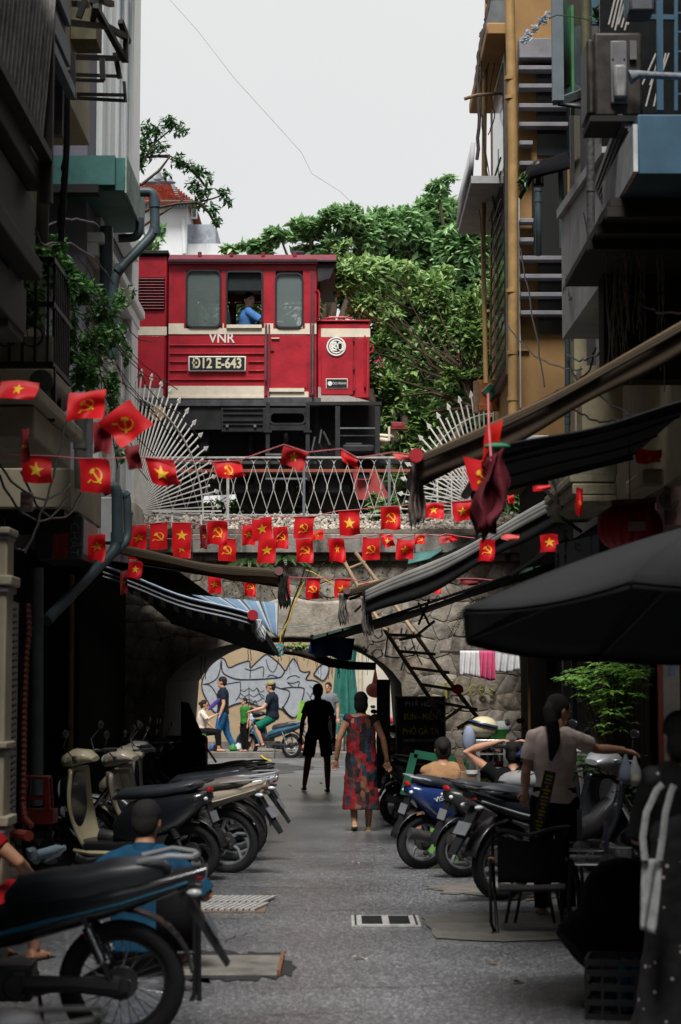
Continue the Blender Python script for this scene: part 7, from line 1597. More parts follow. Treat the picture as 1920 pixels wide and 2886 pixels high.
 if flap:NX(MB().add([(-.26,y,z)for y in(-.05,)for z in(.68,)]+[(-.26,.05,.68),(-.47,.035,.36),(-.47,-.035,.36),(-.30,-.05,.70),(-.30,.05,.70),(-.485,.035,.375),(-.485,-.035,.375)],[(0,1,2,3),(4,7,6,5),(0,4,5,1),(1,5,6,2),(2,6,7,3),(3,7,4,0)]),sct).build('mudguard',BLKP,t,smooth=0)
 pl=NX(MB().box((-.405,0,.545),(.006,.13,.10),ry=.55),sct).build('licence_plate',PLT,t)
 if txt:
  o=text(txt[0],txt[1],txt[2],t,T(txt[3],-txt[4],txt[5])@Matrix.Rotation(txt[6],4,'Y')@FACE_CAM)
  o=text(txt[0],txt[1],txt[2],t,T(txt[3],txt[4],txt[5])@Matrix.Rotation(pi,4,'Z')@Matrix.Rotation(-txt[6],4,'Y')@FACE_CAM)
 return t
GL_,GR_='motorbikes parked along the left side','motorbikes parked along the right side'
motorbike('black and cream scooter nearest in the left row, red pinstripe along its floor',(545,2482),(108,2466),'scoot',DKB,CRB,rimm=RIMB,grp=GL_,head=CRB,lean=-6,rack=BLKP,txt=('S',.07,CRB,1.03,.125,.6,0))
motorbike('bronze motorbike second in the left row with a pale brown seat and silver tail rack',(644,2462),(205,2446),'wave',BZ,BZ,seat=M('brown_seat',(.14,.12,.11),.45),grp=GL_,head=BZ,lean=-6)
motorbike('scooter third in the left row with silver grab rail and glossy black seat',(664,2428),(262,2425),'wave',SLV,BZ,grp=GL_,head=BZ,lean=-7)
motorbike('white fronted scooter fourth in the left row with a big clear headlamp',(668,2404),(305,2400),'scoot',BLKP,WHB,grp=GL_,head=WHB,lean=-6)
motorbike('dark motorbike fifth in the left row with a smoked windscreen',(672,2380),(335,2378),'wave',BLKP,BLKP,rimm=RIMB,grp=GL_,wind=True,lean=-7)
motorbike('brownish seated motorbike sixth in the left row',(660,2355),(350,2352),'wave',BLKP,BLKP,seat=M('brown_black_seat',(.06,.045,.04),.5),rimm=RIMB,grp=GL_,lean=-7)
motorbike('farthest dark motorbike of the left row with a blue mirror casing',(668,2334),(395,2330),'wave',DKB,BLB,rimm=RIMB,grp=GL_,lean=-7)
motorbike('blue tailed scooter at the roadside end of the right row',(1190,2450),(1585,2434),'scoot',BLB,BLB,grp=GR_,lean=6,txt=('VISION',.06,WHB,.1,.172,.66,-.25))
motorbike('white and black scooter between the blue tailed one and the big dark one',(1302,2474),(1712,2456),'scoot',BLKP,WHB,grp=GR_,lean=6,head=WHB)
motorbike('big dark motorbike nearest in the right row with a silver front cowl',(1412,2538),(1800,2502),'wave',DKB,SLV,grp=GR_,lean=6,head=SLV,size=1.04)
motorbike('dark scooter with pale rear shell farther up the right side',(1128,2330),(1430,2326),'scoot',BLKP,SLV,rimm=RIMB,grp=GR_,lean=5,mirrors=False)
motorbike('red motorbike by the noodle sign, seen past the patchwork dress',(1092,2262),(1120,2170),'wave',REDB,REDB,grp=GR_,lean=5)
motorbike('dim motorbike with round mirror and blue plastic bag behind the seated tan woman',(1290,2215),(1400,2190),'wave',BLKP,BLB,rimm=RIMB,grp=GR_,lean=-5)
motorbike('dark blue motorbike behind the man holding his head',(1590,2330),(1480,2250),'wave',BLB,BLB,grp=GR_,lean=-5)
motorbike('large blurred dark motorbike in the left foreground',(343,2950),(-560,2950),'old',DKB,TLB,alloy=False,rimm=RIMB,grp='motorbikes in the left foreground',lean=-4,sc_=1.0)
t=motorbike('motorbike cut off by the bottom left corner, only its seat showing',(-110,3743),(-1350,3743),'wave',DKB,DKB,grp='motorbikes in the left foreground',lean=-3,sc_=.93,mirrors=False)
rider_bike=motorbike('dark petrol blue motorbike ridden across behind the arch',(822,2137),(641,2131),'old',TLB,BLKP,alloy=False,rimm=SLV,lean=0,sc_=1.13)
for z_,lab,px,py,Y in((0,'cluster of chrome mirrors and handlebars, motorbike under the pink bag',1085,2160,35),):motorbike(lab,(px,2190),(px+12,2150),'wave',BLKP,REDB,grp=GR_,lean=4)
tag(MB().ell((0,0,0),(.16,.12,.13),14,10).cyl((0,0,.1),(0,0,.36),.06,.01,n=10).build('plastic_bag',M_cloth('pink_bag',(.55,.22,.2),.5),smooth=60),'pink translucent plastic bag hanging behind the patchwork dress','bag').location=at(1058,1945,34)
def bicycle(lab,pr,pf,fm,basket=False,grp='bicycles'):
 A,B=gnd(*pr),gnd(*pf); rz=atan2(B.y-A.y,B.x-A.x); t=thing('bicycle',lab,'bicycle',A,rz,grp); Rw,wb=.32,1.05
 for x in(0,wb):
  w_=MB().ring((x,0,Rw),(0,1,0),Rw-.018,.018,36,6).build('wheel',TYRE,t); MB().ring((x,0,Rw),(0,1,0),Rw-.04,.009,32,5).build('rim',SLV,w_); m=MB()
  for k in range(20):a=k*pi/10; m.cyl((x,0,Rw),(x+(Rw-.04)*cos(a),0,Rw+(Rw-.04)*sin(a)),.002,n=4)
  m.build('spokes',CHR,w_)
 m=MB()
 for a,b in(((0,Rw),(.43,.3)),((0,Rw),(.33,.72)),((.43,.3),(.3,.82)),((.43,.3),(.88,.72)),((.38,.62),(.87,.8)),((wb,Rw),(.85,.92))):m.cyl((a[0],0,a[1]),(b[0],0,b[1]),.014,n=8)
 m.build('frame',fm,t); MB().loft([(.42,.86,.02,.02),(.3,.87,.03,.05),(.18,.88,.03,.09),(.14,.88,.015,.06)],12).build('saddle',BLKP,t,smooth=50)
 MB().tube([(.72,-.26,.98),(.78,-.2,1.0),(.84,-.06,.93),(.85,0,.93),(.84,.06,.93),(.78,.2,1.0),(.72,.26,.98)],.011,8).build('handlebar',CHR,t)
 for s in(-1,1):MB().cyl((.72,s*.26,.98),(.62,s*.3,.97),.016,n=8).build('grip',M('brown_grip',(.12,.05,.03),.6),t)
 MB().ring((.43,0,.3),(0,1,0),.08,.006,20,5).build('chainring',SLV,t)
 if basket:
  m=MB()
  for k in range(8):m.cyl((wb-.05,-.16+k*.045,.72),(wb-.05,-.18+k*.05,.98),.004,n=4).cyl((wb+.18,-.16+k*.045,.72),(wb+.2,-.18+k*.05,.98),.004,n=4)
  for z in(.72,.8,.88,.98):m.ring((wb+.07,0,z),(0,0,1),.17,.005,16,4)
  m.build('basket',SLV,t)
bicycle('turquoise bicycle with basket standing behind the man in black',(985,2128),(935,2146),M('turquoise_frame',(.04,.32,.28),.4),True)
bicycle('old bicycle with curved chrome handlebar beside the ponytail woman',(1620,2400),(1500,2395),M('dim_frame',(.04,.06,.09),.5))
bicycle('bicycle with thin mudguards standing by the leafy plant',(1770,2410),(1880,2380),M('dim_frame',()))
# -------- people
SK=M('skin',(.50,.27,.18),.5,var=.08,scale=12,sss=.05); SKD=M('skin_tan',(.40,.20,.12),.5,var=.08,scale=12,sss=.05); HAIR=M('black_hair',(.008,.007,.007),.75,var=.2,scale=30,bump=.5,bscale=200)
EYE=M('eye_dark',(.02,.015,.012),.2); LIP=M('lip',(.32,.11,.09),.5)
tex_f=bpy.data.textures.new('folds','CLOUDS'); tex_f.noise_scale=.16; tex_f.noise_depth=2
def V(*a):return Vector(a)
def finish(o,vox,sm=4,fold=0):
 md=o.modifiers.new('remesh','REMESH'); md.mode='VOXEL'; md.voxel_size=vox; md.use_smooth_shade=True
 s_=o.modifiers.new('smooth','SMOOTH'); s_.factor=.5; s_.iterations=sm
 if fold:d=o.modifiers.new('folds','DISPLACE'); d.texture=tex_f; d.strength=fold; d.mid_level=.5; d.texture_coords='LOCAL'
 return o
def ring_loft(m,secs,n=16):
 vs=[c+a*(w*cos(2*pi*k/n))+b*(d*sin(2*pi*k/n))for c,a,b,w,d in secs for k in range(n)]
 fs=[(i*n+k,i*n+(k+1)%n,(i+1)*n+(k+1)%n,(i+1)*n+k)for i in range(len(secs)-1)for k in range(n)]
 m.add(vs,fs+[tuple(range(n))[::-1],tuple((len(secs)-1)*n+k for k in range(n))])
BASE=dict(pel=V(0,0,.93),nek=V(0,0,1.44),hd=V(0,.03,1.575),sl=V(-.165,0,1.37),sr=V(.165,0,1.37),el=V(-.22,-.03,1.10),er=V(.22,-.03,1.10),wl=V(-.24,.05,.86),wr=V(.24,.05,.86),hl=V(-.09,0,.9),hr=V(.09,0,.9),kl=V(-.1,.02,.49),kr=V(.1,.02,.49),al=V(-.1,-.02,.07),ar=V(.1,-.02,.07))
def seated(seat=.42,lean=.08,kn=.42,spread=.12,foot=.05):
 d=dict(BASE); dz=seat+.09-.93
 for k in('pel','nek','hd','sl','sr','el','er','wl','wr','hl','hr'):v=d[k].copy(); v.z+=dz; v.y+=lean*max(0,(v.z-seat)); d[k]=v
 kz=max(seat+.06,.46)
 for s,k_,a_ in((-1,'kl','al'),(1,'kr','ar')):d[k_]=V(s*spread,kn,kz); d[a_]=V(s*(spread+.02),kn+foot,.07)
 return d
def person(lab,loc,rz,J,h=1.7,top=None,topm=None,sleeve=.5,bot=None,botm=None,leg=1.0,hair='short',look=None,skin=SK,vox=.010,female=False,grp=None,shoe=None,dress=None,hands=True,fold=.02,wide=1.0,collar=False,hem=-.06,bulk=0):
 k_=h/1.7; t=thing('person',lab,'person',loc,rz,grp); t.scale=(k_,)*3
 pel,nek,hd=J['pel'],J['nek'],J['hd']; up=(nek-pel).normalized(); rt=(J['sr']-J['sl']).normalized(); fw=up.cross(rt).normalized(); L_=(nek-pel).length
 def torso(e,lo=-.12,hi=1.0):
  P=[(-.12,.15,.11),(0,.165,.12),(.22,.145 if not female else.125,.105),(.5,.155,.115),(.78,.175 if not female else.16,.11),(.9,.15,.09),(.97,.10,.075),(1.03,.06,.062)]
  return[(pel+up*(L_*u),rt,fw,(w+e)*wide,(d+e)*wide)for u,w,d in P if lo<=u<=hi]
 m=MB(); ring_loft(m,torso(0)); m.tube([nek-up*.06,nek.lerp(hd,.6)],[.066,.056],12)
 for s in 'lr':
  m.tube([J['s'+s]-rt*(.03 if s=='r' else-.03),J['s'+s],J['s'+s].lerp(J['e'+s],.5),J['e'+s],J['e'+s].lerp(J['w'+s],.35),J['w'+s]],[.045,.055,.046,.038,.04,.026],12); m.ell(J['s'+s],(.057,)*3,12,8)
  m.tube([J['h'+s],J['h'+s].lerp(J['k'+s],.4),J['k'+s],J['k'+s].lerp(J['a'+s],.3),J['a'+s]],[.088,.082,.056,.056,.036],12)
  ft=J.get('f'+s,V(0,1,0)); a_=J['a'+s]; m.tube([a_+V(0,0,.0)-ft*.05-V(0,0,.035),a_+ft*.06-V(0,0,.04),a_+ft*.15-V(0,0,.055)],[.034,.036,.022],10)
  if hands:
   w_=J['w'+s]; d=(w_-J['e'+s]).normalized(); d=J.get('g'+s,d); sd=d.cross(V(0,0,1)if abs(d.z)<.8 else V(0,1,0)).normalized(); n_=sd.cross(d); m.tube([w_,w_+d*.04,w_+d*.085],[.024,.036,.034],8,flat=.55)
   for q in range(4):b=w_+d*.08+sd*(.024*(q-1.5)); l_=(.06,.075,.07,.052)[q]; m.tube([b,b+d*l_*.55-n_*.008,b+d*l_*.9-n_*(.03 if q else.02)],[.0095,.0085,.007],6)
   b=w_+d*.025-sd*.03; m.tube([b,b+d*.03-sd*.025,b+d*.06-sd*.028],[.012,.0105,.008],6)
 lk=(look or fw).normalized(); lx=lk.cross(V(0,0,1)).normalized(); lz=lx.cross(lk).normalized(); Rm=Matrix((lx,lk,lz)).transposed()
 def H(x,y,z):return hd+Rm@V(x,y,z)
 m.ell(H(0,0,.02),(.074,.093,.1),16,12,Rm); m.ell(H(0,.03,-.055),(.055,.062,.062),14,10,Rm); m.ell(H(0,.1,-.008),(.013,.02,.026),10,8,Rm)
 for s in(-1,1):m.ell(H(s*.076,-.005,0),(.01,.02,.032),10,8,Rm)
 body=finish(m.build('body',skin,t),vox,3)
 if vox<.016 and hair!='none':
  for s in(-1,1):MB().ell(H(s*.031,.084,.018),(.013,.008,.006),8,6,Rm).build('eye',EYE,body); MB().ell(H(s*.032,.088,.038),(.019,.007,.004),8,6,Rm).build('eyebrow',HAIR,body)
  MB().ell(H(0,.088,-.048),(.02,.008,.006),8,6,Rm).build('mouth',LIP,body)
 m=MB()
 if hair in('short','cap'):m.ell(H(0,-.02,.05),(.086,.10,.092),18,12,Rm); m.ell(H(0,-.052,.0),(.08,.064,.085),14,10,Rm)
 if hair in('pony','bun','bob'):m.ell(H(0,-.02,.042),(.086,.097,.093),18,12,Rm); m.ell(H(0,-.045,-.01),(.082,.07,.09),14,10,Rm)
 if hair=='bun':m.ell(H(0,-.12,.03),(.045,.04,.045),12,8,Rm)
 if hair=='bob':m.ell(H(0,-.05,-.04),(.09,.075,.1),14,10,Rm)
 if hair=='pony':m.tube([H(0,-.09,.03),H(.05,-.12,-.04),H(.14,-.12,-.14),H(.185,-.1,-.28),H(.18,-.09,-.42)],[.035,.05,.056,.048,.014],12)
 if m.v:finish(m.build('hair',HAIR,t),min(vox,.008),2,.02)
 if hair=='cap':
  c=M('khaki_cap',(.26,.22,.08),.8,var=.2); o=MB().ell(H(0,-.01,.075),(.09,.1,.075),18,10,Rm).build('cap',c,t,smooth=60); MB().ell(H(0,.1,.06),(.07,.075,.008),14,6,Rm).build('brim',c,o)
  MB().ell(H(0,.085,.02),(.07,.02,.018),12,6,Rm).build('sunglasses',EYE,t)
 if topm:
  m=MB(); ring_loft(m,torso(.02,lo=-.13 if hem<0 else 0,hi=.98));
  if bulk:m.ell(pel.lerp(nek,.45)-fw*.05,(bulk,bulk*.95,bulk),18,12)
  for s in 'lr':
   a,b,c=J['s'+s],J['e'+s],J['w'+s]; m.ell(a,(.066,)*3,12,8); m.tube([nek-up*.05,a.lerp(nek,.45)+up*.0,a],[.07,.066,.062],12)
   if sleeve>0:
    e_=a.lerp(b,min(1,sleeve*1.0)if sleeve<=1 else 1); m.tube([a,a.lerp(e_,.5),e_],[.064,.066,.068],14)
    if sleeve>1:m.tube([b,b.lerp(c,sleeve-1)],[.058,.045],12)
  o=finish(m.build('shirt',topm,t),vox,3,fold)
  if collar:MB().tube([nek-up*.015,nek+up*.03],[.078,.068],16).build('collar',topm,o,smooth=60)
 if botm:
  m=MB(); ring_loft(m,[(pel+up*(L_*u),rt,fw,(w+.016)*wide,(d+.018)*wide)for u,w,d in((-.16,.14,.1),(0,.165,.12),(.13,.155,.11))])
  for s in 'lr':
   a,b,c=J['h'+s],J['k'+s],J['a'+s]; q=min(1,leg*2); m.tube([a,a.lerp(b,.5*q),a.lerp(b,q)],[.105,.10,.098 if leg<.6 else.078],14); m.ell(a,(.1,)*3,12,8)
   if leg>.5:m.ell(b,(.076,)*3,12,8); m.tube([b,b.lerp(c,(leg-.5)*2)],[.076,.062],12)
  finish(m.build('trousers' if leg>.6 else 'shorts',botm,t),vox,3,fold)
 if dress:
  m=MB(); secs=[(pel+up*(L_*.93),rt,fw,.15,.1),(pel+up*(L_*.5),rt,fw,.175,.14),(pel,rt,fw,.19,.15),(V(pel.x,pel.y,.55),rt,fw,.205,.165),(V(pel.x,pel.y,dress[0]),rt,fw,dress[1],.17)]; ring_loft(m,secs[::-1],24)
  for s in 'lr':m.ell(J['s'+s],(.07,)*3,12,8)
  finish(m.build('dress',dress[2],t),vox,3,.04)
 if shoe:
  for s in 'lr':a_=J['a'+s]; ft=J.get('f'+s,V(0,1,0)); MB().tube([a_-ft*.06-V(0,0,.06),a_+ft*.06-V(0,0,.063),a_+ft*.17-V(0,0,.062)],[.036,.042,.032],12,flat=.28).build('sandal',shoe,t,smooth=60); MB().tube([a_+ft*.1+V(-.035,0,-.05),a_+ft*.07+V(0,0,-.02),a_+ft*.1+V(.035,0,-.05)],.007,6).build('strap',shoe,t)
 return t
C=lambda n,c,tr=0:M(n,c,.85,spec=.1,var=.15,scale=9,bump=.15,bscale=60)
BKT=C('black_cotton',(.007,.007,.008)); NVY=C('navy_polo',(.012,.018,.03)); JEA=C('blue_jeans',(.02,.10,.24));
J=dict(BASE); J.update(hl=V(-.1,0,.9),hr=V(.1,0,.9),kl=V(-.15,.06,.5),al=V(-.2,.12,.09),kr=V(.15,-.02,.5),ar=V(.15,-.06,.07),wl=V(-.27,.02,.87),wr=V(.26,.0,.87),er=V(.25,-.03,1.12),el=V(-.25,-.03,1.12))
p=gnd(896,2232); person('man in black T shirt and shorts walking through the arch',p,.15,J,1.66,topm=C('charcoal_tee',(.05,.058,.07)),sleeve=.55,botm=C('black_shorts',(.025,.025,.028)),leg=.42,skin=SKD,shoe=BKT,hem=-1)
pm=M('patchwork_print',(.2,.03,.03),.75,var=.1); nt=pm.node_tree; br=nt.nodes.new('ShaderNodeTexVoronoi'); br.distance='CHEBYCHEV'; br.inputs['Scale'].default_value=17; br.inputs['Randomness'].default_value=.9
tcn=nt.nodes.new('ShaderNodeTexCoord'); mp=nt.nodes.new('ShaderNodeMapping'); mp.inputs['Scale'].default_value=(1,.3,.55); cr=nt.nodes.new('ShaderNodeValToRGB'); cr.color_ramp.interpolation='CONSTANT'
for i,(q,c)in enumerate(((0,(.30,.015,.02)),(.2,(.012,.014,.02)),(.34,(.03,.07,.11)),(.46,(.25,.11,.06)),(.56,(.42,.02,.03)),(.7,(.03,.02,.03)),(.8,(.10,.035,.035)),(.92,(.02,.05,.09)))):
 e=cr.color_ramp.elements[i]if i<2 else cr.color_ramp.elements.new(q); e.position=q; e.color=(*[k*.62 for k in c],1)
nt.links.new(tcn.outputs['Object'],mp.inputs[0]); nt.links.new(mp.outputs[0],br.inputs['Vector']); sp=nt.nodes.new('ShaderNodeSeparateColor'); nt.links.new(br.outputs['Color'],sp.inputs[0]); nt.links.new(sp.outputs[0],cr.inputs[0]); nt.links.new(cr.outputs[0],nt.nodes['Principled BSDF'].inputs['Base Color'])
J=dict(BASE); J.update(el=V(-.27,-.03,1.12),wl=V(-.30,.03,.88),er=V(.27,-.02,1.12),wr=V(.32,.05,.86),al=V(-.08,-.05,.12),ar=V(.09,.05,.07),fl=V(0,.95,-.3))
person('woman in a red and navy patchwork dress walking away in flip flops',gnd(1018,2344),0,J,1.56,hair='bob',female=True,dress=(.27,.23,pm),skin=SKD,shoe=M('straw_sandal',(.5,.38,.18),.7))
J=dict(BASE); J.update(sr=V(.19,.0,1.36),er=V(.36,.1,1.28),wr=V(.60,.16,1.27),gr=V(.9,.1,-.25).normalized(),el=V(-.22,.02,1.1),wl=V(-.2,.14,.95),hd=V(.05,.04,1.58))
p=at(1562,2200,14.3); p.z=0
person('woman in pale pink T shirt with a long black ponytail reaching to the right',p,.1,J,1.55,topm=C('dusty_pink',(.8,.66,.6)),sleeve=.62,botm=BKT,hair='pony',look=V(.9,.35,-.25),female=True,vox=.008,shoe=BKT,fold=.028,wide=1.0)
for k,(px,py,m_,lab)in enumerate(((1790,2185,M('clear_bag',(.5,.52,.56),.2,alpha=.5),'clear plastic bag of food held by the ponytail woman, right one'),(1764,2180,M('bluish_bag',(.25,.3,.4),.2,alpha=.6),'bluish plastic bag held by the ponytail woman, left one'))):
 P_=at(px,py,14.75); t=thing('plastic_bag',lab,'bag',P_,0,'bags in the hand of the ponytail woman'); MB().lathe([(.01,.14),(.02,.1),(.045,.04),(.055,-.03),(.04,-.07),(.01,-.08)][::-1],(0,0,0),14).build('film',m_,t,smooth=60)
 MB().ell((0,0,-.03),(.045,.045,.035),10,8).build('contents',M('noodles',(.5,.4,.16),.7,var=.3,scale=60)if k==0 else M('dark_sauce',(.02,.02,.03),.5),t)
J=seated(.33); p=at(1250,2200,19); p.z=0
person('seated woman with her hair up in a tan sleeveless top, back turned',p,.0,J,1.62,topm=C('tan_cotton',(.30,.17,.09)),sleeve=0,botm=BKT,leg=1,hair='bun',female=True,shoe=BKT,wide=1.1); stool(p.x,p.y-.02,.33,.26,GREENP,'low green stool under the woman in the tan top')
J=seated(.29); J.update(el=V(-.44,.0,1.06),wl=V(-.14,-.06,1.14),er=V(.44,.0,1.06),wr=V(.14,-.06,1.14),gl=V(.8,-.2,.2),gr=V(-.8,-.2,.2));
for q in('sl','sr','nek','hd'):pass
p=at(1447,2200,18.2); p.z=0
person('seated man with his hands clasped behind his head',p,-.2,J,1.66,topm=BKT,sleeve=.4,botm=BKT,shoe=BKT); stool(p.x,p.y,.24,.26,DARKB,'low dark stool under the man holding his head')
J=seated(.10,lean=.16); J.update(el=V(-.3,.08,.62-.1),er=V(.36,.12,.44),wl=V(-.2,.34,.45),wr=V(.26,.38,.42))
p=at(398,2400,11.3); p.z=0
person('man in a blue shirt sitting low with his back turned behind the foreground motorbike',p,-.1,J,1.7,topm=C('denim_blue_shirt',(.009,.05,.10)),sleeve=.95,botm=BKT,collar=True,skin=SKD,vox=.009,shoe=BKT,wide=1.08)
J=seated(.2,lean=.1); J.update(er=V(.3,.1,.62),wr=V(.22,.34,.5)); p=at(-95,2500,11.6); p.z=0
person('person at the left edge, only a bare arm and red shorts showing',p,-.5,J,1.68,topm=C('red_cloth',(.3,.01,.015)),sleeve=.3,botm=C('red_cloth',()),leg=.4,skin=SKD,shoe=BKT)
J=seated(.42,lean=.0); J.update(el=V(-.24,.12,.82),er=V(.26,.16,.82),wl=V(-.15,.36,.8),wr=V(.2,.4,.82)); p=at(697,850,29.98); p.z-=1.16
BLS=C('uniform_blue',(.07,.19,.46))
d_=person('train driver in a light blue shirt looking out of the cab window',p,-1.35,J,1.72,topm=BLS,sleeve=1.5,botm=BKT,look=V(.95,.35,-.1),collar=True,vox=.009,skin=M('skin_fair',(.72,.44,.31),.5,var=.06))
t=thing('driver_seat','dark driver seat inside the locomotive cab','seat',(p.x-.05,p.y,p.z)); MB().b2(-.3,-.2,-.22,.22,.45,.98).build('backrest',BLK,t,bevel=.04); MB().b2(-.25,.22,-.22,.22,.36,.43).build('cushion',BLK,t,bevel=.02); MB().cyl((0,0,-.25),(0,0,.36),.05).build('pedestal',BLK,t)
J=dict(BASE); J.update(kl=V(-.1,.1,.5),al=V(-.1,.08,.07),kr=V(.1,-.08,.48),ar=V(.1,-.26,.12),er=V(.22,-.08,1.1),wr=V(.22,-.02,.86))
person('man in a black polo and blue jeans walking left behind the arch',gnd(628,2126),pi/2,J,1.88,topm=NVY,sleeve=.6,botm=JEA,leg=1,collar=True,vox=.012,hem=-1,shoe=BKT)
J=seated(.80,lean=.02,kn=.36); J.update(kl=V(-.14,.36,.66),kr=V(.14,.36,.66),al=V(-.16,.22,.31),ar=V(.16,.22,.31),el=V(-.24,.2,1.08),er=V(.24,.2,1.08),wl=V(-.25,.44,1.02),wr=V(.25,.44,1.02)); p=gnd(768,2134)
person('rider in khaki cap, dark shirt and green shorts on the petrol blue motorbike',p,pi/2,J,1.8,topm=NVY,sleeve=.6,botm=C('green_shorts',(.01,.13,.085)),leg=.46,hair='cap',vox=.012,shoe=BKT,collar=True,wide=1.12)
J=seated(.44); J.update(er=V(.22,.18,.82),wr=V(.14,.36,.92),el=V(-.22,.1,.78),wl=V(-.1,.3,.62)); p=gnd(566,2118,.13)
fl_=C('floral_blouse',(.6,.5,.45)); nt=fl_.node_tree; vo=nt.nodes.new('ShaderNodeTexVoronoi'); vo.inputs['Scale'].default_value=22; cr=nt.nodes.new('ShaderNodeValToRGB'); cr.color_ramp.elements[0].color=(.28,.03,.06,1); cr.color_ramp.elements[1].color=(.62,.56,.48,1); cr.color_ramp.elements[1].position=.36; cr.color_ramp.elements[0].position=.25; nt.links.new(vo.outputs['Distance'],cr.inputs[0]); nt.links.new(cr.outputs[0],nt.nodes['Principled BSDF'].inputs['Base Color'])
person('woman in floral blouse sitting with a purple fan at the left of the arch',p,-pi/2,J,1.56,topm=fl_,sleeve=1.3,botm=BKT,leg=.9,hair='bun',female=True,vox=.012,shoe=BKT)
stool(p.x-.03,p.y,.42,.34,GREENP,'green plastic stool under the woman with the fan',z0=.13)
tag(MB().ell((0,0,0),(.05,.012,.2),14,8,Matrix.Rotation(radians(45),3,'Y')).build('hand_fan',M('purple_fan',(.06,.03,.22),.6)),'purple hand fan held by the woman in floral blouse','fan').location=at(604,1985,p.y-.15)
J=dict(BASE); person('girl in a pale blue T shirt and pink sandals behind the motorbike',gnd(710,2126),1.2,J,1.14,topm=C('pale_blue_tee',(.42,.5,.66)),sleeve=.5,botm=C('white_shorts',(.5,.5,.5)),leg=.35,hair='bun',female=True,vox=.012,shoe=M('pink_sandal',(.6,.16,.2),.6))
J=dict(BASE); person('child in a black cap half hidden behind the handlebar of the rider',gnd(690,2118,.13),2.2,J,1.25,topm=C('green_tee',(.03,.16,.03)),sleeve=.5,botm=BKT,leg=1,vox=.013,shoe=BKT)
J=dict(BASE); person('man standing with the turquoise bicycle, face beside the man in black',gnd(926,2126,.13),pi-.3,J,1.6,topm=C('grey_tee',(.16,.18,.2)),sleeve=.5,botm=BKT,leg=1,vox=.013,shoe=BKT)
J=seated(.2,lean=.55,kn=.36); J.update(nek=V(0,.42,.62),hd=V(0,.52,.74),sl=V(-.17,.38,.58),sr=V(.17,.38,.58),el=V(-.2,.5,.42),er=V(.2,.5,.42),wl=V(-.15,.6,.5),wr=V(.15,.62,.52),pel=V(0,-.02,.26),hl=V(-.1,0,.24),hr=V(.1,0,.24),kl=V(-.16,.36,.46),kr=V(.16,.36,.46),al=V(-.14,.1,.1),ar=V(.14,.1,.1)); p=gnd(1672,2800)
person('person in black crouching low beside the plastic crate with a rounded back',p,-pi/2+.15,J,1.78,topm=BKT,sleeve=1.8,botm=BKT,leg=1,vox=.01,hair='bob',shoe=M('woven_slipper',(.22,.09,.04),.8,var=.3,scale=60),wide=1.2,bulk=.21)
dt=M('dotted_black',(.012,.012,.014),.8); nt=dt.node_tree; vo=nt.nodes.new('ShaderNodeTexVoronoi'); vo.inputs['Scale'].default_value=16; tcn=nt.nodes.new('ShaderNodeTexCoord'); nt.links.new(tcn.outputs['Object'],vo.inputs['Vector']); cr=nt.nodes.new('ShaderNodeValToRGB'); cr.color_ramp.elements[0].color=(.42,.36,.36,1); cr.color_ramp.elements[1].color=(.012,.012,.014,1); cr.color_ramp.elements[0].position=.12; cr.color_ramp.elements[1].position=.16; nt.links.new(vo.outputs['Distance'],cr.inputs[0]); nt.links.new(cr.outputs[0],nt.nodes['Principled BSDF'].inputs['Base Color'])
J=dict(BASE); J.update(wl=V(-.05,.26,1.0),el=V(-.2,.1,1.08)); p=at(1925,2200,8.7); p.z=0
person('person in a black dress with white specks at the right edge',p,.35,J,1.5,topm=BKT,sleeve=1.7,hair='bob',dress=(.12,.3,dt),skin=SKD,shoe=BKT)
t=thing('tote_bag','pale canvas tote bag with long handles hanging at the right edge','bag',(0,0,0)); CV=M('canvas_cream',(.36,.38,.38),.85,var=.2,scale=20,bump=.2)
YB_=8.35
c4=[at(1813,2422,YB_),at(1866,2424,YB_),at(1850,2635,YB_),at(1805,2618,YB_)]
for off in(0,.05):m=MB(); m.grid(lambda u,v:c4[0].lerp(c4[1],u).lerp(c4[3].lerp(c4[2],u),v)+Vector((0,off*sin(u*pi)+.012*sin(u*9+v*4),0)),14,14); m.build('bag_panel',CV,t,smooth=60,solid=.006)
for pts in(((1818,2424),(1812,2360),(1822,2290),(1852,2225),(1868,2210)),((1858,2424),(1868,2360),(1876,2290),(1892,2230),(1900,2212))):MB().tube([at(x,y,YB_-.02)for x,y in pts],.014,8,flat=.2).build('handle',CV,t,smooth=60)
# -------- street furniture and stall goods
t=thing('camp_chair','black folding camp chair with wooden armrests, empty, back towards the viewer','chair',gnd(1500,2640)); YC_=t.location.y; s_=1/S(YC_)
def c(px,py,dy=0):v=at(px,py,YC_+dy); return v-t.location
def tb(pts,nm='frame',r=.011,mat=IRON):MB().tube(pts,r,8).build(nm,mat,t,smooth=60)
for sx,px in((-1,1392),(1,1592)):
 tb([c(px-sx*-6,2330,.45),c(px,2480,.42),c(px+sx*0+(12 if sx<0 else-12),2656,.0),c(px+(30 if sx<0 else-30),2662,0)])
 tb([c(px-(10 if sx<0 else-14),2420,.0),c(px-(8 if sx<0 else-10),2600,.0),c(px+(6 if sx<0 else-4),2635,.28),c(px+(20 if sx<0 else-20),2640,.28)])
 MB().add([c(px-(16 if sx<0 else-2),2420,0),c(px+(2 if sx<0 else 16),2420,0),c(px+(8 if sx<0 else 10),2440,-.35)if 0 else c(px+(2 if sx<0 else 16),2428,.42),c(px-(16 if sx<0 else-2),2428,.42)],[(0,1,2,3)]).build('armrest',M('armrest_wood',(.34,.2,.1),.6,var=.2),t,solid=.022)
tb([c(1405,2662,0),c(1590,2662,0)]); tb([c(1400,2640,.28),c(1588,2640,.28)])
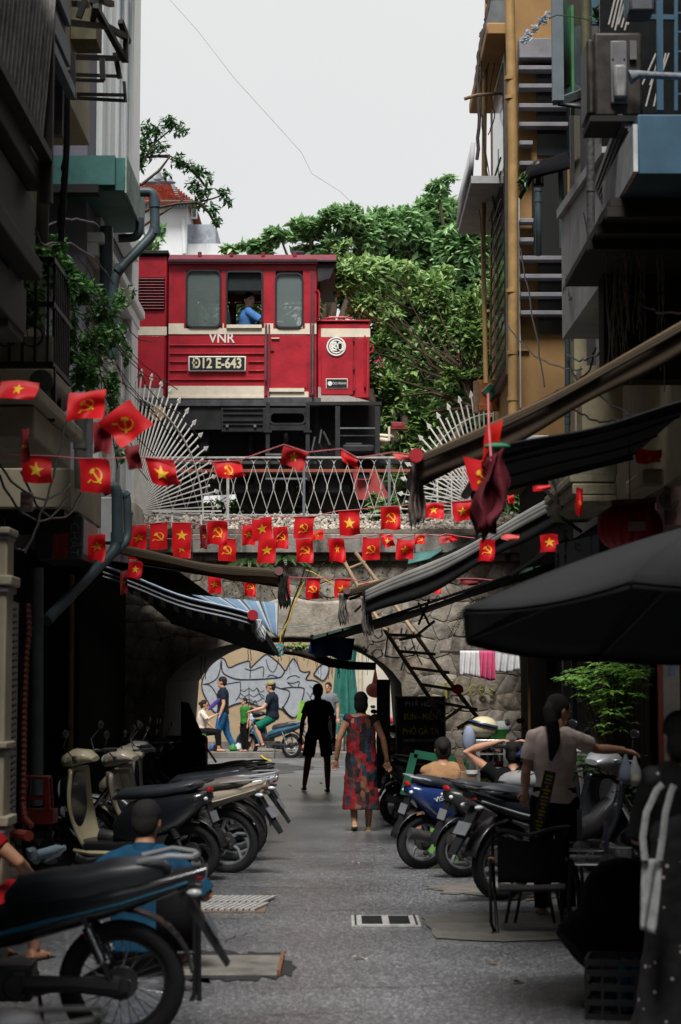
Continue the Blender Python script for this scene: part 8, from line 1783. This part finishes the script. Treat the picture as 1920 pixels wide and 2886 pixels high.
for a,b in((1444,2512),(1470,2512),(1545,2512),(1568,2512)):tb([c(a,2505,.15),c(a+(-18 if a<1500 else 18),2600,.2)],'brace')
m=MB(); m.grid(lambda u,v:c(lerp(1403,1604,u),lerp(2350+22*4*u*(1-u),2488,v),.02-.03*sin(u*pi)),12,8); m.build('backrest',BKT,t,smooth=60,solid=.01)
tb([c(1400,2330,.0),c(1404,2338,0),c(1440,2342,0),c(1470,2352,0),c(1500,2352,0),c(1560,2334,0),c(1607,2330,0)],'top_rail',.012)
m=MB(); m.grid(lambda u,v:c(lerp(1404,1594,u),lerp(2506,2490,v)+6*sin(u*pi),lerp(-.0,.42,v)),10,6); m.build('seat',M('grey_canvas',(.16,.155,.16),.8),t,smooth=60,solid=.01)
tb([c(1404,2508,0),c(1594,2508,0)],'seat_rail')
t=thing('menu_board','narrow tilted menu board covered in yellow scribble, propped on the camp chair','menu',at(1508,2372,YC_+.22)); s_=1/S(YC_+.2)
bd=MB().box((0,0,100*s_),(33*s_,.015,200*s_)).build('board',M('board_black',(.012,.012,.012),.5),t); t.rotation_euler=(0,radians(13),0)
for k in range(18):
 w_=R.uniform(8,22)*s_; z=(14+k*10)*s_; MB().b2(-w_/2,w_/2,-.012,-.009,z,z+5*s_).build('scribble',M('chalk_yellow',(.42,.38,.05),.7,var=.3,scale=90)if k%5 else M('chalk_pink',(.45,.15,.2),.7),bd)
def table(lab,px0,px1,py,Y):
 a,b=at(px0,py,Y),at(px1,py,Y); t=thing('glass_table',lab,'table',(0,0,0),0,'low glass tables at the right'); z=a.z
 MB().b2(a.x,b.x,Y,Y+.55,z-.012,z).build('glass_top',M('smoked_glass',(.05,.055,.06),.08,spec=.9),t)
 MB().tube([(a.x,Y,z-.01),(b.x,Y,z-.01),(b.x,Y+.55,z-.01),(a.x,Y+.55,z-.01),(a.x,Y,z-.01)],.012,8).build('rim',CHR,t)
 for sx,x in((1,a.x),(-1,b.x)):
  MB().cyl((x+sx*.04,Y+.03,z-.02),(x+sx*.12,Y+.5,.01),.012).build('leg',IRON,t); MB().cyl((x+sx*.04,Y+.5,z-.02),(x+sx*.12,Y+.03,.01),.012).build('leg',IRON,t)
 return z
z1=table('farther low glass table with a napkin holder',1606,1752,2392,13.4); z2=table('nearer low glass table with a metal bowl',1622,1790,2430,12.7)
for k,(px,Y,z,col,lab)in enumerate(((1637,13.5,z1,(.3,.26,.28),'tall greyish acrylic menu stand on the farther glass table'),(1712,12.8,z2,(.3,.2,.36),'tall violet acrylic menu stand on the nearer glass table'))):
 t=thing('menu_stand',lab,'menu stand',(at(px,2400,Y).x,Y+.05,z),0,'acrylic menu stands'); MB().b2(-.018,.018,0,.006,.03,.25).build('panel',M('acrylic'+str(k),col,.15,alpha=.8),t); MB().lathe([(.05,0),(.04,.02),(.015,.04)],(0,0,0),4).build('foot',M('acrylic_foot',(.4,.4,.4),.2),t)
t=thing('glass_holder','cut glass holder on the farther glass table','glass',(at(1677,2390,13.5).x,13.55,z1)); MB().lathe([(.03,0),(.042,.01),(.046,.04),(.04,.05)],(0,0,0),12).build('bowl',M('cut_glass',(.4,.42,.44),.1,alpha=.7,bump=.8,bscale=80),t,smooth=0)
t=thing('metal_bowl','pale metal bowl on the nearer glass table','bowl',(at(1755,2430,12.8).x,12.9,z2)); MB().lathe([(.055,0),(.07,.01),(.072,.07),(.078,.075)],(0,0,0),24).build('bowl',ALU,t)
t=thing('noodle_sign','tall black noodle soup signboard with yellow lettering right of the arch','sign',gnd(1188,2292)); YS2=t.location.y; ox=t.location.x
def q(px,py):v=at(px,py,YS2); return v.x-ox,v.z
(x0,z1),(x1,z0)=q(1115,1962),q(1258,2292)
MB().b2(x0,x1,.02,.06,z0+.08,z1).build('panel',M('sign_panel',(.012,.012,.013),.4),t)
for a in((x0,x0+.02,z0,z1),(x1-.02,x1,z0,z1),(x0,x1,z1-.02,z1),(x0,x1,z0+.08,z0+.1)):MB().b2(a[0],a[1],0,.07,a[2],a[3]).build('frame',GALV,t)
YL=M('sign_yellow',(.9,.75,.05),.5,var=.05); GRL=M('sign_grey',(.75,.75,.78),.5)
for body,py,sz,mt,wd in(('PHỞ HÒA',1985,.085,GRL,1.05),('BÚN - MIẾN',2020,.115,YL,.72),('PHỞ GÀ TA',2062,.115,YL,.78),('CHICKEN NOODLES SOUP',2087,.052,GRL,.72)):
 cx_,cz_=q(1184,py); text(body,sz,mt,t,T((x0+x1)/2,.012,cz_)@FACE_CAM,width=wd,bold=.002)
for px in(1152,1220):cx_,cz_=q(px,2124); MB().cyl((cx_,.018,cz_),(cx_,.008,cz_),.1,n=24).build('bowl_photo',M('photo_bowl',(.16,.12,.1),.6,var=.6,scale=30),t)
t=thing('maroon_banner','maroon banner with mirrored yellow lettering at the left of the arch','banner',(0,0,0)); YM=33.3
a,b=at(494,2110,YM),at(536,1925,YM); MB().b2(a.x,b.x,YM,YM+.02,a.z,b.z).build('sheet',M('maroon',(.10,.012,.02),.6),t)
for body,py,sz in(('BÚ',1945,.2),('P',1965,.18),('CHIC',1984,.09)):text(body,sz,M('dim_gold',(.3,.15,.04),.6),t,T((a.x+b.x)/2,YM-.012,at(515,py,YM).z)@Matrix.Scale(-1,4,(1,0,0))@FACE_CAM,width=.7)
tag(MB().b2(at(1062,1920,26.2).x,at(1100,1920,26.2).x,26.2,26.25,.3,at(1080,1915,26.2).z).build('dark_board',M('maroon_board',(.05,.03,.035),.6)),'tall dark maroon board beside the noodle sign','board')
t=thing('food_cabinet','aluminium framed glass food cabinet beside the seated woman','cabinet',(0,0,0)); YK=18.6
def k3(px,py,dy=0):return at(px,py,YK+dy)
A,B=k3(1348,2225),k3(1424,2095)
for x in(A.x,B.x):
 for y in(YK,YK+.35):MB().box((x,y,(A.z+B.z)/2),(.035,.035,B.z-A.z)).build('post',ALU,t)
MB().b2(A.x-.02,B.x+.04,YK-.02,YK+.37,B.z,B.z+.035).build('top',ALU,t,bevel=.005)
for z in(lerp(A.z,B.z,.06),lerp(A.z,B.z,.45),lerp(A.z,B.z,.75)):MB().b2(A.x+.018,B.x-.018,YK,YK+.35,z,z+.012).build('shelf',ALU,t)
MB().b2(A.x-.2,B.x+.1,YK,YK+.4,A.z-.5,A.z-.02).build('base',DARKW,t)
for k,c_ in enumerate(((.4,.3,.03),(.35,.02,.02),(.1,.25,.06),(.45,.4,.35),(.2,.08,.04),(.4,.02,.02))):tag(MB().lathe([(.03,0),(.045,.02),(.045,.05)],(lerp(A.x,B.x,.2+.13*k),YK+.15,lerp(A.z,B.z,.06+.39*(k%2))+.013),10).build('food_tub',M('tub'+str(k),c_,.5)),['yellow','dark red','green','cream','brown','bright red'][k]+' tub of ingredients inside the glass food cabinet','tub')
t=thing('green_tray','green plastic tray on top of the food cabinet','tray',(A.x+.13,YK+.16,B.z+.036)); MB().lathe([(.15,0),(.19,.09)],(0,0,0),4,.9,.8).build('tray_body',M('tray_green',(.04,.2,.04),.4),t,smooth=0)
t=thing('cream_helmet','cream motorcycle helmet with a dark blue stripe lying on the green tray','helmet',at(1362,2050,YK+.1)); MB().ell((0,0,0),(.14,.12,.105),18,12).build('shell',CRB,t); MB().ring((0,0,.03),(.25,0,1),.128,.018,24,6).build('stripe',M('helmet_navy',(.02,.05,.09),.4),t)
tag(MB().ell((0,0,0),(.06,.05,.13),12,8).build('plastic_bag',M_cloth('pale_blue_bag',(.3,.36,.5),.3)),'pale blue plastic bag hanging left of the green tray','bag').location=at(1322,2085,18.4)
tag(MB().ell((0,0,0),(.1,.07,.07),12,8).build('plastic_bag',M_cloth('grey_bag',(.3,.31,.34),.3)),'crumpled grey bag behind the cream helmet','bag').location=at(1412,2052,18.9)
tag(MB().ell((0,0,0),(.2,.12,.09),14,8).build('plastic_bag',M_cloth('clear_crumple',(.32,.33,.34),.3)),'crumpled clear bag left of the ponytail woman','bag').location=at(1470,2200,17.4)
t=thing('folded_green_chair','dark green framed folding chair standing in front of the noodle sign','chair',(0,0,0)); DG=M('dark_green_frame',(.01,.09,.05),.5)
for a,b in(((1168,2124),(1138,2240)),((1168,2124),(1312,2150)),((1312,2150),(1300,2235))):MB().beam(at(a[0],a[1],19.6),at(b[0],b[1],19.6),.075,.03,up=(0,1,0)).build('frame',DG,t)
t=thing('chopstick_box','small wooden chopstick box beside the seated woman','box',at(1322,2195,18.7)); MB().box((0,0,0),(.16,.1,.14)).build('box_body',M('light_wood',(.3,.2,.11),.7),t,bevel=.005)
for k in range(5):MB().cyl((-.06+k*.01,0,.05),(-.12+k*.012,0,.2),.005,n=5).build('chopstick',M('stick_brown',(.2,.1,.05),.7),t)
tag(MB().lathe([(.03,0),(.06,.03),(.062,.06)],(0,0,0),14).build('white_bowl',WHB),'white bowl with a greenish rim beside the wooden chopstick box','bowl').location=at(1330,2190,18.2)
def rosette_bush(lab,cl,Y,n_,size,mat,name='leafy_plant'):
 t=thing(name,lab,'plant',(0,0,0),0,'leafy plants on the right'); m=MB(); tips=[]
 for(px,py,rx,ry)in cl:
  for k in range(int(n_*rx*ry/900)):
   c_=at(px+R.gauss(0,rx*.5),py+R.gauss(0,ry*.5),Y+R.uniform(-.25,.25)); nl=R.randint(5,8); a0=R.uniform(0,6)
   for j in range(nl):
    a=a0+j*2*pi/nl; d=Vector((cos(a),sin(a)*.8,R.uniform(-.1,.5))).normalized(); sd=d.cross(Vector((0,0,1))).normalized(); L_=size*R.uniform(.7,1.2); w_=L_*.17
    m.add([c_,c_+d*L_*.5+sd*w_,c_+d*L_-Vector((0,0,L_*.25)),c_+d*L_*.5-sd*w_,c_+d*L_*.5+Vector((0,0,w_*.4))],[(0,1,4),(1,2,4),(2,3,4),(3,0,4)])
   tips.append(c_)
 o=m.build('foliage',mat,t,smooth=0); o['kind']='stuff'; b=at(cl[0][0]+90,2250,Y)
 for k in range(0,len(tips),7):MB().tube(cat_line(b,tips[k],-.1,6),.006,4).build('stem',BARK,t,smooth=60)
PL=M_leaf('bright_rosette',(.08,.24,.04),(.34,.58,.12),.4,.3)
rosette_bush('leafy green plant with pointed rosettes behind the ponytail woman',[(1640,1915,55,30),(1700,1900,60,30),(1760,1890,50,30),(1700,1960,60,45),(1760,1950,50,40),(1730,2020,40,30),(1800,1910,30,30),(1690,2050,30,14)],16.6,12,.095,PL)
rosette_bush('low dark plants around the feet of the leafy plant',[(1650,2160,60,30),(1730,2240,50,50),(1800,2330,30,50),(1480,2170,16,14)],16.2,12,.06,M_leaf('dim_rosette',(.02,.06,.02),(.08,.18,.04),.4,.2),'low_plant')
t=thing('green_stalks','bundle of bright green stalks standing behind the rider','plant',(0,0,0)); LG_=M('stalk_green',(.25,.5,.08),.5)
for k in range(14):px=845+R.uniform(-8,14); MB().cyl(at(px,2030,44.6),at(px+R.uniform(4,18),1972+R.uniform(0,12),44.6),.018,n=5).build('stalk',LG_,t)
for k,(px,py,r,cl_,lab)in enumerate(((612,2052,.12,(.08,.07,.06),'dark pot on the far pavement beside the fan woman'),(655,2110,.1,(.03,.2,.04),'green bag of vegetables behind the front wheel of the rider'),(672,2118,.12,(.55,.55,.56),'white bag on the kerb behind the front wheel'),(820,2118,.1,(.6,.6,.6),'white paper bag behind the rear wheel of the rider'),(860,2050,.16,(.4,.12,.12),'reddish sack behind the rear wheel of the rider'),(595,2100,.1,(.05,.1,.3),'blue tub beside the far kerb'))):
 o=MB().lathe([(r*.7,0),(r,r*.4),(r*.9,r),(r*.4,r*1.5),(r*.1,r*1.7)],(0,0,0),12).build('goods_bag',M('goods'+str(k),cl_,.6)); o.location=gnd(px,2118,.13)+Vector((0,.2+.1*k,0)); tag(o,lab,'bag' if 'bag' in lab or 'sack' in lab else 'tub')
tag(MB().tube([gnd(735,2128,.06),gnd(742,2135,.03),gnd(752,2142,.02),gnd(764,2144,.02)],.02,6).build('yellow_hose',M('yellow_hose',(.6,.45,.03),.5)),'short yellow hose on the asphalt under the ridden motorbike','hose')
t=thing('plastic_crate','dark plastic crate holding blue bottles at the lower right','crate',gnd(1775,2868)); KM=M('crate_dark',(.012,.014,.014),.5); t.rotation_euler.z=-.2
for z in(.02,.09,.16,.23,.28):
 for a,b in(((-.2,-.14),(.2,-.14)),((.2,-.14),(.2,.14)),((.2,.14),(-.2,.14)),((-.2,.14),(-.2,-.14))):MB().beam((a[0],a[1],z),(b[0],b[1],z),.014,.03).build('rail',KM,t)
for k in range(6):MB().box((-.2+k*.08,-.14,.15),(.012,.02,.28)).build('slat',KM,t); MB().box((-.2+k*.08,.14,.15),(.012,.02,.28)).build('slat',KM,t)
for k in range(3):tag(MB().lathe([(.03,0),(.035,.02),(.035,.18),(.013,.23),(.013,.26)],(0,0,0),12).build('blue_bottle',M('blue_bottle',(.02,.16,.3),.2)),['blue bottle tallest in the dark crate','blue bottle in the middle of the dark crate','blue bottle nearest the lane in the dark crate'][k],'bottle','bottles in the dark crate').location=t.location+Vector((.1-k*.06,.03,.03+(.08 if k==0 else 0)))
t=thing('tube_chair','black tubular folding chair behind the foreground motorbike','chair',(0,0,0)); YT_=10.4
MB().tube([at(548,2470,YT_),at(549,2800,YT_),at(520,2858,YT_),at(440,2862,YT_)],.012,8).build('frame',IRON,t,smooth=60); MB().tube([at(560,2460,YT_+.1),at(562,2850,YT_),at(540,2878,YT_),at(420,2882,YT_)],.012,8).build('frame',IRON,t,smooth=60)
MB().add([at(440,2500,YT_+.2),at(548,2476,YT_+.2),at(550,2680,YT_+.2),at(440,2680,YT_+.2)],[(0,1,2,3)]).build('backrest',BKT,t,solid=.01); MB().cyl(at(440,2690,YT_),at(552,2685,YT_),.012).build('seat_rail',IRON,t)
t=thing('covered_cart','black covered cart with a folded hood at the left of the arch','cart',gnd(510,2270)); MB().b2(-.35,.35,-.2,.3,.25,.95).build('cover',BLC,t,bevel=.05)
for sx in(-.28,.28):MB().ring((sx,0,.14),(0,1,0),.11,.03,18,6).build('wheel',TYRE,t)
MB().add([(0,0,.95),(.3,-.1,.95),(.1,-.05,1.4),(.0,0,1.42)],[(0,1,2,3)]).build('hood',BLC,t,solid=.03); MB().cyl((.32,-.2,.85),(.5,-.3,.6),.015).build('handle',M('light_wood',()),t)
